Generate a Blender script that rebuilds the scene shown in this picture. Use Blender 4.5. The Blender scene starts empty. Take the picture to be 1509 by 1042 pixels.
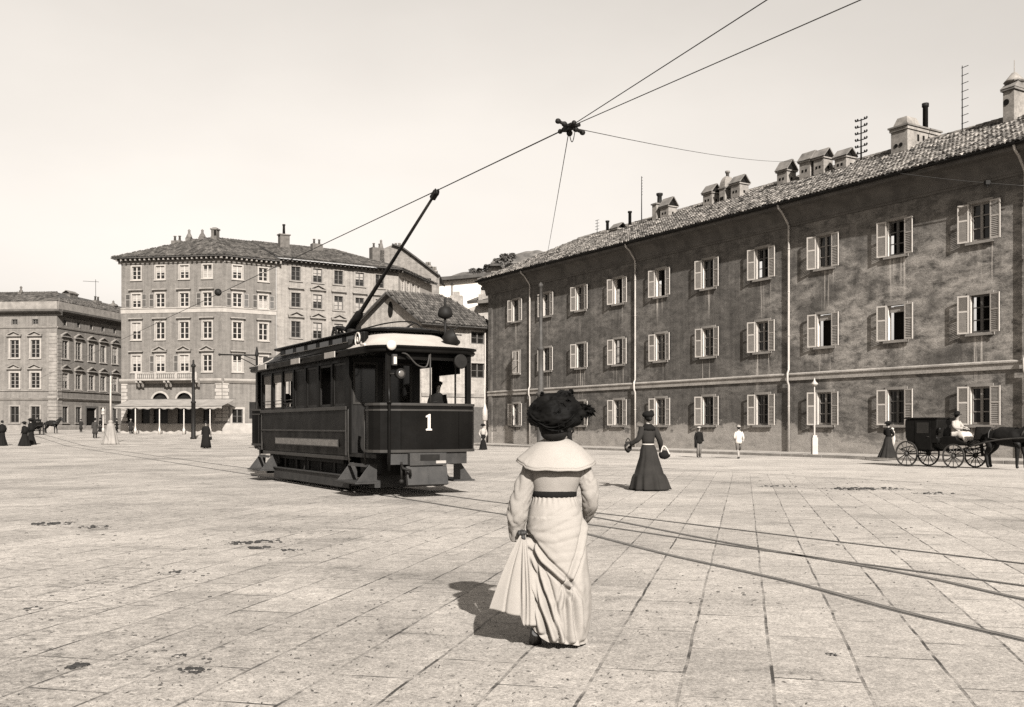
import bpy, bmesh, math, random
from mathutils import Vector, Matrix, noise as mnoise
R = math.radians
rng = random.Random(11)
SC = bpy.context.scene
COL = SC.collection

# ------------------------------------------------------------------ camera model (level camera with rising front)
F, CX, HY, HC = 1450.0, 754.5, 628.0, 1.42
def sstep(t):
    t = max(0.0, min(1.0, t)); return t*t*(3-2*t)
def gz(x, y):                       # the square rises gently towards the far left
    return 0.0215*max(0.0, min(y, 116)-70)*sstep((-x-2)/12)
def at(px, py, Y):
    return Vector(((px-CX)/F*Y, Y, HC-(py-HY)/F*Y))
def gp(px, py, lift=0.0):           # ground point seen at a picture position
    lo, hi = 2.0, 400.0
    for _ in range(60):
        m = (lo+hi)/2
        p = at(px, py, m)
        if p.z - gz(p.x, m) - lift > 0: lo = m
        else: hi = m
    p = at(px, py, lo); p.z = gz(p.x, lo)+lift
    return p

class Frame:                        # a facade plane: x along it, y into the house, z up
    def __init__(s, ox, oy, dx, dy):
        n = math.hypot(dx, dy); s.o = (ox, oy); s.d = (dx/n, dy/n); s.e = (-dy/n, dx/n)
        s.rot = math.atan2(dy, dx)
    def x(s, px, c=0.0):
        k = (px-CX)/F
        ox = s.o[0]+s.e[0]*c; oy = s.o[1]+s.e[1]*c
        return (k*oy-ox)/(s.d[0]-k*s.d[1])
    def Y(s, px, c=0.0):
        return s.o[1]+s.e[1]*c+s.d[1]*s.x(px, c)
    def z(s, px, py, c=0.0):
        return HC-(py-HY)/F*s.Y(px, c)
    def w(s, x, y, z=0.0):
        return Vector((s.o[0]+s.d[0]*x+s.e[0]*y, s.o[1]+s.d[1]*x+s.e[1]*y, z))

# ------------------------------------------------------------------ objects
def tag(o, label=None, cat=None, group=None, kind=None):
    if label: o['label'] = label
    if cat: o['category'] = cat
    if group: o['group'] = group
    if kind: o['kind'] = kind
    return o
def empty(name, loc=(0, 0, 0), rz=0.0, label=None, cat=None, group=None):
    o = bpy.data.objects.new(name, None); COL.objects.link(o)
    o.empty_display_size = .3
    o.location = loc; o.rotation_euler = (0, 0, rz)
    return tag(o, label, cat, group)
def ob(name, mesh, parent=None, loc=(0, 0, 0), rz=0.0, scale=None, rot=None):
    o = bpy.data.objects.new(name, mesh); COL.objects.link(o)
    if parent: o.parent = parent
    o.location = loc; o.rotation_euler = rot if rot else (0, 0, rz)
    if scale: o.scale = scale
    return o
def copy_tree(o, parent=None):
    c = o.copy(); COL.objects.link(c); c.parent = parent
    for ch in list(o.children): copy_tree(ch, c)
    return c

class MB:
    def __init__(s): s.v = []; s.f = []; s.mi = []; s.sm = []; s.tone = None
    def add(s, vs, fs, m=0, smooth=False):
        b = len(s.v); s.v.extend([tuple(v) for v in vs])
        for f in fs:
            s.f.append([b+i for i in f]); s.mi.append(m); s.sm.append(smooth)
    def box(s, x0, x1, y0, y1, z0, z1, m=0, M=None):
        vs = [Vector(p) for p in ((x0,y0,z0),(x1,y0,z0),(x1,y1,z0),(x0,y1,z0),(x0,y0,z1),(x1,y0,z1),(x1,y1,z1),(x0,y1,z1))]
        if M: vs = [M @ v for v in vs]
        s.add(vs, [(0,3,2,1),(4,5,6,7),(0,1,5,4),(1,2,6,5),(2,3,7,6),(3,0,4,7)], m)
    def bar(s, a, b, w, h, m=0):       # a square bar between two points
        a = Vector(a); b = Vector(b); d = (b-a); L = d.length
        q = d.to_track_quat('X', 'Z').to_matrix().to_4x4(); q.translation = a
        s.box(0, L, -w/2, w/2, -h/2, h/2, m, q)
    def tube(s, pts, r, n=8, m=0, cap=True, smooth=True, flat=1.0):
        pts = [Vector(p) for p in pts]; k = len(pts)
        rs = r if isinstance(r, (list, tuple)) else [r]*k
        vs = []; up = None
        for i, p in enumerate(pts):
            d = (pts[min(i+1, k-1)]-pts[max(i-1, 0)])
            if d.length < 1e-9: d = Vector((0, 0, 1))
            d.normalize()
            if up is None:
                up = Vector((0, 0, 1)) if abs(d.z) < .9 else Vector((0, 1, 0))
            sx = d.cross(up)
            if sx.length < 1e-6: sx = d.orthogonal()
            sx.normalize(); up = sx.cross(d).normalized()
            for j in range(n):
                a = 2*math.pi*j/n
                vs.append(p+sx*math.cos(a)*rs[i]+up*math.sin(a)*rs[i]*flat)
        fs = []
        for i in range(k-1):
            for j in range(n):
                a = i*n+j; b = i*n+(j+1) % n
                fs.append((a, b, b+n, a+n))
        s.add(vs, fs, m, smooth)
        if cap:
            b = len(s.v)-len(vs)
            for ring, rev in ((0, False), (k-1, True)):
                idx = [b+ring*n+j for j in range(n)]
                s.f.append(idx if rev else idx[::-1]); s.mi.append(m); s.sm.append(False)
    def loft(s, rings, m=0, smooth=True, closed=True, cap0=False, cap1=False):
        n = len(rings[0]); vs = [v for r_ in rings for v in r_]; fs = []
        for i in range(len(rings)-1):
            for j in range(n if closed else n-1):
                a = i*n+j; b = i*n+(j+1) % n
                fs.append((a, b, b+n, a+n))
        s.add(vs, fs, m, smooth)
        b = len(s.v)-len(vs)
        if cap0: s.f.append([b+j for j in range(n)][::-1]); s.mi.append(m); s.sm.append(False)
        if cap1: s.f.append([b+(len(rings)-1)*n+j for j in range(n)]); s.mi.append(m); s.sm.append(False)
    def lathe(s, prof, c=(0, 0, 0), n=16, m=0, smooth=True, M=None, flute=None):
        rings = []
        for r_, z in prof:
            ring = []
            for j in range(n):
                a = 2*math.pi*j/n; rr = r_*(1+(flute(a, z) if flute else 0))
                p = Vector((c[0]+rr*math.cos(a), c[1]+rr*math.sin(a), c[2]+z))
                ring.append(M @ p if M else p)
            rings.append(ring)
        s.loft(rings, m, smooth, True, True, True)
    def prism(s, poly, y0, y1, m=0, M=None):      # poly in x,z extruded in y
        n = len(poly)
        vs = [Vector((x, y0, z)) for x, z in poly]+[Vector((x, y1, z)) for x, z in poly]
        if M: vs = [M @ v for v in vs]
        fs = [tuple(range(n)), tuple(range(2*n-1, n-1, -1))]
        for i in range(n):
            j = (i+1) % n; fs.append((j, i, i+n, j+n))
        s.add(vs, fs, m)
    def extz(s, poly, z0, z1, m=0, smooth=False):               # poly in x,y extruded in z
        n = len(poly)
        vs = [(x, y, z0) for x, y in poly]+[(x, y, z1) for x, y in poly]
        s.add(vs, [tuple(range(n-1, -1, -1)), tuple(range(n, 2*n))], m)
        s.add(vs, [(i, (i+1) % n, (i+1) % n+n, i+n) for i in range(n)], m, smooth)
    def ball(s, c, r, m=0, nu=12, nv=8, sc=(1, 1, 1), jit=0.0, rnd=None):
        rings = []
        for i in range(nv+1):
            t = math.pi*i/nv
            ring = []
            for j in range(nu):
                a = 2*math.pi*j/nu
                k = r*(1+(jit*(rnd.random()-.5) if rnd else 0))
                st = max(math.sin(t), .02)
                ring.append((c[0]+k*sc[0]*st*math.cos(a), c[1]+k*sc[1]*st*math.sin(a), c[2]-k*sc[2]*math.cos(t)))
            rings.append(ring)
        s.loft(rings, m, True, True, True, True)
    def mesh(s, name, mats, recalc=False):
        me = bpy.data.meshes.new(name)
        me.from_pydata(s.v, [], s.f); me.update()
        for mt in (mats if isinstance(mats, (list, tuple)) else [mats]): me.materials.append(mt)
        me.polygons.foreach_set('material_index', s.mi)
        me.polygons.foreach_set('use_smooth', s.sm)
        if s.tone is not None:
            at_ = me.attributes.new('tone', 'FLOAT', 'POINT'); at_.data.foreach_set('value', s.tone)
        if recalc:
            bm = bmesh.new(); bm.from_mesh(me); bmesh.ops.recalc_face_normals(bm, faces=bm.faces); bm.to_mesh(me); bm.free()
        return me
    def build(s, name, mats, parent=None, loc=(0, 0, 0), rz=0.0, bev=0.0, recalc=True, rot=None, sub=0, solid=0):
        o = ob(name, s.mesh(name, mats, recalc), parent, loc, rz, None, rot)
        if solid:
            m = o.modifiers.new('sol', 'SOLIDIFY'); m.thickness = solid; m.offset = 0
        if sub:
            m = o.modifiers.new('sub', 'SUBSURF'); m.levels = sub; m.render_levels = sub
        if bev:
            m = o.modifiers.new('bev', 'BEVEL'); m.width = bev; m.segments = 2; m.limit_method = 'ANGLE'; m.angle_limit = R(40)
            m.harden_normals = False
        return o

def catmull(P, k=8):
    P = [Vector(p) for p in P]; out = []
    for i in range(len(P)-1):
        a = P[max(i-1, 0)]; b = P[i]; c = P[i+1]; d = P[min(i+2, len(P)-1)]
        for j in range(k):
            t = j/k
            out.append(.5*((2*b)+(c-a)*t+(2*a-5*b+4*c-d)*t*t+(3*b-3*c+d-a)*t**3))
    out.append(P[-1]); return out

# ------------------------------------------------------------------ materials (the place as the old plate records it: warm greys)
def g(v): return (v*1.05, v*.985, v*.915, 1)
class NT:
    def __init__(s, name):
        s.m = bpy.data.materials.new(name); s.m.use_nodes = True
        s.t = s.m.node_tree; s.b = s.t.nodes['Principled BSDF']
        s.tc = s.n('ShaderNodeTexCoord')
    def n(s, ty, **kw):
        nd = s.t.nodes.new(ty)
        for k, v in kw.items(): setattr(nd, k, v)
        return nd
    def l(s, a, b): s.t.links.new(a, b)
    def val(s, sock, v):
        if isinstance(v, (int, float)): sock.default_value = v
        elif hasattr(v, 'links'): s.l(v, sock)
        else: sock.default_value = v
    def math(s, op, a, b=0.0, clamp=False):
        nd = s.n('ShaderNodeMath', operation=op, use_clamp=clamp)
        s.val(nd.inputs[0], a); s.val(nd.inputs[1], b); return nd.outputs[0]
    def map(s, scale=(1, 1, 1), rot=(0, 0, 0), loc=(0, 0, 0), src='Object'):
        nd = s.n('ShaderNodeMapping')
        nd.inputs['Scale'].default_value = scale; nd.inputs['Rotation'].default_value = rot; nd.inputs['Location'].default_value = loc
        s.l(s.tc.outputs[src], nd.inputs['Vector']); return nd.outputs[0]
    def noise(s, vec, scale, detail=4, rough=.55, dist=0.0):
        nd = s.n('ShaderNodeTexNoise')
        nd.inputs['Scale'].default_value = scale; nd.inputs['Detail'].default_value = detail
        nd.inputs['Roughness'].default_value = rough; nd.inputs['Distortion'].default_value = dist
        s.l(vec, nd.inputs['Vector']); return nd.outputs['Fac']
    def ramp(s, v, a, b, c=0.0, d=1.0):
        nd = s.n('ShaderNodeMapRange'); nd.clamp = True
        s.val(nd.inputs[0], v)
        for i, q in enumerate((a, b, c, d)): s.val(nd.inputs[i+1], q)
        return nd.outputs[0]
    def mix(s, f, a, b):
        nd = s.n('ShaderNodeMix', data_type='FLOAT'); s.val(nd.inputs[0], f); s.val(nd.inputs[2], a); s.val(nd.inputs[3], b)
        return nd.outputs[0]
    def tint(s, v):                     # a grey value to the warm tone
        cb = s.n('ShaderNodeCombineColor')
        for i, k in enumerate((.645, .590, .530)): s.l(s.math('MULTIPLY', v, k), cb.inputs[i])
        s.l(cb.outputs[0], s.b.inputs['Base Color'])
    def bump(s, h, strength=.3, dist=.02):
        nd = s.n('ShaderNodeBump'); nd.inputs['Strength'].default_value = strength; nd.inputs['Distance'].default_value = dist
        s.l(h, nd.inputs['Height']); s.l(nd.outputs[0], s.b.inputs['Normal'])
    def fin(s, rough=.8, spec=.3, metal=0.0):
        s.val(s.b.inputs['Roughness'], rough); s.b.inputs['Specular IOR Level'].default_value = spec
        s.b.inputs['Metallic'].default_value = metal
        return s.m
def mk(name, v, var=.2, sc=2.0, rough=.8, bump=0.0, bsc=40, spec=.3, metal=0.0, fine=.0, fsc=60, dist=.01, stretch=(1, 1, 1), rvar=0.0):
    t = NT(name); vec = t.map(stretch)
    k = t.ramp(t.noise(vec, sc, 5), .28, .72, 1-var, 1+var)
    if fine:
        k = t.math('MULTIPLY', k, t.ramp(t.noise(vec, fsc, 3), .3, .7, 1-fine, 1+fine))
    t.tint(t.math('MULTIPLY', k, v))
    if bump: t.bump(t.noise(vec, bsc, 4), bump, dist)
    rg = rough
    if rvar: rg = t.ramp(t.noise(vec, sc*1.7, 4), .3, .7, max(0.05, rough-rvar), min(1, rough+rvar))
    return t.fin(rg, spec, metal)
# ================================================================== camera, light, sky
cam = bpy.data.cameras.new('camera'); co = bpy.data.objects.new('camera', cam); COL.objects.link(co)
co.location = (0, 0, HC); co.rotation_euler = (R(90), 0, 0)
cam.sensor_width = 36.0; cam.lens = 36.0*F/1509; cam.shift_y = (HY-521.0)/1509; cam.clip_end = 2000; cam.clip_start = .05
SC.camera = co
EL, AZX, AZY = R(31.5), .27, -.963       # direction to the sun
sun = bpy.data.lights.new('sun', 'SUN'); sun.energy = 5.0; sun.angle = R(.55); sun.color = (1, .965, .92)
so = bpy.data.objects.new('sun', sun); COL.objects.link(so)
sd = Vector((AZX*math.cos(EL), AZY*math.cos(EL), math.sin(EL)))
so.rotation_euler = sd.to_track_quat('Z', 'Y').to_euler(); so.location = (10, -20, 40)
w = bpy.data.worlds.new('World'); SC.world = w; w.use_nodes = True
nt = w.node_tree; bg = nt.nodes['Background']
sky = nt.nodes.new('ShaderNodeTexSky'); sky.sky_type = 'NISHITA'; sky.sun_disc = False
sky.sun_elevation = EL; sky.sun_rotation = math.atan2(AZX, AZY); sky.dust_density = 3.0; sky.air_density = 1.2
bw = nt.nodes.new('ShaderNodeSeparateColor'); nt.links.new(sky.outputs[0], bw.inputs[0])     # the old plate is sensitive to blue
cc = nt.nodes.new('ShaderNodeCombineColor')
for i, k in enumerate((1.05, .985, .91)):
    q = nt.nodes.new('ShaderNodeMath'); q.operation = 'MULTIPLY'; q.inputs[1].default_value = k
    nt.links.new(bw.outputs[2], q.inputs[0]); nt.links.new(q.outputs[0], cc.inputs[i])
tcw = nt.nodes.new('ShaderNodeTexCoord'); nz = nt.nodes.new('ShaderNodeTexNoise'); nz.inputs['Scale'].default_value = 2.6; nz.inputs['Detail'].default_value = 5
mpw = nt.nodes.new('ShaderNodeMapping'); mpw.inputs['Scale'].default_value = (1, 1, 2.2); nt.links.new(tcw.outputs['Generated'], mpw.inputs[0]); nt.links.new(mpw.outputs[0], nz.inputs['Vector'])
mr = nt.nodes.new('ShaderNodeMapRange'); mr.inputs[1].default_value = .3; mr.inputs[2].default_value = .7; mr.inputs[3].default_value = .95; mr.inputs[4].default_value = 1.07     # thin high veil
nt.links.new(nz.outputs['Fac'], mr.inputs[0]); vm = nt.nodes.new('ShaderNodeVectorMath'); vm.operation = 'SCALE'; nt.links.new(cc.outputs[0], vm.inputs[0]); nt.links.new(mr.outputs[0], vm.inputs['Scale'])
nt.links.new(vm.outputs[0], bg.inputs[0]); bg.inputs[1].default_value = .055
SC.view_settings.view_transform = 'Standard'; SC.view_settings.look = 'None'; SC.view_settings.gamma = 1.0
SC.view_settings.exposure = EXPO = 1.70
try:
    SC.cycles.max_bounces = 5; SC.cycles.use_denoising = False
except Exception: pass

# ================================================================== materials
def mat_ground():
    t = NT('paving'); V = t.map()
    d1 = t.n('ShaderNodeTexNoise'); d1.inputs['Scale'].default_value = 1.3; d1.inputs['Detail'].default_value = 5; t.l(V, d1.inputs['Vector'])
    s1 = t.n('ShaderNodeVectorMath', operation='SUBTRACT'); t.l(d1.outputs['Color'], s1.inputs[0]); s1.inputs[1].default_value = (.5, .5, .5)
    s2 = t.n('ShaderNodeVectorMath', operation='SCALE'); t.l(s1.outputs[0], s2.inputs[0]); s2.inputs['Scale'].default_value = .04
    s3 = t.n('ShaderNodeVectorMath', operation='ADD'); t.l(V, s3.inputs[0]); t.l(s2.outputs[0], s3.inputs[1])
    mp = t.n('ShaderNodeMapping'); t.l(s3.outputs[0], mp.inputs['Vector'])
    mp.inputs['Rotation'].default_value = (0, 0, -R(76.7)); mp.inputs['Location'].default_value = (0, .15, 0)
    br = t.n('ShaderNodeTexBrick'); t.l(mp.outputs[0], br.inputs['Vector'])
    br.offset = .43; br.inputs['Scale'].default_value = 1; br.inputs['Brick Width'].default_value = 1.15; br.inputs['Row Height'].default_value = .493
    br.inputs['Mortar Size'].default_value = .0135; br.inputs['Mortar Smooth'].default_value = .6
    br.inputs['Color1'].default_value = (.90, .90, .90, 1); br.inputs['Color2'].default_value = (1.08, 1.08, 1.08, 1); br.inputs['Mortar'].default_value = (1, 1, 1, 1)
    sep = t.n('ShaderNodeSeparateXYZ'); t.l(V, sep.inputs[0]); X, Y = sep.outputs[0], sep.outputs[1]
    dist = t.math('ADD', t.math('ADD', t.math('MULTIPLY', X, -.8537), t.math('MULTIPLY', Y, -.5208)), 38.2)
    road = t.math('LESS_THAN', dist, 16.5)
    # the joints are silted up in places
    brk = t.ramp(t.noise(V, 2.3, 5, .7), .44, .58)
    brk = t.math('MULTIPLY', brk, t.ramp(t.noise(V, .75, 3, .6), .40, .50, .35, 1.0))
    far = t.ramp(Y, 16, 46, 1.0, .25)
    joint = t.math('MULTIPLY', t.math('MULTIPLY', br.outputs['Fac'], t.mix(brk, .22, 1.0)), t.math('MULTIPLY', far, t.math('SUBTRACT', 1, road)))
    sepc = t.n('ShaderNodeSeparateColor'); t.l(br.outputs['Color'], sepc.inputs[0])
    slab = t.mix(road, sepc.outputs[0], 1.0)
    n1 = t.ramp(t.noise(V, .30, 7, .68), .3, .7, .74, 1.14)
    n2 = t.ramp(t.noise(V, 5, 7, .75), .28, .72, .74, 1.2)
    n3 = t.ramp(t.noise(V, 48, 5, .8), .32, .68, .40, 1.50)
    n4 = t.ramp(t.noise(V, 140, 2, .8), .3, .7, .8, 1.18)
    fl = t.ramp(t.noise(t.map((1, 1, 1)), 24, 5, .72), .59, .68, 1.0, .40)            # grit and straw
    fl2 = t.ramp(t.noise(t.map((4.5, 30, 1)), 1, 4, .6), .68, .76, 1.0, .62)           # drawn-out scuffs
    n5 = t.ramp(t.noise(t.map((1.2, 1, 1)), 13, 6, .78), .3, .7, .68, 1.25)
    st = t.ramp(t.noise(t.map((1, 1.6, 1)), .62, 6, .62, .3), .56, .72, 1.0, .58)      # stains
    st2 = t.ramp(t.noise(t.map((.9, 1.3, 1), loc=(7, 3, 0)), .21, 5, .6), .52, .68, 1.0, .74)
    drt = t.math('MULTIPLY', t.ramp(X, 2.5, -2.5), t.ramp(t.noise(V, .42, 5, .65), .42, .58))
    drt = t.math('SUBTRACT', 1, t.math('MULTIPLY', drt, t.ramp(t.noise(t.map((1, 1.4, 1), loc=(3, 1, 0)), 8, 6, .75), .48, .62, .04, .5)))
    v = .385
    for k in (slab, n1, n2, n3, n4, n5, fl, fl2, st, st2, drt): v = t.math('MULTIPLY', v, k)
    v = t.mix(road, v, t.math('MULTIPLY', v, 1.12))
    v = t.mix(joint, v, .04)
    # flush kerb lines that edge the carriageway
    for d0, wd in ((16.5, .055), (12.2, .04), (20.6, .03)):
        ln = t.math('LESS_THAN', t.math('ABSOLUTE', t.math('ADD', t.math('SUBTRACT', dist, d0), t.math('MULTIPLY', t.math('SUBTRACT', d1.outputs[0], .5), .25))), wd)
        ln = t.math('MULTIPLY', ln, t.ramp(t.noise(V, .55, 3), .42, .56))
        v = t.mix(t.math('MULTIPLY', ln, .8), v, .06)
    t.tint(v)
    h = t.math('SUBTRACT', t.math('ADD', t.math('MULTIPLY', t.noise(V, 45, 6, .75), .5), t.math('MULTIPLY', t.noise(V, 7, 4), .6)), t.math('MULTIPLY', joint, .9))
    t.bump(h, .55, .012)
    return t.fin(.92, .15)
def mat_wall(name, base, light, patch=.35, plinth=None, sills=(), zdark=None, sp=4.12, x0=0.0, blot=.5):
    """old lime plaster: mottled, peeled to a paler coat in patches, run marks below the sills"""
    t = NT(name); V = t.map()
    sep = t.n('ShaderNodeSeparateXYZ'); t.l(V, sep.inputs[0]); X, Z = sep.outputs[0], sep.outputs[2]
    big = t.noise(t.map((.8, 1, 1)), .30, 8, .66)
    mid = t.noise(t.map((.7, 1, 1.5)), 1.7, 8, .70, .25)
    fin = t.noise(t.map((.8, 1, 1.3)), 13, 5, .75)
    v = t.math('MULTIPLY', base, t.ramp(mid, .28, .72, 1-blot, 1+blot))
    v = t.math('MULTIPLY', v, t.ramp(fin, .28, .72, .72, 1.3))
    v = t.math('MULTIPLY', v, t.ramp(t.noise(t.map((2.6, 1, .12), loc=(1, 0, 5)), 1, 4, .6), .3, .7, .74, 1.24))
    if plinth: big = t.math('ADD', big, t.ramp(X, 27, 33, -.02, .06))
    m = t.math('MULTIPLY', t.ramp(big, .5-.08*patch, .57), t.ramp(mid, .36, .60))
    v = t.mix(t.math('MULTIPLY', m, t.math('MULTIPLY', t.ramp(X, 27, 33, .3, .85), t.math('MULTIPLY', t.ramp(Z, 2.5, 5, .45, 1), t.ramp(Z, 11, 8.5, .35, 1))) if plinth else .5), v, t.math('MULTIPLY', light, t.ramp(fin, .3, .7, .7, 1.2)))
    streakn = t.noise(t.map((6.5, 1, .16)), 1, 3, .6)
    streakn2 = t.noise(t.map((3.1, 1, .10), loc=(4, 0, 2)), 1, 2, .6)
    for sz in sills:
        zone = t.math('MULTIPLY', t.ramp(Z, sz-2.3, sz-.4), t.math('LESS_THAN', Z, sz))
        xm = t.math('ABSOLUTE', t.math('SUBTRACT', t.math('FRACT', t.math('ADD', t.math('DIVIDE', t.math('SUBTRACT', X, x0), sp), 20.5)), .5))
        xz = t.math('LESS_THAN', xm, .13)
        v = t.mix(t.math('MULTIPLY', t.math('MULTIPLY', zone, xz), t.ramp(streakn, .56, .64)), v, light*1.3)
        v = t.mix(t.math('MULTIPLY', t.math('MULTIPLY', t.ramp(Z, sz-1.5, sz-.2), t.math('LESS_THAN', Z, sz)), t.math('MULTIPLY', xz, t.ramp(streakn2, .45, .6, 0, .55))), v, base*.55)
    if plinth:
        pz = t.math('ADD', Z, t.math('MULTIPLY', t.math('SUBTRACT', big, .5), 3.2))
        pz = t.math('ADD', pz, t.math('MULTIPLY', t.math('SUBTRACT', mid, .5), 2.6))
        v = t.mix(t.math('MULTIPLY', t.ramp(pz, plinth, plinth-.25), .8), v, t.math('MULTIPLY', light, t.ramp(mid, .3, .7, .7, 1.2)))
        v = t.mix(t.ramp(pz, .5, .2, 0, .6), v, t.math('MULTIPLY', light, t.ramp(mid, .3, .7, .5, 1.1)))
    t.tint(v)
    t.bump(t.math('ADD', t.math('MULTIPLY', mid, 1.2), fin), .45, .03)
    return t.fin(.92, .12)
def mat_tiles(name, lo, hi):
    t = NT(name); a = t.n('ShaderNodeAttribute'); a.attribute_name = 'tone'
    V = t.map(); v = t.ramp(a.outputs['Fac'], 0, 1, lo, hi)
    v = t.math('MULTIPLY', v, t.ramp(t.noise(V, 11, 4), .3, .7, .6, 1.35))
    v = t.math('MULTIPLY', v, t.ramp(t.noise(V, .7, 5), .3, .7, .75, 1.25))
    t.tint(v); return t.fin(.9, .12)

MT = {}
MT['ground'] = mat_ground()
MT['pave'] = mk('pavement stone', .30, .25, 1.2, .9, .3, 30, .15, fine=.2)
MT['kerb'] = mk('kerb stone', .20, .3, 1.5, .9, .3, 30, .15, fine=.2)
MT['barrack'] = mat_wall('dark stained plaster', .088, .36, .5, 1.35, (9.2, 5.35, 1.5), None, 4.12, 4.08, .46)
MT['hotel'] = mat_wall('grey plaster', .125, .17, .12, None, (), blot=.2)
MT['pale'] = mat_wall('pale stained plaster', .19, .28, .5, None, (), blot=.25)
MT['sand'] = mat_wall('sandy plaster', .135, .19, .3, None, (), blot=.22)
MT['house'] = mat_wall('dirty white plaster', .24, .32, .5, None, (), blot=.3)
MT['rubble'] = mat_wall('bare gable plaster', .15, .22, .5, None, (), blot=.4)
MT['stone'] = mk('pale stone trim', .265, .2, 1.5, .85, .2, 20, .2, fine=.12, fsc=25)
MT['stone2'] = mk('weathered stone trim', .19, .3, 1.5, .88, .2, 20, .15, fine=.15, fsc=25)
MT['darkstone'] = mk('grimy cornice', .09, .3, 1.5, .9, .2, 20, .15)
MT['tiles'] = mat_tiles('barrel roof tiles', .025, .27)
MT['tiles2'] = mat_tiles('far roof tiles', .035, .125)
MT['tilebed'] = mk('roof bed', .045, .3, 1, .95)
MT['reveal'] = mk('whitewashed reveal', .46, .1, 3, .85)
MT['paintw'] = mk('old white paint', .34, .14, 4, .6, fine=.1)
MT['shut'] = mk('pale shutter paint', .36, .16, 5, .6, fine=.12, stretch=(1, 1, 6))
MT['shut2'] = mk('grey shutter paint', .19, .16, 5, .6, fine=.12)
MT['shutl'] = mk('shutter louvres', .25, .16, 5, .7, fine=.1)
MT['sashd'] = mk('dark sash paint', .07, .2, 5, .6)
MT['glass'] = mk('dark window glass', .012, .4, 1.5, .12, spec=.35)  # opaque pane; the darkness of the room is painted into its colour
MT['blind'] = mk('window blind', .24, .2, 2, .9)
MT['dark'] = mk('unlit interior', .012, .2, 2, 1.0, spec=.0)  # near-black colour that paints the shade inside openings
MT['iron'] = mk('dark iron', .012, .3, 6, .6, .15, 60, .08)
MT['ironl'] = mk('grey painted iron', .045, .3, 4, .65, .1, 60, .2)
MT['pipe'] = mk('pale zinc pipe', .33, .22, 2, .55, spec=.35)
MT['chim'] = mk('chimney plaster', .20, .35, 1.6, .9, .3, 14, .1, fine=.2, fsc=9)
MT['rail'] = mk('worn rail steel', .135, .3, 3, .55, spec=.3, metal=.2, fine=.2)
MT['groove'] = mk('rail groove dirt', .085, .4, 5, .95)
MT['canvas'] = mk('awning canvas', .20, .2, 1.2, .9, .2, 8)
MT['hill'] = mk('hillside scrub', .11, .5, .09, .95, fine=.5, fsc=.6)
MT['leaf'] = mk('scrub leaves', .07, .5, 2.0, .8)
MT['dung'] = mk('dark droppings', .022, .5, 14, .9, .5, 40)
MT['rope'] = mk('cable', .03, .2, 2, .7)

# ================================================================== ground
def axis(vals):
    out = []
    for a, b, n in vals: out += [a+(b-a)*i/n for i in range(n)]
    return out+[vals[-1][1]]
xs = axis([(-700, -120, 6), (-120, -16, 8), (-16, -1, 15), (-1, 60, 8), (60, 700, 6)])
ys = axis([(-60, 0, 4), (0, 66, 12), (66, 72, 6), (72, 112, 10), (112, 120, 8), (120, 900, 8)])
m = MB(); nx = len(xs)
m.add([(x, y, gz(x, y)) for y in ys for x in xs], [(j*nx+i, j*nx+i+1, (j+1)*nx+i+1, (j+1)*nx+i) for j in range(len(ys)-1) for i in range(nx-1)], 0, True)
tag(m.build('ground', MT['ground'], recalc=False), kind='structure')

# ------------------------------------------------------------------ tram rails
def rail_pts(raw, back=None, fwd=None):
    P = [gp(*p) for p in raw]
    if back: P = [P[0]+(P[0]-P[1]).normalized()*b for b in back]+P
    if fwd: P = P+[P[-1]+(P[-1]-P[-2]).normalized()*b for b in fwd]
    return [Vector((p.x, p.y, 0)) for p in P]
A_ = Vector((-.503, .864, 0)); B_ = Vector((.864, .503, 0))      # tram axis (backwards) and its right side
CF = Vector((-1.65, 19.63, 0))
def rail_mesh(mb, P, w=.05, lift=.003):
    pts = catmull(P, 8)
    for off, ww, hh, mi in ((0, w, lift+.004, 0), (w*.5+.016, .032, lift, 1), (-w*.5-.012, .024, lift, 1)):
        L = []; Rr = []
        for i, p in enumerate(pts):
            d = (pts[min(i+1, len(pts)-1)]-pts[max(i-1, 0)]); d.z = 0; d.normalize(); s_ = Vector((-d.y, d.x, 0))
            wig = 1+.25*mnoise.noise(Vector((p.x*1.7, p.y*1.7, off*50)))
            for lst, k in ((L, off-ww/2*wig), (Rr, off+ww/2*wig)):
                q = p+s_*k; lst.append((q.x, q.y, gz(q.x, q.y)+hh))
        n = len(pts)
        mb.add(L+Rr, [(i, i+1, n+i+1, n+i) for i in range(n-1)], mi)
gauge2 = .66
def axp(s_, w_): return CF+A_*s_+B_*w_
R0 = gp(640, 728); L0 = gp(640, 742)
rw = (Vector((R0.x, R0.y, 0))-CF).dot(B_); lw = (Vector((L0.x, L0.y, 0))-CF).dot(B_)
def w2p(raw): return [Vector((q.x, q.y, 0)) for q in (gp(*p) for p in raw)]
right_main = [axp(s_, rw) for s_ in (90, 60, 30, 12, 5, 0)]
left_main = [axp(s_, lw) for s_ in (90, 60, 30, 12, 5, 0)]
rA = right_main+w2p([(745, 742), (876, 755.7), (1112, 784), (1509, 831)])
rB = left_main+w2p([(743.5, 758.3), (867.5, 773), (1134, 812.5), (1509, 863.6)])
rB2 = [rA[-4]+Vector((.02, -.02, 0))]+w2p([(876, 762.3), (1068, 799.4), (1330, 845), (1509, 883.7)])
rC = [rB[-4]+Vector((.01, -.05, 0))]+w2p([(867, 787.6), (981, 817), (1156, 856), (1330, 902), (1509, 943.5)])
def ext(P):
    d = (P[-1]-P[-2]).normalized(); return P+[P[-1]+d*4, P[-1]+d*9]
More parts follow.
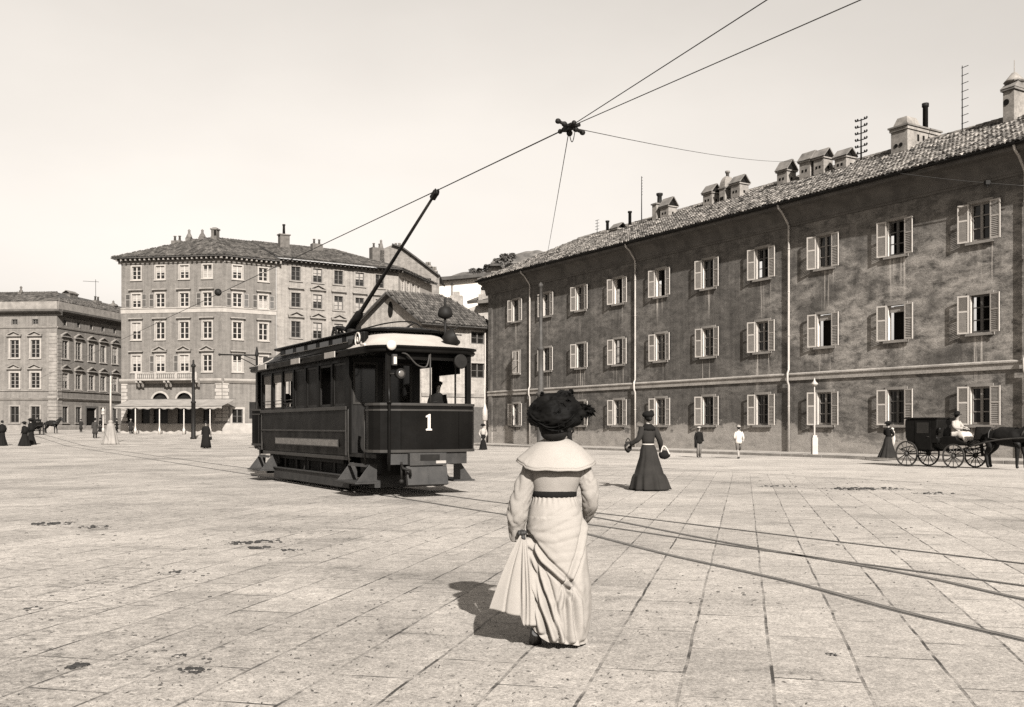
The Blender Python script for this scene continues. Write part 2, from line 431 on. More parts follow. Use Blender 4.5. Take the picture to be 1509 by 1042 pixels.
for nm, rails, lab in (('tram_track', (rA, rB), 'long worn tram track that runs under the tram and past the woman in white'),
                       ('tram_track', (rB2, rC), 'branch tram track curving off nearest the camera on the right of the woman in white')):
    e = empty(nm, rails[0][0] if False else (0, 0, 0), 0, lab, 'tram track', 'tram tracks in the square')
    for P in rails:
        mb = MB(); rail_mesh(mb, ext(P)); mb.build('rail', [MT['rail'], MT['groove']], e, recalc=True)

# ------------------------------------------------------------------ pavement along the long building
u_, n_ = Vector((-.52076, .8537, 0)), Vector((-.8537, -.52076, 0))
WP = Vector((20.54, 39.684, 0))
FB = Frame(*(WP+u_*42.9).to_2d(), .52076, -.8537)          # x runs from the far left corner to the right
PW = 3.3
mb = MB()
def q2(x, y, z): p = FB.w(x, y, z); return (p.x, p.y, p.z)
xsn = [-6+i*1.5 for i in range(44)]
mb.add([q2(x, y, .121) for x in xsn for y in (-PW+.3, .6)], [(2*i, 2*i+2, 2*i+3, 2*i+1) for i in range(len(xsn)-1)])
tag(mb.build('pavement', MT['pave']), kind='structure')
mb = MB(); r_ = random.Random(3); x = -6
while x < 58:
    L = r_.uniform(.9, 1.5); a = r_.uniform(-.008, .008)
    vs = [q2(xx, yy, zz) for zz in (-.05, .125+a) for xx, yy in ((x, -PW+a), (x+L-.015, -PW+a), (x+L-.015, -PW+.3), (x, -PW+.3))]
    mb.add(vs, [(0,3,2,1),(4,5,6,7),(0,1,5,4),(1,2,6,5),(2,3,7,6),(3,0,4,7)]); x += L
tag(mb.build('kerb', MT['kerb'], bev=.012), kind='structure')
# ================================================================== building kit
MESH = {}
def wall_mesh(L, z0, z1, ops, depth=.24, x0=0.0):
    """front wall with openings (x0,x1,z0,z1[,arch]); slot 0 wall, slot 1 reveals"""
    m = MB()
    X = sorted({x0, L} | {o[i] for o in ops for i in (0, 1)}); Z = sorted({z0, z1} | {o[i] for o in ops for i in (2, 3)})
    def inside(a, b, o): return o[0]-1e-6 <= a and b <= o[1]+1e-6
    idx = {}
    def V(x, z):
        if (x, z) not in idx: idx[(x, z)] = len(m.v); m.v.append((x, 0, z))
        return idx[(x, z)]
    for i in range(len(X)-1):
        for j in range(len(Z)-1):
            if any(inside(X[i], X[i+1], o) and o[2]-1e-6 <= Z[j] and Z[j+1] <= o[3]+1e-6 for o in ops): continue
            m.f.append([V(X[i], Z[j]), V(X[i+1], Z[j]), V(X[i+1], Z[j+1]), V(X[i], Z[j+1])]); m.mi.append(0); m.sm.append(False)
    for o in ops:
        a, b, c, d = o[:4]
        vs = [(a,0,c),(b,0,c),(b,0,d),(a,0,d),(a,depth,c),(b,depth,c),(b,depth,d),(a,depth,d)]
        m.add(vs, [(0,1,5,4),(1,2,6,5),(2,3,7,6),(3,0,4,7)], 1)
        if len(o) > 4:                                  # arch: spandrels close the square head
            r = (b-a)/2; cx = (a+b)/2; cz = d-r; N = 10
            for sgn in (-1, 1):
                arc = [(cx+sgn*r*math.cos(t*math.pi/2/N), cz+r*math.sin(t*math.pi/2/N)) for t in range(N+1)]
                vs = [(cx+sgn*r, .01, d)]+[(px, .01, pz) for px, pz in arc]
                m.add(vs, [(0, i, i+1) for i in range(1, N+1)], 0)
    return m
def build_wall(root, fr, L, z0, z1, ops, mats, x0=0.0, depth=.24, name='wall'):
    m = wall_mesh(L, z0, z1, ops, depth, x0)
    return m.build(name, mats, root, fr.w(0, 0)-Vector(root.location), fr.rot, recalc=False)
def put(root, fr, name, mesh, x, y, z, extra=0.0):
    return ob(name, mesh, root, fr.w(x, y, z)-Vector(root.location), fr.rot+extra)
def tiles(mb, poly, down, tw=.24, tl=.40, rnd=None, over=.06, lift=.0):
    rnd = rnd or rng
    poly = [Vector(p) for p in poly]; down = Vector(down).normalized()
    nrm = (poly[1]-poly[0]).cross(poly[2]-poly[0]).normalized()
    if nrm.z < 0: nrm = -nrm
    down = -(Vector((0, 0, 1))-nrm*nrm.z).normalized()               # the true fall line of this slope
    acr = down.cross(nrm).normalized(); o = poly[0]
    P2 = [((p-o).dot(acr), (p-o).dot(down)) for p in poly]
    def ins(a, d):
        c = False; j = len(P2)-1
        for i in range(len(P2)):
            (xi, yi), (xj, yj) = P2[i], P2[j]
            if (yi > d) != (yj > d) and a < (xj-xi)*(d-yi)/(yj-yi)+xi: c = not c
            j = i
        return c
    a0 = min(p[0] for p in P2); a1 = max(p[0] for p in P2); d0 = min(p[1] for p in P2); d1 = max(p[1] for p in P2)
    if mb.tone is None: mb.tone = [0.0]*len(mb.v)
    a = a0+tw/2
    while a < a1:
        d = d1
        cj = rnd.uniform(-.02, .02)
        while d > d0:
            if ins(a, d-tl*.5):
                tone = min(1, max(0, rnd.gauss(.42, .28))); j = cj+rnd.uniform(-.018, .018); hl = rnd.uniform(0, .022)+lift
                base = len(mb.v); vs = []
                for k, (dd, rr, hh) in enumerate(((d+over+rnd.uniform(-.02, .02), tw*.44, .045+hl), (d-tl, tw*.36, .012+hl))):
                    for q in range(5):
                        t = math.pi*q/4
                        vs.append(o+acr*(a+j+rr*math.cos(t))+down*dd+nrm*(hh+rr*.85*math.sin(t)))
                mb.add(vs, [(i, i+1, i+6, i+5) for i in range(4)]+[(0, 4, 3, 2, 1)], 0, False)
                mb.tone += [tone]*10
            d -= tl
        a += tw
def plane(mb, poly, m=0): mb.add(poly, [tuple(range(len(poly)))], m); 
def roof_part(root, polys, tw, tl, mats, name='roof', thick=.12, seed=5):
    """polys: (polygon, down) in world coordinates; slot 0 tiles, slot 1 bed"""
    rl = Vector(root.location); mb = MB(); mb.tone = []; rr = random.Random(seed)
    for poly, down in polys:
        P = [Vector(p)-rl for p in poly]
        if down: tiles(mb, P, down, tw, tl, rr)
        n0 = len(mb.v); mb.add(P+[p-Vector((0, 0, thick)) for p in P], [tuple(range(len(P))), tuple(range(2*len(P)-1, len(P)-1, -1))]+[(i, (i+1) % len(P), (i+1) % len(P)+len(P), i+len(P)) for i in range(len(P))], 1)
        mb.tone += [.2]*(len(mb.v)-n0)
    return mb.build(name, mats, root, recalc=False)

def win_kit(key, w, h, fr=.15, sash='paintw', pane='glass', bars=(1, 2), hood=None, sill=True, trim='stone', proud=.04, inset=.12):
    """meshes of one kind of window (origin: bottom middle of the opening, on the wall plane)"""
    if key in MESH: return MESH[key]
    d = {}
    m = MB()
    m.box(-w/2-fr, -w/2, -proud, .02, -.02, h+fr); m.box(w/2, w/2+fr, -proud, .02, -.02, h+fr)
    m.box(-w/2, w/2, -proud-.003, .02, h, h+fr)
    if sill: m.box(-w/2-fr-.05, w/2+fr+.05, -proud-.08, .02, -.14, -.024)
    d['window'] = (m.mesh('window', MT[trim], True))
    if hood:
        m = MB(); hw = w/2+fr+.16; z = h+fr+.22
        m.box(-hw, hw, -.30, .0, z, z+.12); m.box(-hw+.1, hw-.1, -.16, .0, z-.10, z-.002)
        m.box(-hw+.14, hw-.14, -.05, .0, h+fr+.003, z-.103)
        if hood == 'tri':
            m.prism([(-hw, z+.123), (hw, z+.123), (0, z+.52)], -.05, .0)
            for sg in (-1, 1):
                a = Vector((sg*hw*1.02, -.15, z+.17)); b = Vector((0, -.15, z+.58)); m.bar(a, b, .28, .09)
        d['hood'] = m.mesh('hood', MT['stone2'], True)
    m = MB(); y = inset; t = .05
    m.box(-w/2+.003, -w/2+.07, y-.03, y+.03, .003, h-.003); m.box(w/2-.07, w/2-.003, y-.03, y+.03, .003, h-.003)
    m.box(-w/2+.07, w/2-.07, y-.03, y+.03, .003, .08); m.box(-w/2+.07, w/2-.07, y-.03, y+.03, h-.08, h-.003)
    for i in range(1, bars[0]+1): x = -w/2+w*i/(bars[0]+1); m.box(x-.055, x+.055, y-.035, y+.035, .08, h-.08)
    for i in range(1, bars[1]+1):
        z = h*i/(bars[1]+1)
        m.box(-w/2+.07, -.055, y-.02, y+.02, z-.022, z+.022); m.box(.055, w/2-.07, y-.02, y+.02, z-.022, z+.022)
    d['sash'] = m.mesh('sash', MT[sash], True)
    m = MB(); m.box(-w/2+.004, w/2-.004, y+.04, y+.06, .004, h-.004); d['pane'] = m.mesh('pane', MT[pane], True)
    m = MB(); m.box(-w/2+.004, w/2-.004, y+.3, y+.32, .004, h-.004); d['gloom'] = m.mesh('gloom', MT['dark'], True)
    for nm, z0, z1 in (('blind', .5, .98), ('half', .04, .6)):
        m = MB(); m.box(-w/2+.07, w/2-.07, y+.012, y+.026, h*z0, h*z1); d[nm] = m.mesh('blind', MT['blind'], True)
    MESH[key] = d; return d
def shutter_mesh(key, w, h, mat, nsl=11):
    if key in MESH: return MESH[key]
    m = MB(); t = .04; b = .055                                  # hinge edge at x=0, leaf towards +x
    m.box(0, b, -t/2, t/2, 0, h); m.box(w-b, w, -t/2, t/2, 0, h)
    zs = (0, h*.56, h-b*1.2)
    for z in zs: m.box(b, w-b, -t/2+.002, t/2-.002, z, z+b*1.2)
    for z0, z1 in ((b*1.2, h*.56), (h*.56+b*1.2, h-b*1.2)):
        for i in range(nsl):
            z = z0+(z1-z0)*(i+.5)/nsl; hh = (z1-z0)/nsl*.56
            m.add([(b, -t*.4, z-hh), (w-b, -t*.4, z-hh), (w-b, t*.4, z+hh), (b, t*.4, z+hh)], [(0, 1, 2, 3)], 1)
    MESH[key] = m.mesh('shutter', [MT[mat], MT['shutl'] if mat == 'shut' else MT['sashd']]); return MESH[key]
def window(root, fr, kit, x, z, hood=True, cover=None, gloom=False):
    w_ = put(root, fr, 'window', kit['window'], x, 0, z)
    if not gloom: ob('sash', kit['sash'], w_); ob('pane', kit['pane'], w_)
    else: ob('pane', kit['gloom'], w_)  # no glass here: a near-black sheet paints in the room's shade
    if hood and 'hood' in kit: ob('hood', kit['hood'], w_)
    if cover: ob('blind', kit[cover], w_)
    return w_

# ================================================================== the long dark building on the right
LB = 47.0
bb = empty('barrack_building', FB.w(0, 0), 0, 'long dark three storey plastered building with pale shutters, tiled roof and many chimneys', 'building')
WX = [4.08+4.116*i for i in range(10)]+[45.3]
SZ = (1.5, 5.35, 9.2); WW, WH = .92, 1.58
ops = [(x-WW/2, x+WW/2, z, z+WH) for x in WX for z in SZ]
build_wall(bb, FB, LB, -.3, 12.25, ops, [MT['barrack'], MT['reveal']])
fbl = Frame(*FB.w(0, 12).to_2d(), *(FB.w(0, 0)-FB.w(0, 12)).to_2d())
build_wall(bb, fbl, 12, -.3, 12.25, [], [MT['barrack'], MT['reveal']])
m = MB(); m.box(0, .55, -.05, 0, -.3, 12.2); m.box(LB-.9, LB, -.12, 0, -.3, 12.2)
m.build('pilaster', MT['barrack'], bb, (0, 0, 0), FB.rot)
def extx(prof, x0, x1):
    m = MB(); vs = [(x, y, z) for x in (x0, x1) for y, z in prof]; n = len(prof)
    m.add(vs, [(i, (i+1) % n, (i+1) % n+n, i+n) for i in range(n)]+[tuple(range(n-1, -1, -1)), tuple(range(n, 2*n))]); return m
extx([(0, 3.72), (-.07, 3.74), (-.07, 3.98), (-.12, 4.0), (-.12, 4.06), (0, 4.12)], -.1, LB).build('string_course', mk('string course plaster', .27, .3, 1.1, .9, .3, 14, .1, fine=.2, fsc=12), bb, (0, 0, 0), FB.rot)
extx([(0, 11.55), (-.05, 11.56), (-.06, 11.66), (-.10, 11.68), (-.14, 11.9), (-.28, 12.15), (-.5, 12.34), (-.76, 12.42), (-.78, 12.56), (0, 12.62)], -.35, LB).build('cornice', MT['darkstone'], bb, (0, 0, 0), FB.rot)
# roof
EV = 12.68; RZ = 15.6
def fb(x, y, z): return FB.w(x, y, z)
dn = FB.w(0, -5.85, EV-RZ)-FB.w(0, 0, 0)
dl = FB.w(-5.9, 0, EV-RZ)-FB.w(0, 0, 0)
roof = roof_part(bb, [([fb(-.5, -.85, EV), fb(LB, -.85, EV), fb(LB, 5, RZ), fb(5, 5, RZ)], dn),
                      ([fb(-.5, -.85, EV), fb(5, 5, RZ), fb(-.5, 10.85, EV)], dl),
                      ([fb(-.5, 10.85, EV), fb(5, 5, RZ), fb(LB, 5, RZ), fb(LB, 10.85, EV)], None)], .21, .36, [MT['tiles'], MT['tilebed']])
roof.location = (0, 0, 0)
m = MB(); rr = random.Random(8); x = 5.0; m.tone = []
while x < LB:                                             # ridge tiles
    vs = []; tn = rr.uniform(.2, .8)
    for dx, r_ in ((0, .13), (.42, .11)):
        for q in range(6): t = math.pi*q/5; vs.append((x+dx, 5+r_*math.cos(t)*1.2, RZ-.01+r_*math.sin(t)+.03+rr.uniform(-.005, .005)))
    m.add(vs, [(i, i+1, i+7, i+6) for i in range(5)]); m.tone += [tn]*12; x += .38
m.build('ridge', [MT['tiles']], roof, (0, 0, 0), FB.rot, recalc=False)
m = MB()
vs = []; 
for x in (-.52, LB):
    for q in range(7): t = math.pi*q/6; vs.append((x, -.90-.075*math.cos(t), EV-.03-.075*math.sin(t)))
m.add(vs, [(i, i+1, i+8, i+7) for i in range(6)])
m.build('gutter', MT['iron'], bb, (0, 0, 0), FB.rot, solid=.008)
for px, zend in ((782.5, .1), (938, .1), (1164.5, .1), (1513, .1)):
    x = FB.x(px); m = MB()
    m.tube([(x, -.88, 12.6), (x, -.84, 12.42), (x, -.55, 12.2), (x, -.2, 11.75), (x, -.11, 11.6), (x, -.11, 4.3), (x, -.20, 4.1), (x, -.20, 3.7), (x, -.11, 3.5), (x, -.11, zend)], .055, 8)
    for z in (10.4, 8.2, 6.0, 2.4): m.tube([(x-.0, -.11, z), (x, -.11, z+.05)], .07, 8)
    m.build('downpipe', MT['pipe'], bb, (0, 0, 0), FB.rot)
# windows with leaves folded back
k1 = win_kit('barrack', WW, WH, .13, 'sashd', 'glass', (1, 2), None, True, 'stone2', .035)
k1b = win_kit('barrackpale', WW, WH, .13, 'shut2', 'glass', (1, 2), None, True, 'stone2', .035)
sh = shutter_mesh('barrackleaf', .475, 1.62, 'shut')
gloomy = {(1, 7), (1, 8), (2, 8), (2, 6), (2, 3), (2, 4), (1, 9), (1, 3)}
rs = random.Random(4)
m = MB(); m.box(-.37, .37, .05, .09, 1.25, 1.5); hb = m.mesh('blind', MT['blind'], True)
for r_ in range(3):
    for c_, x in enumerate(WX):
        kit = k1b if rs.random() < .45 or (r_, c_) in ((2, 9), (0, 9), (0, 7)) else k1
        g_ = (r_, c_) in gloomy
        w_ = window(bb, FB, kit, x, SZ[r_], False, None, g_)
        m_ = None
        if (r_, c_) in ((1, 7), (1, 8)): ob('blind', hb, w_)
        if g_ and rs.random() < .6: ob('sash', k1['sash'], w_)
        if (r_, c_) == (1, 0):
            for sg, a in ((-1, 6), (1, 174)):
                s_ = ob('shutter', sh, w_, (sg*.47, -.075, -.02), R(a)); s_['label'] = 'closed shutter leaf'
            continue
        la, ra = rs.uniform(8, 16), rs.uniform(4, 11)
        ob('shutter', sh, w_, (-WW/2-.02, -.085, -.03), R(180+la)); ob('shutter', sh, w_, (WW/2+.02, -.085, -.03), R(-ra))
# chimneys
def ch_house(m, x0, x1, y0, y1, z0, zb, zt):
    """plastered box with a little gabled hood, open triangular end"""
    m.box(x0, x1, y0, y1, z0, zb, 0); e = .07
    m.box(x0-e, x1+e, y0-e, y1+e, zb, zb+.07, 0); ym = (y0+y1)/2
    for ya in (y0-e, y1+e):
        d = Vector((0, ym-ya, zt-zb-.07)); n = Vector((0, -(zt-zb), (ym-ya))).normalized()*(.06 if ya < ym else -.06)
        P = [Vector((x, ya, zb+.071)) for x in (x0-e*1.4, x1+e*1.4)]; Q = [Vector((x, ym, zt)) for x in (x1+e*1.4, x0-e*1.4)]
        m.add(P+Q+[p+n for p in P+Q], [(0,1,2,3),(4,5,6,7),(0,1,5,4),(1,2,6,5),(2,3,7,6),(3,0,4,7)], 1)
    for xx, f in ((x1-.12, 1), (x0+.12, -1)):
        m.add([(xx, y0-.02, zb+.072), (xx, y1+.02, zb+.072), (xx, ym, zt-.02)], [(0, 1, 2)], 2)
    for px_ in (.3, .62): m.box(x0+(x1-x0)*px_-.06, x0+(x1-x0)*px_+.06, y0-.012, y0+.02, z0+(zb-z0)*.62, z0+(zb-z0)*.62+.14, 2)
    m.box(x1-.02, x1+.012, ym-.07, ym+.07, z0+(zb-z0)*.6, z0+(zb-z0)*.6+.15, 2)
CMAT = [MT['chim'], mk('mossy chimney cap', .13, .4, 2, .95, .3, 12), MT['dark'], MT['iron']]
def cx_(px, c): return FB.x(px, c)
def chimney(px0, px1, ytop, ybody, kind, c=3.6, dep=.9):
    x0, x1 = cx_(px0, c), cx_(px1, c); s_ = x1-x0
    dep = .72 if kind == 'house' else .9; x1 = x0+max(.38, s_-dep*.80-.08) if kind != 'pipe' else x1
    zt, zb = FB.z((px0+px1)/2, ytop, c), FB.z((px0+px1)/2, ybody, c)
    zr = EV+(c+.85)*.5
    m = MB(); y0, y1 = c, c+dep; z0 = zr-.4; xm = (x0+x1)/2
    if kind == 'house': ch_house(m, x0, x1, y0, y1, z0, zb+.02, zt+.10)
    elif kind == 'pipe':
        m.box(xm-.16, xm+.16, y0, y0+.32, z0, zb, 0); m.lathe([(.11, zb), (.11, zt-.12), (.15, zt-.1), (.15, zt), (.09, zt)], (xm, y0+.16, 0), 10, 3)
    elif kind == 'pot':
        m.box(x0, x1, y0, y1, z0, zb, 0); m.box(x0-.07, x1+.07, y0-.07, y1+.07, zb, zb+.09, 1)
        m.lathe([(.2, zb+.09), (.16, zb+.2), (.15, zt-.2), (.22, zt-.12), (.22, zt), (.12, zt)], (xm, (y0+y1)/2, 0), 12, 3)
    elif kind == 'dome':
        m.box(x0, x1, y0, y1, z0, zb, 0); m.box(x0-.06, x1+.06, y0-.06, y1+.06, zb, zb+.08, 1); xa = s_*.5
        hd = zt-zb-.45
        rings = []
        for i in range(6):
            t = i/5; k = math.cos(t*1.15); rings.append([(xm+sx*(x1-x0)/2*k, (y0+y1)/2+sy*dep/2*k, zb+.08+hd*math.sin(t*1.15)/.91) for sx, sy in ((-1,-1),(1,-1),(1,1),(-1,1))])
        m.loft(rings, 0, False, True, True, True)
        m.lathe([(.1, zt-.5), (.1, zt-.15), (.15, zt-.14), (.15, zt-.02), (.05, zt)], (xm, (y0+y1)/2, 0), 10, 1)
        for px_ in (.3, .62): m.box(x0+(x1-x0)*px_-.07, x0+(x1-x0)*px_+.07, y0-.012, y0+.02, zb-.7, zb-.5, 2)
    elif kind == 'stack':
        x1 = x0+.95; y1 = c+2.5
        m.box(x0, x1, y0, y1, z0, zb-.24, 0); m.box(x0-.06, x1+.06, y0-.06, y1+.06, zb-.24, zb-.08, 0); m.box(x0-.12, x1+.12, y0-.12, y1+.12, zb-.08, zb, 1)
        a, b, q = x0+.04, x1-.04, zb
        m.loft([[(a, y0+.05, q), (b, y0+.05, q), (b, y0+1.15, q), (a, y0+1.15, q)], [(a+.16, y0+.22, zt), (b-.16, y0+.22, zt), (b-.16, y0+.95, zt), (a+.16, y0+.95, zt)]], 0, False, True, False, True)
        zp = FB.z(1357, 153, c+1.9)
        m.lathe([(.13, zb), (.13, zp-.2), (.17, zp-.18), (.17, zp), (.1, zp)], ((x0+x1)/2, y1-.45, 0), 10, 3)
        for i in range(4): m.box(x1-.02, x1+.014, y0+.75+i*.42, y0+.90+i*.42, zb-.75, zb-.42, 2)
        for i in range(2): m.lathe([(.1, -.02), (.1, .02)], (0, 0, 0), 10, 2, True, Matrix.Translation((x0+.3+i*.28, y0-.006, zb-.95)) @ Matrix.Rotation(R(90), 4, 'X'))
    elif kind == 'turret':
        m.box(x0, x1, y0, y1, z0, zb-.1, 0); m.box(x0-.08, x1+.08, y0-.08, y1+.08, zb-.1, zb, 1)
        m.loft([[(x0-.1, y0-.1, zb), (x1+.1, y0-.1, zb), (x1+.1, y1+.1, zb), (x0-.1, y1+.1, zb)], [(xm-.3, y0+.25, zb+.3), (xm+.3, y0+.25, zb+.3), (xm+.3, y1-.25, zb+.3), (xm-.3, y1-.25, zb+.3)]], 1, False)
        m.lathe([(.27, zb+.2), (.26, zt-.42), (.46, zt-.4), (.40, zt-.34), (.12, zt), (.02, zt+.05), (.015, zt+.6)], (xm, (y0+y1)/2, 0), 12, 0)
        m.lathe([(.14, -.02), (.14, .02)], (0, 0, 0), 10, 2, True, Matrix.Translation((xm-.1, y0-.006, zb-.6)) @ Matrix.Rotation(R(90), 4, 'X'))
    return m.build('chimney', CMAT, roof, (0, 0, 0), FB.rot)
for a in ((888, 897, 325, 340, 'pipe'), (900, 919, 330, 338, 'house'), (921, 930, 311, 332, 'pipe'), (961, 979, 282, 300, 'pot'), (973, 995, 292, 305, 'house'),
          (1036, 1060, 273, 285, 'house'), (1060, 1082, 248, 276, 'dome'), (1077, 1102, 259, 271, 'house'), (1145, 1173, 237, 252, 'house'),
          (1178, 1208, 224, 238, 'house'), (1199, 1228, 220, 233, 'house'), (1230, 1262, 220, 232, 'house'), (1313, 1374, 166, 180, 'stack'), (1478, 1520, 101, 126, 'turret')):
    chimney(*a)
# masts on the roof
def mast(px, y0, y1, rungs, lab, c=4.6, side=0, ins=False, r_=.025):
    x = FB.x(px, c); zt = FB.z(px, y0, c); zb = EV+(c+.85)*.5-.1
    e = FB.w(x, c, zb); m = MB(); h = zt-zb
    m.tube([(0, 0, 0), (0, 0, h)], [r_*1.3, r_*.8], 6)
    o = empty('telegraph_mast' if ins else 'roof_aerial', e, FB.rot, lab, 'mast' if ins else 'aerial')
    m.build('pole', MT['iron'], o)
    for i in range(rungs[0]):
        z = h*(1-.03-i*rungs[1]); L = rungs[2]; m = MB()
        m.tube([(-L*(.15 if side else 1), 0, z), (L, 0, z+(.08*L if side else 0))], .016 if not ins else .028, 6)
        if ins:
            for sx in (-1, -.62, .62, 1): m.lathe([(.035, 0), (.05, .05), (.02, .1)], (L*sx, 0, z+.02), 8)
        m.build('crossarm', MT['iron'], o)
    return o
mast(1418, 97, 0, (8, .115, .32), 'tall thin rod aerial with short side spurs near the right end of the roof', 4.6, 1)
mast(1269, 175, 0, (6, .145, .36), 'telegraph mast with rows of insulators on the roof beside gabled chimneys', 4.3, 0, True, .04)
mast(945.5, 260, 0, (7, .06, .10), 'thin tapering aerial on the roof left of the potted chimney', 4.6, 1, False, .03)
mast(880, 324, 0, (4, .18, .22), 'short aerial at the far low end of the tiled roof', 4.6, 0, False, .02)
# ================================================================== corner hotel and pale house beyond the tram
CH = Vector((-29.48, 100, 0))
dHL = Vector((.987, -.16)); dHR = Vector((.8286, .5599))
LHL = 11.07
FH = Frame(*(CH.to_2d()-dHL.normalized()*LHL), *dHL); FR = Frame(CH.x, CH.y, *dHR)
XP = FR.x(407); XE = FR.x(587)
Zh = lambda px, py, c=0: (FH if px < 327 else FR).z(px, py, c)
hotel = empty('corner_hotel', CH, 0, 'five storey dark plastered corner hotel with white window frames above the striped cafe awning', 'building')
pale = empty('pale_apartment_house', FR.w(XP, 0), 0, 'pale stained apartment house joined to the right side of the corner hotel', 'building')
EH = 18.75
rows = [(Zh(236, 411.6), Zh(236, 392)), (Zh(236, 452.8), Zh(236, 432.7)), (Zh(236, 500), Zh(236, 475)), (Zh(236, 548), Zh(236, 523.7))]
colsL = [FH.x(p) for p in (201, 236, 271.5, 305.5)]; colsR = [FR.x(p) for p in (350, 388)]
w0 = .98
opsL = [(x-w0/2, x+w0/2, a, b) for x in colsL for a, b in rows]; opsR = [(x-w0/2, x+w0/2, a, b) for x in colsR for a, b in rows]
zg = (Zh(350, 623), Zh(350, 603))
opsR += [(x-.55, x+.55, zg[0]-.05, zg[1]) for x in colsR]
ax = [FH.x(236), FH.x(271.5)]; za = Zh(250, 579)
opsL += [(x-.85, x+.85, 1.0, za, 1) for x in ax]
for px in (192, 214, 305): x = FH.x(px); opsL.append((x-.5, x+.5, 1.05, 3.9))
build_wall(hotel, FH, LHL, .0, EH, opsL, [MT['hotel'], MT['stone']], depth=.3)
build_wall(hotel, FR, XP-.02, .0, EH, opsR, [MT['hotel'], MT['stone']], depth=.3)
FHs = Frame(*FH.w(0, 13).to_2d(), *(FH.w(0, 0)-FH.w(0, 13)).to_2d()); build_wall(hotel, FHs, 13, .0, EH, [], [MT['hotel'], MT['stone']])
rw_ = random.Random(21)
for ri, (a, b) in enumerate(rows):
    ht = [None, 'flat', 'flat', 'tri'][ri]
    for fr, cols in ((FH, colsL), (FR, colsR)):
        for ci, x in enumerate(cols):
            hd = ht
            if ri == 3 and (fr is FR or ci in (0,)): hd = 'flat'
            kit = win_kit(('hotel', ri, hd, ci % 2), w0, b-a, .13, 'paintw', 'glass', (1, 2), hd)
            wd = window(hotel, fr, kit, x, a, True, rw_.choice([None, None, 'half', 'blind']))
            if ri == 1 and not (fr is FH and ci == 2):
                shm = shutter_mesh(('hotleaf', ri), .5, b-a, 'shut2', 8)
                if ci in (0, 1, 3): ob('shutter', shm, wd, (-w0/2-.17, -.06, 0), R(183))
                if fr is FR or ci == 0: ob('shutter', shm, wd, (w0/2+.17, -.06, 0), R(-3))
            if ri == 3 and fr is FH and ci in (1, 2): ob('shutter', shutter_mesh(('hotleaf', 3), .45, b-a, 'shut2', 8), wd, (-w0/2-.17, -.06, 0), R(184))
for x in colsR:
    kit = win_kit('hotelg', 1.1, zg[1]-zg[0]+.05, .2, 'sashd', 'glass', (1, 1), None); window(hotel, FR, kit, x, zg[0]-.05, False)
def strip(root, fr, name, prof, x0, x1, mat):
    o = extx(prof, x0, x1).build(name, MT[mat], root, fr.w(0, 0)-Vector(root.location), fr.rot); return o
zb1, zb0 = Zh(250, 453.5), Zh(250, 461)
zc = Zh(250, 560)
for fr, L in ((FH, LHL), (FR, XP)):
    e0 = 0 if fr is FH else -.06
    strip(hotel, fr, 'string_course', [(0, zb0), (-.05, zb0), (-.06, zb1-.1), (-.13, zb1-.08), (-.13, zb1), (0, zb1+.03)], -.05 if fr is FH else .0, L+.05 if fr is FH else L, 'stone')
    strip(hotel, fr, 'balcony_course', [(0, zc-.35), (-.1, zc-.35), (-.32, zc-.12), (-.36, zc), (-.36, zc+.1), (0, zc+.13)], -.05 if fr is FH else .12, L+.1 if fr is FH else L, 'stone')
    strip(hotel, fr, 'plinth', [(0, .3), (-.12, .3), (-.12, Zh(340, 624)-.1), (-.05, Zh(340, 624)), (0, Zh(340, 624))], -.03, L+.03, 'stone')
    m = MB(); k = -.3
    while k < L+.3:
        m.box(k, k+.16, -.62, -.02, EH-.35, EH-.06); k += .52
    m.box(-.3 if fr is FH else .2, L, -.10, 0, EH-.62, EH-.36)
    m.build('cornice', MT['stone2'], hotel, fr.w(0, 0)-Vector(hotel.location), fr.rot)
# quoins
for sd in (0, 1):
    m = MB()
    for i in range(11):
        z = 1.95+i*.37
        if sd: m.box(LHL-.75+(.12 if i % 2 else 0), LHL-.01, -.06, 0, z, z+.33)
        else: m.box(.02, .72-(.12 if i % 2 else 0), -.06, 0, z, z+.33)
    m.build('quoin', MT['stone'], hotel, FH.w(0, 0)-Vector(hotel.location), FH.rot)
m = MB()
for i in range(11): z = 1.95+i*.37; m.box(.04, .72-(.12 if i % 2 else 0), -.062, 0, z, z+.33)
m.build('quoin', MT['stone'], hotel, FR.w(0, 0)-Vector(hotel.location), FR.rot)
# balcony with balusters on paired brackets
bx0, bx1 = FH.x(207), FH.x(297); m = MB(); zr = Zh(250, 549.5)
m.box(bx0, bx1, -1.05, -.365, zc-.08, zc+.08); m.box(bx0, bx1, -1.04, -.88, zr-.12, zr)
for x in (bx0+.12, bx0+(bx1-bx0)*.33, bx0+(bx1-bx0)*.67, bx1-.12): m.box(x-.12, x+.12, -1.06, -.86, zc+.083, zr+.02)
k = bx0+.34
while k < bx1-.25:
    m.lathe([(.05, 0), (.03, .1), (.075, .28), (.03, .5), (.05, zr-zc-.2)], (k, -.96, zc+.08), 8); k += .22
for x in (bx0+.3, bx0+(bx1-bx0)*.5, bx1-.3):
    for dx in (-.22, .22):
        m.prism([(-.4, zc-.09), (-1.0, zc-.09), (-.95, zc-.3), (-.7, zc-.42), (-.4, zc-.75)], x+dx-.1, x+dx+.1, 0, Matrix(((0, 1, 0, 0), (1, 0, 0, 0), (0, 0, 1, 0), (0, 0, 0, 1))))
m.build('balcony', MT['stone'], hotel, FH.w(0, 0)-Vector(hotel.location), FH.rot)
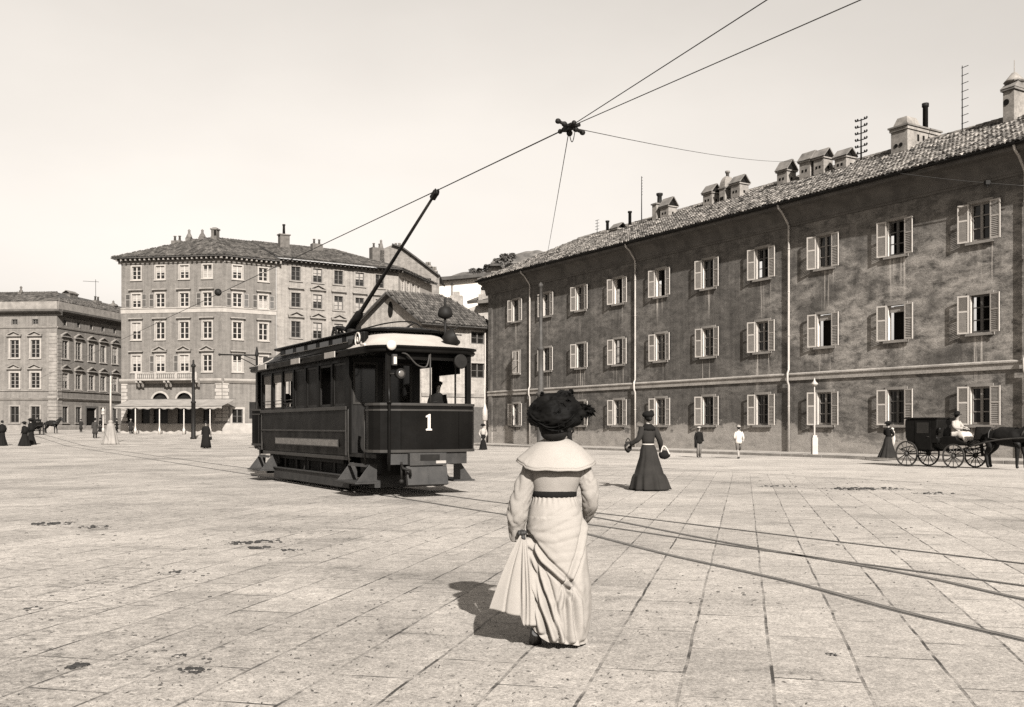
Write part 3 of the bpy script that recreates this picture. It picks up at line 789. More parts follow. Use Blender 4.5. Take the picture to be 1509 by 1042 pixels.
# doorway arches
for x in ax:
    m = MB(); N = 14; r0, r1 = .85, 1.05; cz = za-.85; vs = []
    for i in range(N+1):
        t = math.pi*i/N
        for rr in (r0, r1):
            for y in (-.05, .0): vs.append((x+rr*math.cos(t), y, cz+rr*math.sin(t)))
    m.add(vs, [q for i in range(N) for q in ((4*i, 4*i+2, 4*i+6, 4*i+4), (4*i+2, 4*i+3, 4*i+7, 4*i+6), (4*i, 4*i+4, 4*i+5, 4*i+1))])
    a = m.build('doorway', MT['stone'], hotel, FH.w(0, 0)-Vector(hotel.location), FH.rot)
    m = MB(); m.box(x-.85, x+.85, .3, .34, 1.0, za); m.build('pane', MT['glass'], a)
for px in (192, 214, 305):
    x = FH.x(px); m = MB(); m.box(x-.5, x+.5, .26, .3, 1.05, 3.9); m.build('shop_door', MT['glass'], hotel, FH.w(0, 0)-Vector(hotel.location), FH.rot)
# roofs
RD = 7.5
zR1 = FR.z(345, 348.6, RD); zR2 = FR.z(482, 365, RD); print('ridge', zR1, zR2, FR.z(539, 371, RD))
ZRG = 21.9
ov = .75
cnr = FR.w(-.3, -ov, EH)
E0 = FH.w(-ov, -ov, EH); E1 = Vector((cnr.x, cnr.y, EH)); E1 = FH.w(LHL+.25, -ov, EH)
R1 = FR.w(1.2, RD, ZRG); R0 = FH.w(5.2, 5.6, ZRG-.6); EB = FH.w(-ov, 13, EH)
Em, Rm = FR.w(XP+.15, -ov, EH), FR.w(XP+.15, RD, ZRG)
upL = FH.w(0, 6, 2.9)-FH.w(0, 0, 0); dHLn = -upL; dRn = FR.w(0, 0, 0)-FR.w(0, RD+ov, ZRG-EH); dLs = FH.w(0, 0, 0)-FH.w(6, 0, 2.7)
hr = roof_part(hotel, [([E0, E1, R1, R0], dHLn), ([E1, Em, Rm, R1], dRn), ([EB, E0, R0], dLs), ([R0, R1, Rm, FR.w(XP, 15.5, EH), EB], None)], .30, .5, [MT['tiles2'], MT['tilebed']], seed=6)
hr.location = (0, 0, 0)
ridgeh = FR.z(539, 371, RD)
E2 = FR.w(XE+.7, -ov, EH+.35); R2 = FR.w(XE-4.6, RD, ZRG+.1); Em2, Rm2 = FR.w(XP-.1, -ov-.05, EH+.35), FR.w(XP-.1, RD, ZRG+.1)
dE = Vector((.236, .97)); FE = Frame(*FR.w(XE, 0).to_2d(), *dE)
E3 = FE.w(12, -.7, EH+.35); E2 = FE.w(-.7, -.7, EH+.35)
yR2 = (R2.to_2d()-Vector(FE.o)).dot(Vector(FE.e)); R3 = FE.w(12, yR2, ZRG+.1)
dEn = FE.w(0, 0, 0)-FE.w(0, 6, 3.0)
pr = roof_part(pale, [([Em2, E2, R2, Rm2], dRn), ([E2, E3, R3, R2], dEn)], .30, .5, [MT['tiles2'], MT['tilebed']], seed=7)
# pale house walls and windows
colsP = [FR.x(p) for p in (436, 468, 499, 530, 559.5)]
zz = lambda py: FR.z(436, py)
rowsP = [(zz(413.5), zz(393)), (zz(452.5), zz(431.5)), (zz(497.5), zz(473.5)), (zz(543), zz(520)), (zz(590), zz(566))]
opsP = [(x-.52, x+.52, a, b) for x in colsP for a, b in rowsP]
build_wall(pale, FR, XE, .0, EH+.3, opsP, [MT['pale'], MT['stone']], x0=XP+.02)
colsE = [1.4, 3.2, 5.0, 6.8]
opsE = [(x-.5, x+.5, a, b) for x in colsE for a, b in rowsP]
build_wall(pale, FE, 12, .0, EH+.3, opsE, [MT['pale'], MT['stone']])
for ri, (a, b) in enumerate(rowsP):
    for ci, x in enumerate(colsP):
        hd = [None, 'tri' if ci == 1 else 'flat', 'tri', 'tri', None][ri]
        kit = win_kit(('pale', ri, hd), 1.04, b-a, .2, 'sashd', 'glass', (1, 2), hd, True, 'stone2')
        window(pale, FR, kit, x, a, True, rw_.choice([None, 'blind', 'blind', 'half', None]))
    for x in colsE:
        kit = win_kit(('palee', ri), 1.0, b-a, .15, 'paintw', 'glass', (1, 2), None)
        window(pale, FE, kit, x, a, False, rw_.choice(['blind', None]))
m = MB(); k = XP
while k < XE+.4: m.box(k, k+.14, -.6, -.02, EH+.0, EH+.22); k += .5
m.box(XP+.03, XE, -.08, 0, EH-.3, EH-.02); m.build('cornice', MT['darkstone'], pale, FR.w(0, 0)-Vector(pale.location), FR.rot)
zq = zz(512); strip(pale, FR, 'string_course', [(0, zq-.3), (-.1, zq-.28), (-.16, zq), (0, zq+.04)], XP+.03, XE, 'stone')
# chimneys on these two roofs
CMAT2 = [mk('sooty far chimney', .10, .4, 2, .95, .3, 14, .1), CMAT[1], MT['dark'], MT['iron']]
def chim_at(root, rf, fr, c, px0, px1, ytop, ybase, kind, name='chimney'):
    x0, x1 = fr.x(px0, c), fr.x(px1, c); zt, zb = fr.z(px0, ytop, c), fr.z(px0, ybase, c)-.8; m = MB(); xm = (x0+x1)/2; w = (x1-x0)/2; y0, y1 = c, c+max(.7, w*1.2)
    ym = (y0+y1)/2
    if kind == 'box':
        m.box(x0, x1, y0, y1, zb, zt-.25, 0); m.box(x0-.08, x1+.08, y0-.08, y1+.08, zt-.25, zt-.1, 1); m.box(x0+.1, x1-.1, y0+.1, y1-.1, zt-.1, zt, 0); m.box(x0+(x1-x0)*.55, x1-.03, y0-.02, y0+.05, zt-.9, zt-.3, 2)
    elif kind == 'urn':
        m.box(x0, x1, y0, y1, zb, zb+(zt-zb)*.55, 0); z = zb+(zt-zb)*.55
        m.lathe([(w*1.15, z), (w*1.15, z+.1), (w*.9, z+.3), (w*.5, zt-.45), (.12, zt-.25), (.16, zt-.15), (.03, zt)], (xm, ym, 0), 10, 0)
    elif kind == 'pipe':
        z = zb+(zt-zb)*.6
        m.box(x0, x1, y0, y1, zb, z, 0); m.box(x0-.1, x1+.1, y0-.1, y1+.1, z, z+.12, 1); m.lathe([(.16, z+.12), (.13, zt-.2), (.17, zt-.15), (.17, zt)], (xm, ym, 0), 10, 3)
    elif kind == 'pots':
        z = zt-.55; m.box(x0, x1, y0, y1, zb, z, 0); n = max(2, int((x1-x0)/.5))
        for i in range(n): m.lathe([(.14, z), (.11, zt-.1), (.16, zt-.08), (.16, zt)], (x0+(x1-x0)*(i+.5)/n, ym, 0), 8, 0)
    elif kind == 'house': ch_house(m, x0, x1, y0, y1, zb, zt-.4, zt)
    o = m.build(name, CMAT2, rf, fr.w(0, 0)-Vector(root.location), fr.rot); return o
for a in ((252, 266, 347, 356, 'pots'), (273, 280, 337, 355, 'urn'), (292, 300, 337, 354, 'urn'), (311, 319, 335, 352, 'box')): chim_at(hotel, hr, FH, 5.5, *a)
for a in ((413, 427, 329, 360, 'pipe'), (461, 476, 351, 364, 'pots'), (549, 566, 357, 378, 'pots'), (560, 567, 352, 378, 'urn')): chim_at(pale, pr, FR, 5.0, *a)

# cafe awning
aw = empty('cafe_awning', FH.w(5, -3.2, gz(-32, 98)), FH.rot, 'long pale canvas awning on slim white posts in front of the hotel arches', 'awning')
C2 = -3.4
a0, a1 = FH.x(167, C2), FH.x(327, C2); zt_, zb_ = FH.z(250, 588.5, -.6), FH.z(250, 599, C2)
m = MB(); nu, nv = 64, 8
o2 = lambda x, y, z: (x-5, y+3.2, z-gz(-32, 98))
vs = []
for j in range(nv+1):
    for i in range(nu+1):
        t = j/nv; x = a0+(a1-a0)*i/nu; sag = -.10*abs(math.sin(math.pi*i/nu*5))*t-.05*math.sin(math.pi*t)
        vs.append(o2(x, -.3+(C2+.3)*t, zt_+(zb_-zt_)*t+sag+.05))
for j in range(2):
    for i in range(nu+1):
        x = a0+(a1-a0)*i/nu; vs.append(o2(x, C2-.02, zb_+.05-.10*abs(math.sin(math.pi*i/nu*5))-(.22+.06*math.sin(i*1.3))*(j+1)/2-(0 if j == 0 else .0)))
nn = nu+1; fs = [(j*nn+i, j*nn+i+1, (j+1)*nn+i+1, (j+1)*nn+i) for j in range(nv) for i in range(nu)]
b0 = nv*nn; fs += [((nv+j)*nn+i, (nv+j)*nn+i+1, (nv+j+1)*nn+i+1, (nv+j+1)*nn+i) for j in range(2) for i in range(nu)]
m.add(vs, fs, 0, True); m.build('canopy', MT['canvas'], aw, solid=.02)
for px, by in ((199.5, 637), (235, 638), (271, 634), (309.5, 634)):
    x = FH.x(px, C2+.1); m = MB()
    p = FH.w(x, C2+.1); zg_ = gz(p.x, p.y)
    m.lathe([(.14, zg_), (.14, zg_+.5), (.09, zg_+.6), (.06, zg_+.9), (.05, zb_+.0)], (x-5, C2+.1+3.2, -gz(-32, 98)), 10); m.build('post', MT['paintw'], aw)
m = MB(); m.bar(o2(a0, C2, zb_+.02), o2(a1, C2, zb_+.02), .06, .06); m.build('front_rail', MT['ironl'], aw)

# ================================================================== far left palazzo
CL = Vector((-53.18, 115, 0))
lf = Frame(*(CL.to_2d()-Vector((.995, -.1)).normalized()*18), .995, -.1); rf_ = Frame(CL.x, CL.y, .187, .982)
pz = empty('palazzo', CL, 0, 'sandy three storey palazzo with pedimented windows at the far left of the square', 'building')
LL = 18*1.0
def ZL(px, py): return lf.z(px, py) if px < 84 else rf_.z(px, py)
xl = [lf.x(21.5), lf.x(52), lf.x(21.5)-4.2, lf.x(-35)]; xr = [rf_.x(p) for p in (96, 115.5, 134.5, 151.5, 169)]+[rf_.x(169)+2.6*i for i in (1, 2, 3)]
zr_ = [(ZL(21.5, 673/3.86+400-2), ZL(21.5, 577/3.86+400)), (ZL(21.5, 492/3.86+400), ZL(21.5, 390/3.86+400))]
zg2 = (ZL(21.5, 860/3.86+400), ZL(21.5, 768/3.86+400)); zat = (ZL(21.5, 302/3.86+400), ZL(21.5, 274/3.86+400))
opA = [(x-.55, x+.55, a, b) for x in xl for a, b in zr_]+[(x-.55, x+.55, *zg2) for x in xl]+[(x-.33, x+.33, *zat) for x in xl]
opB = [(x-.55, x+.55, a, b) for x in xr for a, b in zr_]+[(x-.5, x+.5, *zg2) for x in xr if abs(x-rf_.x(134.5)) > .1]+[(x-.33, x+.33, *zat) for x in xr]
xd = rf_.x(134.5); opB.append((xd-1.0, xd+1.0, .9, ZL(100, 600)))
ZC = ZL(84, 459)
build_wall(pz, lf, LL, .0, ZC+.1, opA, [MT['sand'], MT['stone']]); build_wall(pz, rf_, 24, .0, ZC+.1, opB, [MT['sand'], MT['stone']])
for fr, cols in ((lf, xl), (rf_, xr)):
    for x in cols:
        for ri, (a, b) in enumerate(zr_):
            window(pz, fr, win_kit(('pz', ri), 1.1, b-a, .18, 'shut2', 'glass', (1, 3), 'tri' if ri == 1 or fr is rf_ or True else 'flat'), x, a, True, rw_.choice([None, 'blind', None]))
        window(pz, fr, win_kit('pzat', .66, zat[1]-zat[0], .05, 'sashd', 'glass', (1, 1), None, False, 'sashd'), x, zat[0], False)
        if fr is lf or abs(x-xd) > .1: window(pz, fr, win_kit('pzg' if fr is lf else 'pzg2', 1.1 if fr is lf else 1.0, zg2[1]-zg2[0], .18, 'sashd', 'glass', (1, 1), None, True, 'stone2'), x, zg2[0], False)
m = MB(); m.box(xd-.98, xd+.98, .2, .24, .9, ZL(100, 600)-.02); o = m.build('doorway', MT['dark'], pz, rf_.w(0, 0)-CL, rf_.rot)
m = MB(); m.box(xd-1.25, xd-1.0, -.06, .1, .9, ZL(100, 600)+.2); m.box(xd+1.0, xd+1.25, -.06, .1, .9, ZL(100, 600)+.2); m.box(xd-.99, xd+.99, -.06, .1, ZL(100, 600), ZL(100, 600)+.2); m.build('frame', MT['sashd'], o)
zs1 = ZL(84, 586.5); zs2 = ZL(84, 481)
for fr, L, x0 in ((lf, LL+.0, 0), (rf_, 24, 0)):
    e = .0
    strip(pz, fr, 'string_course', [(0, zs1-.3), (-.08, zs1-.28), (-.2, zs1-.1), (-.25, zs1), (0, zs1+.05)], x0, L, 'stone2')
    zz1 = ZL(84, 575); strip(pz, fr, 'string_course', [(0, zz1-.12), (-.12, zz1-.1), (-.14, zz1), (0, zz1+.03)], x0, L, 'stone2')
    strip(pz, fr, 'string_course', [(0, zs2-.18), (-.1, zs2-.16), (-.16, zs2), (0, zs2+.04)], x0, L, 'stone2')
    strip(pz, fr, 'plinth', [(0, .2), (-.12, .2), (-.12, ZL(84, 628)), (0, ZL(84, 627))], x0, L, 'stone2')
    strip(pz, fr, 'cornice', [(0, ZC-.5), (-.12, ZC-.45), (-.2, ZC-.25), (-.55, ZC-.15), (-.75, ZC), (-.8, ZC+.22), (0, ZC+.24)], x0-.0, L+(.7 if fr is lf else 0), 'darkstone')
    strip(pz, fr, 'parapet', [(.0, ZC+.24), (-.18, ZC+.25), (-.18, ZL(84, 444)), (.3, ZL(84, 444)+.02)], x0, L+(.1 if fr is lf else 0), 'stone2')
m = MB()
for i in range(9): z = 1.2+i*.42; m.box(LL-1.15+(.12 if i % 2 else 0), LL-.01, -.07, 0, z, z+.38)
for i in range(17): z = 5.2+i*.42; m.box(LL-1.0, LL-.01, -.05, 0, z, z+.39)
m.build('quoin', MT['stone2'], pz, lf.w(0, 0)-CL, lf.rot)
m = MB()
for i in range(26): z = 1.2+i*.42; m.box(.03, .9, -.06, 0, z, z+.38)
m.build('quoin', MT['stone2'], pz, rf_.w(0, 0)-CL, rf_.rot)
ZP = ZL(84, 444); zrr = lf.z(70, 432, 6.0); print('palazzo ridge', ZP, zrr)
hip = lf.w(LL-3.2, 5.5, zrr)
prf = roof_part(pz, [([lf.w(0, 0, ZP), lf.w(LL, 0, ZP), hip, lf.w(0, 5.5, zrr)], lf.w(0, 0, 0)-lf.w(0, 5.5, zrr-ZP)),
                ([rf_.w(0, 0, ZP), rf_.w(24, 0, ZP), rf_.w(24, 4.5, zrr), hip], rf_.w(0, 0, 0)-rf_.w(0, 4.5, zrr-ZP))], .32, .5, [MT['tiles2'], MT['tilebed']], seed=9)
for a in ((26, 31, 421, 434, 'urn'), ): chim_at(pz, prf, lf, 4.0, *a)
for a in ((103, 115, 428, 441, 'house'), (142, 150, 436, 449, 'pots'), (167, 174, 442, 453, 'urn')): chim_at(pz, prf, rf_, 3.0, *a)
m = MB(); p = at(141, 440, 124); m.tube([(0, 0, 0), (0, 0, 2.4)], .03, 6)
ae = empty('roof_aerial', p, 0, 'thin aerial with a long crossbar on the palazzo roof at far left', 'aerial'); m.build('pole', MT['iron'], ae)
m = MB(); m.tube([(-1.6, 0, 2.2), (.4, 0, 2.1)], .025, 6); m.build('crossarm', MT['iron'], ae)

# ================================================================== small gabled house behind the tram
YG = 74
g0 = at(621, 467, YG); gd = Vector((.8286, .56))
FG = Frame(g0.x, g0.y, *gd)
gh = empty('gabled_house', (g0.x, g0.y, 0), 0, 'low gabled house with dirty white walls and a tiled roof right behind the tram', 'house')
ZE = g0.z-.15; XG = FG.x(727); GW = 6.4
wz = lambda py: FG.z(704, py)
xw = FG.x(704)
ops = [(xw-.62, xw+.62, wz(507), wz(489)), (xw-.62, xw+.62, wz(557), wz(535.5))]
build_wall(gh, FG, XG, -.2, ZE, ops, [MT['house'], MT['stone']])
for z0, z1 in ((wz(507), wz(489)), (wz(557), wz(535.5))): window(gh, FG, win_kit(('gh', round(z0)), 1.24, z1-z0, .14, 'sashd', 'glass', (1, 1), None, False), xw, z0, False)
# left gable: runs back to the left from the near corner
ap = at(575.7, 429.5, YG+3.0)
FL = Frame(*(FG.w(0, 0).to_2d()+Vector((-.80, .60))*GW), .80, -.60)
zap = ZE+2.1
m = MB(); dd = .0
vs = [(0, 0, -.2), (GW, 0, -.2), (GW, 0, ZE), (GW/2, 0, zap), (0, 0, ZE)]
m.add(vs, [(0, 1, 2, 3, 4)]); gw = m.build('gable_wall', MT['house'], gh, FL.w(0, 0)-Vector(gh.location), FL.rot, recalc=False)
m = MB(); N = 12
ell = [(GW/2+.26*math.cos(2*math.pi*i/N), zap-1.25+.62*math.sin(2*math.pi*i/N)*(1.15 if math.sin(2*math.pi*i/N) > 0 else .9)) for i in range(N)]
m.prism(ell, -.03, .02); m.build('vent', MT['dark'], gw)
m = MB()
for a, b in (((0-.5, ZE-.42), (GW/2, zap+.0)), ((GW+.5, ZE-.42), (GW/2, zap+.0))):
    m.bar((a[0], -.25, a[1]+.1), (b[0], -.25, b[1]+.1), .5, .2)
m.build('bargeboard', MT['darkstone'], gh, FL.w(0, 0)-Vector(gh.location), FL.rot)
RA = FL.w(GW/2, -.55, zap+.15); RBk = RA+Vector((gd.x, gd.y, 0))*(XG-1.2)
e0 = FG.w(-.65, -.7, ZE+.02); e0 = FL.w(GW+.6, -.6, ZE-.35); e1 = FG.w(XG+.3, -.6, ZE-.35); l0 = FL.w(-.6, -.6, ZE-.35); l1 = l0+Vector((gd.x, gd.y, 0))*(XG+1)
dns = FG.w(0, 0, 0)-FG.w(0, 3.5, 2.6)
grf = roof_part(gh, [([e0, e1, RBk, RA], dns), ([RA, RBk, l1, l0], None), ([e1, l1, RBk], e1+(l1-e1)*.5-RBk)], .22, .38, [MT['tiles2'], MT['tilebed']], seed=12)
strip(gh, FG, 'eaves_board', [(0, ZE-.3), (-.5, ZE-.32), (-.52, ZE-.45), (0, ZE-.6)], 0, XG, 'darkstone')
zst = FG.z(704, 581); strip(gh, FG, 'string_course', [(0, zst-.25), (-.08, zst-.25), (-.1, zst), (0, zst+.03)], 0, XG, 'stone2')
xx = FG.x(714); m = MB(); m.tube([(xx, -.1, ZE-.6), (xx, -.1, zst+.6), (xx+.2, -.1, zst+.2)], .06, 6); m.build('downpipe', MT['pipe'], gh, FG.w(0, 0)-Vector(gh.location), FG.rot)
for px, w_, py in ((706, .5, 600), (724.5, .35, 607)):
    x = FG.x(px); m = MB(); m.box(x-w_, x+w_, -.03, .05, .1, FG.z(px, py)); m.build('door', MT['sashd'], gh, FG.w(0, 0)-Vector(gh.location), FG.rot)

# ================================================================== firewall gable, white house and hill behind
YF = 132
def slab(name, pts, Y, thick, mat, lab, cat, top=None):
    P = [at(px, py, Y) for px, py in pts]; m = MB(); n = len(P)
    c = Vector((P[0].x, Y, 0)); a = [p-c for p in P]; b = [p+Vector((-thick*.15, thick, 0))-c for p in P]
    m.add(a+b, [tuple(range(n)), tuple(range(2*n-1, n-1, -1))]+[(i, (i+1) % n, (i+1) % n+n, i+n) for i in range(n)])
    o = empty(name, c, 0, lab, cat); wl = m.build('wall', MT[mat], o); return o, wl
fw, _ = slab('tall_gable_house', [(560, 640), (647, 640), (647.5, 407), (614, 381), (593.6, 366), (578, 361), (566, 366), (560, 380)], YF, 10, 'rubble', 'tall bare gable house rising behind the pale apartment house', 'house')
c0 = Vector(fw.location); m = MB()
ed = [(647.8, 406), (614, 380), (593.6, 365), (578, 360)]
for (a, b), (c, d) in zip(ed[:-1], ed[1:]): m.bar(at(a, b, YF-.2)-c0+Vector((0, 5, 0)), at(c, d, YF-.2)-c0+Vector((0, 5, 0)), 10.6, .18)
m.build('roof', MT['tilebed'], fw)
for px0, px1, y0, y1 in ((579, 592, 362, 372), (626, 635, 390, 405), (636, 643, 397, 410)):
    m = MB(); a, b = at(px0, y0, YF+3)-c0, at(px1, y1+6, YF+3)-c0
    m.box(a.x, b.x, a.y, a.y+1, b.z, a.z-.3); m.box(a.x-.12, b.x+.12, a.y-.12, a.y+1.12, a.z-.3, a.z-.12)
    for k in range(2): m.lathe([(.2, 0), (.16, .5), (.22, .55)], (a.x+(b.x-a.x)*(.3+.4*k), a.y+.5, a.z-.12), 8)
    m.build('chimney', CMAT, fw)
m = MB(); a = at(640, 430, YF)-c0
for px, py in ((632, 418), (638, 444), (612, 424)): p = at(px, py, YF)-c0; m.box(p.x-.3, p.x+.3, -.05, .1, p.z, p.z+.7)
m.build('window', MT['dark'], fw)
wh, _ = slab('white_terrace_house', [(640, 640), (740, 640), (740, 404), (712, 407.5), (680, 410.5), (640, 413)], 150, 9, 'reveal', 'long plain white wall of a house on the slope below the hill', 'house')
c0 = Vector(wh.location); m = MB()
for (a, b), (c, d) in (((640, 412), (680, 409)), ((680, 409), (712, 406)), ((712, 406), (742, 402.5))): m.bar(at(a, b, 149.4)-c0, at(c, d, 149.4)-c0, 1.2, .5)
m.build('roof', MT['tilebed'], wh)
m = MB(); p = at(666, 440, 140)
tp = empty('wire_pole', p, 0, 'thin dark pole standing against the distant white wall', 'pole'); m.tube([(0, 0, 0), (0, 0, 2.3)], .09, 6); m.build('pole', MT['iron'], tp)
m = MB(); m.tube([(-.3, 0, 1.9), (.3, 0, 1.9)], .05, 6); m.build('crossarm', MT['iron'], tp)
# a low tiled house at the foot of the dark building
lh, _ = slab('low_tiled_house', [(668, 640), (730, 640), (730, 447), (706, 449), (690, 455), (668, 440)], 95, 6, 'house', 'low house squeezed between the gabled house and the long dark building', 'house')
c0 = Vector(lh.location); m = MB()
m.bar(at(704, 446.5, 94.5)-c0, at(731, 444, 94.5)-c0, 1.6, .3); m.bar(at(705, 444, 96)-c0, at(731, 434, 98)-c0, 3, .3); m.build('roof', MT['darkstone'], lh)
m = MB(); p = at(712, 442, 96)-c0; m.box(p.x-.45, p.x+.45, p.y-.4, p.y+.4, p.z-.6, p.z+.5); m.box(p.x-.25, p.x+.25, p.y-.25, p.y+.25, p.z+.5, p.z+.9); m.ball((p.x, p.y, p.z+1.1), .24, 3); m.tube([(p.x, p.y, p.z+1.1), (p.x, p.y, p.z+1.6)], .05, 6, 3); m.build('chimney', CMAT, lh)
m = MB(); p = at(672, 437, 94)-c0; m.box(p.x-.6, p.x+.6, p.y, p.y+1, p.z-1, p.z+.1); m.box(p.x-.3, p.x+.3, p.y+.2, p.y+.8, p.z+.1, p.z+.5); m.build('chimney', CMAT, lh)
hh, _ = slab('hill_house', [(724, 440), (752, 440), (752, 404), (748, 404), (738, 392), (733, 391), (727, 391), (724, 392)], 185, 7, 'rubble', 'small gabled house half hidden on the hillside by the end of the tiled roof', 'house')
c0 = Vector(hh.location); m = MB(); m.bar(at(738, 391.2, 184.5)-c0+Vector((0, 3, 0)), at(755, 409, 184.5)-c0+Vector((0, 3, 0)), 7.5, .4); m.bar(at(722, 391, 184.5)-c0+Vector((0, 3, 0)), at(738, 391, 184.5)-c0+Vector((0, 3, 0)), 7.5, .4); m.build('roof', MT['tilebed'], hh)
# hill
prof = [(380, 560), (480, 520), (560, 470), (620, 430), (660, 409), (700, 400), (715, 397), (728, 388), (742, 380), (756, 376), (775, 374), (800, 372.5), (830, 371), (870, 373), (920, 392), (1000, 430), (1100, 520)]
m = MB(); vs = []; nr = 10
cols_ = []
for i in range(len(prof)-1):
    for k in range(6): t = k/6; cols_.append((prof[i][0]+(prof[i+1][0]-prof[i][0])*t, prof[i][1]+(prof[i+1][1]-prof[i][1])*t))
for px, py in cols_:
    top = at(px, py, 235)
    for j in range(nr+1):
        t = j/nr; Y = 175+t*60; z = -1+(top.z+1)*(t**.8); x = top.x*Y/235
        nz = mnoise.noise(Vector((x*.12, Y*.12, 1.3)))*1.2*t+mnoise.noise(Vector((x*.5, Y*.5, 4)))*.45*t
        vs.append((x, Y, z+nz))
    for j in range(1, 4): vs.append((top.x*(1+.1*j), 235+40*j, top.z-8*j))
nn = nr+4
m.add(vs, [(i*nn+j, (i+1)*nn+j, (i+1)*nn+j+1, i*nn+j+1) for i in range(len(cols_)-1) for j in range(nn-1)], 0, True)
tag(m.build('hill', MT['hill'], recalc=False), kind='structure')
rb = random.Random(14)
def bush_mesh(seed, r_=1.0):
    q = random.Random(seed); m = MB()
    for _ in range(260):
        a = q.uniform(0, 6.283); h = q.random()**.7; rr = r_*math.sqrt(q.random())*(1-.55*h)*(1+.25*math.sin(a*3+seed)); z = h*1.5*r_
        c = Vector((rr*math.cos(a), rr*math.sin(a), z)); s_ = .16*r_*q.uniform(.6, 1.4)
        t1 = Vector((q.gauss(0, 1), q.gauss(0, 1), q.gauss(0, 1))).normalized(); t2 = t1.orthogonal().normalized()
        m.add([c+t1*s_, c+t2*s_, c-t1*s_, c-t2*s_], [(0, 1, 2, 3)])
    m.tube([(0, 0, -.6), (0, 0, .5*r_)], .07*r_, 5)
    return m.mesh('bush', MT['leaf'])
bms = [bush_mesh(s_) for s_ in range(3)]
bl = ['round dark bush on the hill crest farthest to the left', 'dark bush on the hill crest above the white wall', 'scrubby bush beside the hill house', 'tall dark bush behind the hill house roof', 'wide bush near the top of the hill', 'small bush at the top of the hill']
for i, (px, py, s_) in enumerate(((697, 401, 1.5), (706, 400, 1.3), (719, 398, 1.9), (732, 390, 2.0), (744, 384, 2.2), (755, 378, 1.4))):
    o = ob('bush', bms[i % 3], None, at(px, py, 228)-Vector((0, 0, .5)), rb.uniform(0, 6), (s_*.85, s_*.85, s_*.6)); tag(o, bl[i], 'bush', 'bushes on the hill crest')
# ================================================================== the tram (x = its right side, y = backwards from the front, z up)
tm = empty('tram', CF, math.atan2(B_.y, B_.x), 'dark single deck tram car number 1 with white canopy end and trolley pole', 'tram')
PT = mk('tram varnished paint', .0055, .35, 1.6, .36, .05, 8, .035, fine=.15, rvar=.12)
PT2 = mk('tram side paint', .009, .30, 1.2, .45, .05, 8, .05, fine=.15, rvar=.12)
TRW = mk('tram white roof paint', .36, .12, 2.0, .55, spec=.3)
TRG = mk('tram beading', .030, .25, 3, .45, spec=.12)
TRB = mk('faded route board', .13, .22, 7, .7, fine=.25, fsc=26)
BOARD = mk('blank cream board', .26, .12, 4, .7)
WOOD = mk('dark tram woodwork', .012, .4, 3, .5, .1, 20, .12, stretch=(6, 6, 1))
IRT = mk('dusty tram ironwork', .020, .5, 4, .7, .2, 30, .3, fine=.2)
TGL = mk('tram window glass', .012, .3, 1, .08, spec=.5)
WHN = mk('white numeral paint', .5, .05, 5, .6)
LENS = mk('lamp lens', .08, .2, 5, .25, spec=.3)
OPAL = mk('white lamp disc', .45, .04, 5, .35)
HW = 1.05; Y1, Y2 = 1.85, 8.15          # saloon
ZF, ZS, ZW, ZEV = .86, 1.82, 2.78, 2.96   # floor, sill, window head, eave
def tb(name, m, mat, parent=tm, **k): return m.build(name, mat, parent, **k)
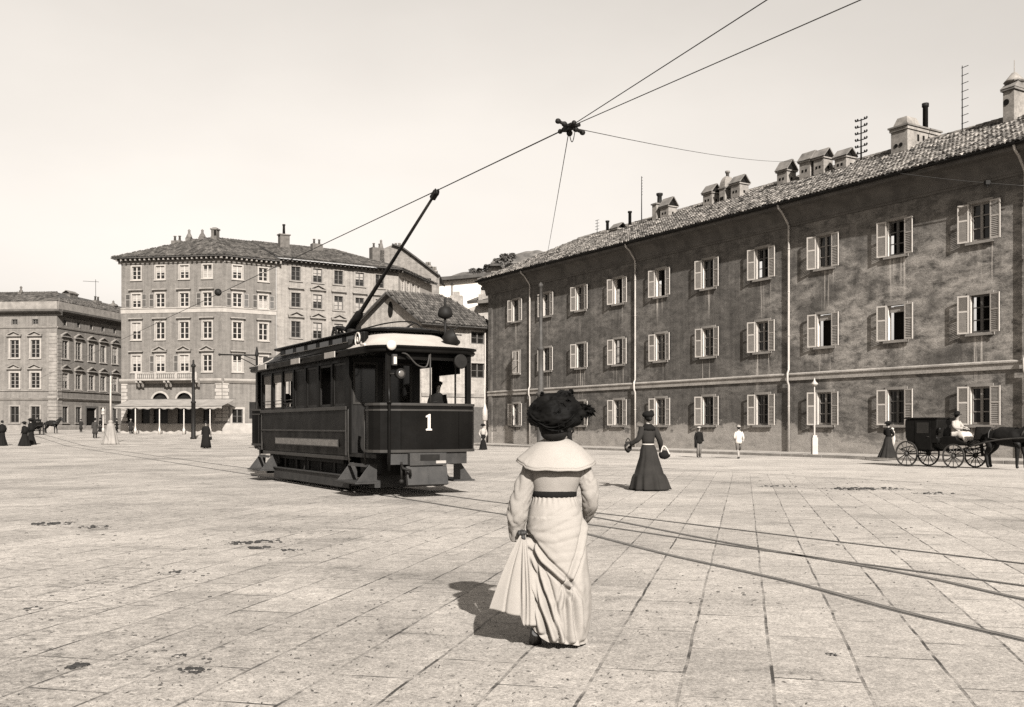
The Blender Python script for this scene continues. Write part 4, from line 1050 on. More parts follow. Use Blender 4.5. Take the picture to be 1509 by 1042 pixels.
# --- saloon sides: solid panel, posts, sashes
NW = 7; pw = (Y2-Y1)/NW
for sx in (-1, 1):
    m = MB(); x0, x1 = sorted((sx*HW, sx*(HW-.05)))
    # tumblehome side panel
    prof = [(HW-.10, .72), (HW-.045, .80), (HW-.01, 1.05), (HW, 1.3), (HW, ZS)]
    rings = [[(sx*x, y, z) for x, z in prof]+[(sx*(x-.04), y, z) for x, z in prof[::-1]] for y in (Y1, Y2)]
    m.loft(rings, 0, False, True, True, True)
    tb('side_panel', m, PT2, bev=.006)
    m = MB(); xx = sx*(HW+.012)
    m.box(*sorted((sx*(HW+.03), sx*(HW-.03))), Y1-.02, Y2+.02, ZS-.06, ZS+.02)
    m.box(*sorted((sx*(HW+.018), sx*(HW-.02))), Y1, Y2, 1.30, 1.335)
    m.box(*sorted((sx*(HW-.04), sx*(HW-.12))), Y1, Y2, .70, .78)
    m.box(*sorted((sx*(HW+.014), sx*(HW-.02))), Y1, Y1+.05, .80, ZS-.06); m.box(*sorted((sx*(HW+.014), sx*(HW-.02))), Y2-.05, Y2, .80, ZS-.06)
    tb('beading', m, TRG, bev=.006)
    for i in range(NW+1):
        y = Y1+pw*i; m = MB(); m.box(*sorted((sx*HW, sx*(HW-.09))), y-.055, y+.055, ZS+.02, ZEV-.02); tb('pillar', m, PT, bev=.008)
    m = MB(); m.box(*sorted((sx*(HW-.001), sx*(HW-.08))), Y1+.056, Y2-.056, ZW, ZEV-.03); tb('window_header', m, PT)
    for i in range(NW):
        a, b = Y1+pw*i+.056, Y1+pw*(i+1)-.056; xa, xb = sorted((sx*(HW-.03), sx*(HW-.06)))
        solid = i in (0, 2, 3) if sx < 0 else i in (3, 4)
        m = MB(); t = .05
        m.box(xa, xb, a, a+t, ZS+.021, ZW-.001); m.box(xa, xb, b-t, b, ZS+.021, ZW-.001); m.box(xa, xb, a+t, b-t, ZS+.021, ZS+.08); m.box(xa, xb, a+t, b-t, ZW-.06, ZW-.001)
        s_ = tb('window', m, WOOD, bev=.004)
        if solid:
            m = MB(); m.box(sx*(HW-.048)-.006, sx*(HW-.048)+.006, a+t, b-t, ZS+.08, ZW-.06); tb('shutter', m, PT2, s_)
        elif i >= 4 and sx < 0:
            m = MB(); m.box(sx*(HW-.048)-.006, sx*(HW-.048)+.006, a+t, b-t, ZW-.26, ZW-.06); tb('blind', m, TRB, s_)
            m = MB(); 
            for z in (1.98, 2.06): m.tube([(sx*(HW-.02), a, z), (sx*(HW-.02), b, z)], .01, 6)
            tb('guard_bar', m, TRG, s_)
m = MB(); m.box(-HW-.016, -HW-.002, 2.35, 6.85, .985, 1.125); tb('route_board', m, TRB)
m = MB(); m.box(-HW-.012, -HW-.001, 2.31, 6.89, .965, 1.145); tb('board_frame', m, TRG)
# --- floor, bulkheads, seats
m = MB(); m.box(-HW+.06, HW-.06, .35, 8.75, ZF-.08, ZF); tb('floor', m, WOOD)
for y, opens in ((Y1, ((.62, .97),)), (Y2, ((-.98, -.25),))):
    m = MB(); xs_ = sorted([-HW+.05, HW-.05]+[v for o in opens for v in o])
    for a, b in zip(xs_[:-1], xs_[1:]):
        if (a, b) in opens: m.box(a, b, y-.03, y+.03, ZF, ZS+.02); m.box(a, b, y-.03, y+.03, ZW+.02, 3.25)
        else: m.box(a, b, y-.03, y+.03, ZF, 3.25)
    tb('bulkhead', m, WOOD)
    sg = -1 if y == Y1 else 1
    for a, b in ((-.92, -.36), (-.24, .44)):
        if y == Y2 and a < -.5: continue
        m = MB(); z0 = ZS+.06 if a < -.5 else 1.3
        for (c, d, e, f) in ((a, a+.05, z0, ZW), (b-.05, b, z0, ZW), (a+.05, b-.05, z0, z0+.05), (a+.05, b-.05, ZW-.05, ZW)): m.box(c, d, y+sg*.031, y+sg*.055, e, f)
        fr_ = tb('bulkhead_window', m, TRG); m = MB(); m.box(a+.05, b-.05, y+sg*.031, y+sg*.04, z0+.05, ZW-.05); tb('pane', m, TGL, fr_)
for sx in (-1, 1):
    m = MB(); m.box(*sorted((sx*(HW-.08), sx*(HW-.5))), Y1+.1, Y2-.1, ZF+.38, ZF+.45); m.box(*sorted((sx*(HW-.09), sx*(HW-.13))), Y1+.1, Y2-.1, ZF+.46, ZF+.9); tb('bench', m, WOOD, bev=.01)
# --- vestibule aprons (front and rear)
plan = [(x*1.045, y) for x, y in [(-1.0, .78), (-1.07, .55), (-1.1, .36), (-1.06, .2), (-.97, .09), (-.84, .025), (-.6, -.03), (-.3, -.06), (0, -.07), (.3, -.06), (.6, -.03), (.84, .025), (.97, .09), (1.06, .2), (1.1, .36), (1.07, .55), (1.0, .78)]]
def plan_at(k, off=0.0):
    out = []
    for i, p in enumerate(k):
        a = Vector(k[max(i-1, 0)]); b = Vector(k[min(i+1, len(k)-1)]); d = (b-a).normalized(); n = Vector((d.y, -d.x))
        out.append((p[0]+n.x*off, p[1]+n.y*off))
    return out
def ribbon(pl, z0, z1, th=.03, off=0.0):
    m = MB(); o = plan_at(pl, off); i_ = plan_at(pl, off-th)
    rings = [[(a[0], a[1], z0), (a[0], a[1], z1), (b[0], b[1], z1), (b[0], b[1], z0)] for a, b in zip(o, i_)]
    m.loft(rings, 0, False, True, True, True); return m
LEN = 9.05
plan_r = [(x, LEN-y) for x, y in plan]
for pl in (plan, plan_r[::-1]):
    m = ribbon(pl, .93, ZS); tb('dash', m, PT, bev=.004)
    m = ribbon(pl, ZS+.001, ZS+.055, .06, .02); tb('dash_rail', m, TRG, bev=.008)
    m = ribbon(pl, ZS-.10, ZS-.065, .02, .012); tb('beading', m, TRG)
    m = ribbon(pl, .90, .955, .04, .016); tb('beading', m, TRG)
    inner = [p for p in pl if abs(p[0]) < 1.0]
    m = ribbon(inner, .66, .90, .06, -.03); tb('bumper_beam', m, IRT, bev=.006)
m = MB()
for x, y in ((.66, -.02), (-.62, -.02)): m.box(x-.012, x+.012, y-.022, y-.001, .955, ZS-.1)
tb('panel_seam', m, PT)
# numeral
one = [(-.055, 0), (.06, 0), (.06, .028), (.032, .035), (.032, .30), (.008, .30), (-.06, .262), (-.055, .238), (-.022, .25), (-.022, .035), (-.055, .028)]
m = MB(); m.prism([(x*1.12, z*1.08) for x, z in one], -.006, .006); tb('number', m, WHN, loc=(-.05, -.082, 1.335))
# bumper plate, life-guard box and coupling
m = MB(); m.box(-.48, .32, -.14, -.02, .64, .89); bp = tb('bumper_plate', m, IRT, bev=.01)
m = MB(); m.box(.08, .30, -.15, -.139, .68, .735); tb('plate', m, BOARD, bp)
m = MB(); m.box(-.26, .16, -.148, -.139, .74, .86); tb('recess', m, MT['iron'], bp)
m = MB(); M_ = Matrix.Translation((-.08, -.10, .45)) @ Matrix.Rotation(R(-14), 4, 'X'); m.box(-.46, .42, -.04, .05, -.2, .18, 0, M_); m.box(-.012, .012, -.052, -.039, -.2, .18, 0, M_); tb('lifeguard', m, IRT, bev=.01)
m = MB(); m.tube([(-.66, -.12, .68), (-.66, -.2, .6), (-.52, -.24, .55), (-.5, -.2, .44)], .028, 8); m.tube([(-.66, -.13, .72), (-.66, -.13, .36)], .022, 8); m.ball((-.66, -.13, .34), .05, nu=8, nv=6); tb('coupling_chain', m, MT['iron'])
# corner posts of the platform, hand rails
for pl in (0, 1):
    f = (lambda y: y) if not pl else (lambda y: LEN-y)
    for x, y, r_ in ((-.86, .06, .045), (0, -.045, .016), (.93, .12, .05), (-.93, .12, .02) if pl else (.935, .7, .02)):
        m = MB()
        if r_ > .04: m.box(x-r_, x+r_, f(y)-r_, f(y)+r_, ZS+.05, ZEV)
        else: m.tube([(x, f(y), ZS+.05), (x, f(y), ZEV)], r_, 8)
        tb('platform_post', m, PT if r_ > .03 else TRG, bev=.006 if r_ > .04 else 0)
    for sx in (-1, 1):
        for y in ((.80, 1.72) if not pl else (.70,)):
            m = MB(); m.tube([(sx*1.03, f(y), .62), (sx*1.055, f(y), .9), (sx*1.055, f(y), 1.75), (sx*1.0, f(y), 1.84)], .017, 8); tb('grab_rail', m, TRG)
m = MB(); m.tube([(-.87, -.005, .55), (-.87, -.02, .9), (-.87, -.02, 1.86), (-.87, .02, 2.5)], .032, 8); m.ball((-.87, -.03, ZS+.07), .05, nu=8, nv=6); tb('lamp_post', m, PT)
# folding steps
def step(sx, f, nm='step'):
    m = MB(); y0, y1 = f(.62), f(1.72); a, b = min(y0, y1), max(y0, y1)
    for y in (a, b):
        vs = [(sx*.86, y, .66), (sx*1.02, y, .66), (sx*1.30, y, .30), (sx*.86, y, .30)]
        q = [(x, yy+(.02 if y == a else -.02), z) for x, yy, z in vs]
        # cheek with a triangular cut-out
        m.add(vs+q, [(0, 1, 2, 3), (7, 6, 5, 4), (0, 4, 5, 1), (1, 5, 6, 2), (2, 6, 7, 3), (3, 7, 4, 0)])
    m.box(*sorted((sx*.84, sx*1.34)), a-.04, b+.04, .265, .30)
    vs = [(sx*1.03, a+.021, .66), (sx*1.03, b-.021, .66), (sx*1.08, b-.021, .60), (sx*1.08, a+.021, .60)]
    m.add(vs, [(0, 1, 2, 3)])
    return tb(nm, m, IRT, bev=.006)
for f in ((lambda y: y), (lambda y: LEN-y)):
    for sx in (-1, 1): step(sx, f)
# --- truck: frame, wheels, side guard boards
for sx in (-1, 1):
    m = MB(); x = sx*.93
    m.box(*sorted((x-.02, x+.02)), 1.95, 7.35, .10, .36); m.box(*sorted((x-.05*sx, x+.05*sx)), 1.95, 7.35, .345, .375); tb('guard_board', m, IRT, bev=.006)
    m = MB(); x = sx*.80
    m.box(*sorted((x-.03, x+.03)), 2.6, 7.3, .60, .70)
    for y in (3.2, 4.1, 5.0, 5.9, 6.8): m.box(*sorted((x-.025, x+.025)), y-.05, y+.05, .3, .6)
    for y in (2.3, 5.0, 7.6): m.tube([(sx*.93, y, .36), (sx*.86, y, .72)], .018, 6)
    tb('truck_frame', m, MT['iron'], bev=.006)
for y in (3.3, 6.7):
    for x in (lw, rw):
        M_ = Matrix.Translation((x, y, .39)) @ Matrix.Rotation(R(90), 4, 'Y'); m = MB()
        m.lathe([(.12, -.07), (.37, -.05), (.385, -.05), (.385, .04), (.34, .05), (.30, .02), (.12, .05)], (0, 0, 0), 28, 0, True, M_); tb('wheel', m, MT['iron'])
    m = MB(); m.tube([(lw, y, .39), (rw, y, .39)], .06, 10); tb('axle', m, MT['iron'])
m = MB(); m.box(-.6, .55, 3.5, 6.4, .30, .74); m.box(-.72, .68, .75, 1.9, .42, .78); m.box(-.72, .68, 7.6, 8.5, .42, .78); tb('motor_casing', m, MT['iron'], bev=.03)
for y in (1.0, 8.3):
    m = MB(); m.box(-.86, .8, y-.04, y+.04, .16, .42); tb('guard_board', m, IRT)
# --- roof: lower deck, canopies, clerestory and upper deck
def rrect(hw, y0, y1, r_, n=6, bow=0.0):
    P = []
    for cx_0, cy, a0 in ((-hw+r_, y0+r_, 180), (hw-r_, y0+r_, 270), (hw-r_, y1-r_, 0), (-hw+r_, y1-r_, 90)):
        for i in range(n+1):
            a = R(a0+90*i/n); x = cx_0+r_*math.cos(a); y = cy+r_*math.sin(a)
            P.append((x, y))
    out = []
    for x, y in P:
        k = bow*(1-(x/hw)**2)
        out.append((x, y-k if y < (y0+y1)/2 else y+k))
    return out
def deck(levels, m, mi=0, smooth=True, cap0=False, cap1=True):
    m.loft([[(x, y, z) for x, y in rrect(hw, y0, y1, r_, 8, bow)] for hw, y0, y1, r_, bow, z in levels], mi, smooth, True, cap0, cap1)
m = MB()   # fascia and gutter moulding all round
deck([(1.16, .06, LEN-.06, .5, .12, 2.86), (1.20, .0, LEN, .5, .12, 2.87), (1.22, -.03, LEN+.03, .5, .12, 2.91), (1.20, .0, LEN, .5, .12, 2.955), (1.235, -.05, LEN+.05, .5, .12, 2.97), (1.235, -.05, LEN+.05, .5, .12, 3.0), (1.17, .02, LEN-.02, .5, .12, 3.012)], m, 0, True, False, False)
deck([(1.16, .06, LEN-.06, .5, .12, 2.86), (.2, 3, LEN-3, .1, .0, 2.9)], m, 0, False, False, True)
tb('eaves', m, PT)
m = MB()   # white canopy ends and lower deck
deck([(1.18, .01, LEN-.01, .5, .12, 3.008), (1.05, .22, LEN-.3, .5, .14, 3.06), (.92, .55, LEN-.8, .45, .16, 3.16), (.83, .9, LEN-1.35, .4, .18, 3.30), (.80, 1.05, LEN-1.55, .4, .18, 3.36)], m, 0, True, False, True)
tb('canopy_deck', m, TRW)
for sx in (-1, 1):
    m = MB(); prof = [(1.185, 3.014), (1.06, 3.068), (.93, 3.15), (.885, 3.2)]
    m.loft([[(sx*x, y, z+.012) for x, z in prof] for y in (1.55, LEN-1.55)], 0, True, False); tb('side_deck', m, PT, solid=.012)
    m = MB(); m.box(*sorted((sx*.80, sx*.87)), 1.5, LEN-2.0, 3.06, 3.37); tb('clerestory', m, PT)
    for k in range(6):
        y = 2.0+k*.86; m = MB(); m.box(*sorted((sx*.868, sx*.876)), y-.3, y+.3, 3.22, 3.34); tb('clerestory_window', m, TGL)
m = MB()
deck([(.90, .92, LEN-1.5, .45, .2, 3.36), (.97, .86, LEN-1.42, .45, .2, 3.375), (.985, .84, LEN-1.4, .45, .2, 3.40), (.97, .86, LEN-1.42, .45, .2, 3.415), (.7, 1.1, LEN-1.65, .45, .2, 3.47), (.3, 1.5, LEN-2.0, .28, .1, 3.50)], m, 0, True, True, True)
tb('upper_roof', m, PT)
# scroll brackets at the shoulders
for sx in (-1, 1):
    for f in ((lambda y: y),):
        m = MB(); pts = []
        for i in range(40):
            t = i/39; a = t*2*math.pi*1.6; r_ = .17*(1-t)+.02
            pts.append((sx*.99, f(1.30+.02+r_*math.cos(a+3.6)), 3.22+r_*math.sin(a+3.6)))
        pts = [(sx*1.12, f(.62), 3.05), (sx*1.06, f(.95), 3.07)]+pts
        m.tube(pts, .022, 6); 
        tb('scroll_bracket', m, TRW)
        m = MB(); m.box(*sorted((sx*.86, sx*.985)), min(f(1.05), f(1.62)), max(f(1.05), f(1.62)), 3.04, 3.36); tb('shoulder_panel', m, PT, bev=.03)
# route boards on the eaves
for y, L in ((2.0, .62), (4.35, .62), (7.05, .68)):
    m = MB(); m.box(-1.262, -1.238, y, y+L, 2.875, 3.0); tb('destination_board', m, BOARD)
# lamps on the front
m = MB(); M_ = Matrix.Translation((-.87, -.13, 2.99)) @ Matrix.Rotation(R(90), 4, 'X'); m.lathe([(.02, -.03), (.09, -.03), (.10, 0), (.09, .03), (.02, .04)], (0, 0, 0), 20, 0, True, M_); tb('signal_disc', m, OPAL)
m = MB(); m.box(-.84, -.74, -.12, -.04, 2.60, 2.82); o = tb('side_lamp', m, IRT, bev=.01); m = MB(); m.box(-.82, -.76, -.128, -.119, 2.63, 2.77); tb('lens', m, OPAL, o)
m = MB(); M_ = Matrix.Translation((-.70, -.16, 2.44)) @ Matrix.Rotation(R(90), 4, 'X'); m.lathe([(.03, -.1), (.09, -.08), (.105, 0), (.105, .05), (.09, .055)], (0, 0, 0), 20, 0, True, M_); m.tube([(-.86, -.02, 2.44), (-.72, -.08, 2.44)], .02, 6); o = tb('headlamp', m, MT['iron'])
m = MB(); m.ball((-.70, -.205, 2.44), .07, nu=16, nv=8, sc=(1, .35, 1)); tb('lens', m, LENS, o)
m = MB(); M_ = Matrix.Translation((.62, -.12, 2.72)) @ Matrix.Rotation(R(90), 4, 'X'); m.lathe([(.03, -.08), (.12, -.07), (.15, .05), (.13, .07)], (0, 0, 0), 18, 0, True, M_); tb('dark_lamp', m, MT['iron'])  # dark iron lamp on the right of the front
m = MB(); m.tube(catmull([(-.62, -.04, 2.86), (-.5, -.06, 2.82), (-.3, -.07, 2.63), (-.1, -.07, 2.6), (-.02, -.05, 2.84)], 6), .018, 6); tb('bell_cord', m, TRG)
# spherical fitting and lantern post on the right of the canopy
m = MB(); M_ = Matrix.Translation((.60, .25, 3.22)) @ Matrix.Rotation(R(62), 4, 'Y') @ Matrix.Rotation(R(18), 4, 'X'); m.lathe([(.03, -.16), (.10, -.14), (.15, -.05), (.17, .08), (.16, .11), (.10, .06)], (0, 0, 0), 18, 0, True, M_); m.tube([(.62, .25, 3.0), (.62, .25, 3.14)], .03, 8); m.ball((.70, .22, 3.14), .085, nu=10, nv=8, sc=(1.2, 1, .8)); tb('roof_bell', m, MT['iron'])
m = MB(); m.tube([(.60, .5, 3.1), (.60, .5, 3.66)], .028, 8); m.lathe([(.05, 3.64), (.14, 3.68), (.16, 3.74), (.13, 3.84), (.10, 3.88), (.03, 3.90), (.025, 4.04), (.005, 4.1)], (.60, .5, 0), 12); tb('roof_lantern', m, MT['iron'])
m = MB()
for P in ([(.60, .5, 3.55), (.40, .5, 3.60), (.30, .5, 3.52)], [(.60, .5, 3.52), (.78, .5, 3.44), (.92, .5, 3.50)], [(.60, .5, 3.46), (.72, .5, 3.34), (.98, .5, 3.32)]): m.tube(catmull(P, 6), .014, 6)
tb('lantern_arm', m, MT['iron'])
# controller and brake column on the platform
m = MB(); m.lathe([(.14, ZF), (.14, 1.75), (.16, 1.78), (.16, 1.86), (.04, 1.88)], (.25, .45, 0), 14); m.tube([(.25, .45, 1.9), (.42, .4, 1.93)], .015, 6); tb('controller', m, MT['iron'])
# trolley stand and pole
base = Vector((0, 4.25, 3.62)); tip = Vector((.02, -.26, 6.03))
m = MB(); m.box(-.35, .35, 3.7, 5.6, 3.48, 3.54); m.box(-.2, .2, 4.05, 4.4, 3.54, 3.60)
for a, b in (((-.1, 5.4, 3.54), (-.06, 5.3, 3.86)), ((.1, 5.4, 3.54), (.06, 5.3, 3.86)), ((-.1, 4.9, 3.54), (-.06, 5.25, 3.84)), ((.1, 4.9, 3.54), (.06, 5.25, 3.84))): m.bar(a, b, .05, .05)
m.tube([(0, 5.3, 3.84), (0, 4.9, 3.80), (0, 4.4, 3.68)], .055, 8); m.lathe([(.12, 0), (.12, .16), (.06, .2)], (0, 4.25, 3.54), 12)
tb('trolley_stand', m, MT['iron'], bev=.006)
m = MB(); d = (tip-base).normalized(); b0 = Vector((0, 4.45, 3.70))
m.tube([b0, b0+(tip-b0)*.14, b0+(tip-b0)*.16, b0+(tip-b0)*.6, tip], [.115, .10, .05, .036, .026], 10)
tp_ = tb('trolley_pole', m, MT['iron'])
m = MB(); m.lathe([(.02, -.03), (.07, -.03), (.045, 0), (.07, .03), (.02, .03)], (0, 0, 0), 14, 0, True, Matrix.Translation(tip+Vector((0, -.03, .0))) @ Matrix.Rotation(R(90), 4, 'Y')); m.bar(tip-d*.18, tip+d*.02, .10, .09); tb('trolley_wheel', m, MT['iron'], tp_)
m = MB(); m.tube(catmull([(.3, .9, 3.44), (.35, 1.6, 3.66), (.2, 2.6, 3.72), (-.2, 3.6, 3.6)], 8), .016, 6); tb('roof_cable', m, MT['iron'])
m = MB(); m.tube(catmull([(.05, 1.2, 3.5), (.3, 1.4, 3.62), (.5, 2.6, 3.56), (.3, 3.8, 3.6)], 6), .015, 6); tb('roof_cable', m, MT['iron'])

m = MB(); m.box(1.0, 1.06, .72, Y1-.06, 2.52, 2.86); m.box(-.86, .93, .04, .07, 2.74, 2.86); tb('valance', m, PT)
m = MB(); m.box(.99, 1.05, Y1-.16, Y1-.04, ZF, 2.95); m.box(-1.05, -.99, Y1-.16, Y1-.04, ZF, 2.95); tb('corner_pillar', m, PT)
# ================================================================== wires, poles and lamps
def wire(name, P, r_, lab, cat='wire', group=None, sag=0.0, n=14, parent=None):
    P = [Vector(p) for p in P]; c = P[0].copy(); pts = []
    for a, b in zip(P[:-1], P[1:]):
        for i in range(n): t = i/n; pts.append(a+(b-a)*t-Vector((0, 0, sag*4*t*(1-t)))-c)
    pts.append(P[-1]-c); m = MB(); m.tube(pts, r_, 6); o = m.build(name, MT['rope'], parent, c); 
    return tag(o, lab, cat, group)
ZWR = 6.06
J = axp(-5.03, .0)+Vector((0, 0, ZWR))
wire('contact_wire', [axp(96, .0)+Vector((0, 0, ZWR)), axp(-.26, .02)+Vector((0, 0, ZWR)), J], .0105, 'overhead contact wire running left from the junction past the trolley wheel', 'wire', 'overhead tram wires')
for px, lab in ((1130, 'overhead contact wire rising steepest from the junction to the top edge'), (1268, 'overhead contact wire running lowest from the junction to the upper right')):
    t0 = at(px, 0, (ZWR-HC)/HY*F); d = (t0-J)
    wire('contact_wire', [J, t0, J+d*3.2], .0068, lab, 'wire', 'overhead tram wires')
# frog / junction
jn = empty('wire_junction', J, math.atan2(A_.y, A_.x), 'dark crossed metal fitting in the sky where the overhead wires meet', 'wire fitting')
m = MB(); m.tube([(-.24, .05, 0), (-.05, 0, 0), (.24, 0, -.005)], [.024, .04, .024], 8); m.tube([(-.2, -.07, .0), (-.03, 0, .0)], .03, 8); m.box(-.12, .1, -.04, .04, -.05, .04)
for x, y in ((-.23, .055), (-.06, 0), (.14, 0), (.24, 0)): m.ball((x, y, 0), .04, nu=8, nv=6)
m.build('switch_frog', MT['iron'], jn)
m = MB(); a = Vector((-.1, .26, .03)); b = Vector((.06, -.3, -.02)); m.tube([a, b], .026, 8)
for t in (0, .25, .72, 1): p = a+(b-a)*t; m.ball(p, .042, nu=8, nv=6, sc=(1, 1.2, 1))
m.ball((.05, -.05, -.07), .05, nu=8, nv=6)
m.build('insulator_bar', MT['iron'], jn)
# poles
def pole(name, px, pbase, ytop, Y, prof, lab, cat, mat='iron', lift=0.0):
    p = at(px, pbase, Y); p.z = gz(p.x, p.y)+lift; h = HC-(ytop-HY)/F*Y-p.z
    e = empty(name, p, 0, lab, cat); m = MB(); m.lathe([(r_, h*t if t <= 1 else t) for r_, t in prof], (0, 0, 0), 12); m.build('pole', MT[mat], e); return e, h
Yp = 66.0
mp_, hp = pole('tram_pole', 797, 659, 416, Yp, [(.34, 0), (.34, .02), (.27, .03), (.25, .31), (.32, .315), (.32, .33), (.19, .335), (.18, .585), (.23, .59), (.23, .605), (.13, .61), (.11, .97), (.16, .975), (.16, .985), (.03, 1)], 'tall dark stepped iron pole standing before the far end of the long dark building', 'pole', 'ironl')
m = MB(); m.tube([(-.35, 0, hp*.915), (.35, 0, hp*.915)], .035, 6); m.build('crossarm', MT['iron'], mp_)
wire('span_wire', [J+Vector((0, 0, -.08)), Vector(mp_.location)+Vector((0, 0, hp*.97))], .007, 'thin span wire dropping from the junction to the tall iron pole', 'wire', None, .12)
pr1 = FB.w(FB.x(1185, 2.5), 2.5, FB.z(1185, 237, 2.5))
wire('span_wire', [J, J+(pr1-J).normalized()*.34, pr1], .007, 'thin span wire running right from the junction to the roof chimneys', 'wire', None, .22)
w0_, w1_ = FB.w(FB.x(1327, -.95), -.95, FB.z(1327, 255.6, -.95)), FB.w(FB.x(1512, -.3), -.3, FB.z(1512, 274, -.3))
wire('facade_cable', [w0_, w1_], .018, 'cable strung in front of the dark facade below the eaves at the right end', 'cable', None, .05)
p = FB.w(FB.x(1455, -.5), -.5, FB.z(1455, 269, -.5)); m = MB(); m.box(-.1, .1, -.08, .08, -.1, .08); m.tube([(0, 0, -.1), (0, 0, -.2)], .03, 6)
tag(m.build('wire_clamp', MT['iron'], None, p, bev=.01), 'small dark clamp on the cable under the eaves, above the rightmost upper window', 'clamp')
tp1, h1 = pole('tram_pole', 285, 647, 530, 84.5, [(.28, 0), (.26, .02), (.20, .03), (.18, .45), (.22, .455), (.22, .47), (.14, .48), (.12, .9), (.2, .91), (.2, .93), (.08, .95), (.08, .99), (.02, 1)], 'dark iron pole standing in front of the cafe awning', 'pole')
bp_ = at(378.5, 640, 62)
tp2, h2 = pole('bracket_pole', 378.5, 640, 511, 62, [(.12, 0), (.12, .25), (.09, .26), (.075, .9), (.12, .91), (.12, .93), (.03, 1)], 'slim dark pole with a long bracket arm, rising behind the rear of the tram', 'pole')
m = MB(); za_ = h2*.92; a = (-2.35, 0, za_+.02); m.tube([(0, 0, za_-.02), a], .045, 8); m.tube([(0, 0, za_-.75), (-.5, 0, za_-.45), (-1.3, 0, za_-.05)], .03, 6); m.tube([(0, 0, za_-.35), (-.85, 0, za_-.02)], .025, 6); m.ball(a, .08, nu=8, nv=6); m.build('bracket_arm', MT['iron'], tp2)
m = MB(); za_ = HC-(617-HY)/F*62; m.box(-.45, -.06, -.1, .2, za_, za_+1.05); m.build('switch_box', MT['iron'], tp2, bev=.01)
# insulator on the long wire
s_i = None
for k in range(200):
    s_ = k*.4; q = axp(s_, .0); 
    if CX+F*q.x/q.y < 322: s_i = s_; break
q = axp(s_i, .0)+Vector((0, 0, ZWR)); m = MB(); m.ball((0, 0, .05), .13, nu=10, nv=8); m.tube([(-.1, .17, 0), (.1, -.17, 0)], .04, 8)
tag(m.build('wire_insulator', MT['iron'], None, q), 'dark round insulator on the long contact wire in front of the corner hotel', 'insulator')
# lamps
lp, hl = pole('street_lamp', 1200.2, 673, 562, FB.Y(1200, -2.6), [(.045, 0), (.04, .3), (.03, .9), (.02, 1)], 'white street lamp with a broad square base on the pavement by the dark building', 'street lamp', 'paintw', .12)
m = MB(); m.extz([(-.13, -.13), (.13, -.13), (.13, .13), (-.13, .13)], 0, .78); m.extz([(-.10, -.10), (.10, -.10), (.10, .10), (-.10, .10)], .781, .88); m.build('base', MT['paintw'], lp, bev=.015)
m = MB(); m.lathe([(.04, 0), (.15, .1), (.17, .14), (.05, .26), (.02, .38), (.01, .42)], (0, 0, hl-.25), 14); m.build('lamp_head', MT['paintw'], lp)
e, hh_ = pole('street_lamp', 163, 655, 553, 73, [(.07, .3), (.065, .7), (.05, .96), (.05, 1)], 'white lamp post rising from a broad fluted white skirt in the open square at left', 'street lamp', 'paintw')
m = MB(); m.lathe([(.60, 0), (.56, .12), (.46, .6), (.36, 1.05), (.29, 1.35), (.24, 1.5), (.13, 1.56), (.17, 1.62), (.17, 1.72), (.09, 1.8)], (0, 0, 0), 64, 0, True, None, lambda a, z: .09*math.sin(a*9+1)*max(0, 1-z/1.6)); m.build('base', MT['canvas'], e)
m = MB(); m.tube([(-.28, 0, hh_*.9), (.28, 0, hh_*.9)], .03, 6); m.lathe([(.05, 0), (.1, .1), (.07, .3), (.01, .36)], (0, 0, hh_*.99), 10); m.build('lamp_head', MT['ironl'], e)
e, hh_ = pole('street_lamp', 152, 634, 597, 104, [(.13, 0), (.13, .15), (.06, .17), (.05, .78)], 'short white lamp post with a round white lantern before the palazzo doorway', 'street lamp', 'paintw')
m = MB(); m.ball((0, 0, hh_*.70), .2, nu=10, nv=8); m.lathe([(.2, 0), (.16, .25), (.05, .5)], (0, 0, hh_*.74), 10); m.build('lamp_head', MT['paintw'], e)
e, hh_ = pole('street_lamp', 714.5, 652, 545, 72, [(.10, 0), (.10, .45), (.05, .47), (.04, 1)], 'thin white post with a tall lantern case beside the low gabled house', 'street lamp', 'paintw')
m = MB(); m.lathe([(.1, 0), (.22, .1), (.2, .8), (.12, 1.05), (.05, 1.3)], (0, 0, hh_*.32), 8); m.build('lamp_head', MT['paintw'], e)
# ================================================================== figures
SKIN = mk('skin', .22, .08, 8, .6); HAIRM = mk('dark hair', .010, .3, 20, .7, .4, 60, .07); STRAW = mk('pale straw', .30, .1, 20, .8)
CLOTH = {k: mk('cloth '+k, v, .18, 4, .9, .25, 120, .08, fine=.12, fsc=90) for k, v in
         dict(black=.008, charcoal=.018, dark=.032, grey=.09, mid=.13, white=.42, cream=.30, dress=.020).items()}
SHOE = mk('dark leather', .015, .2, 10, .5, spec=.25)
def skin_body(parent, V, E, sub=1, mat=None, name='body'):
    """one continuous figure: joints grown with the skin modifier. V: name -> (pos, rx, ry)"""
    names = list(V); me = bpy.data.meshes.new(name)
    me.from_pydata([V[n][0] for n in names], [(names.index(a), names.index(b)) for a, b in E], []); me.update()
    o = ob(name, me, parent); sk = o.modifiers.new('skin', 'SKIN'); sk.use_smooth_shade = True; sk.branch_smoothing = .35
    L = me.skin_vertices[0].data
    for i, n in enumerate(names):
        L[i].radius = (V[n][1], V[n][2] if len(V[n]) > 2 else V[n][1]); L[i].use_root = (i == 0)
    s_ = o.modifiers.new('sub', 'SUBSURF'); s_.levels = sub; s_.render_levels = sub
    me.materials.append(mat or SKIN); return o
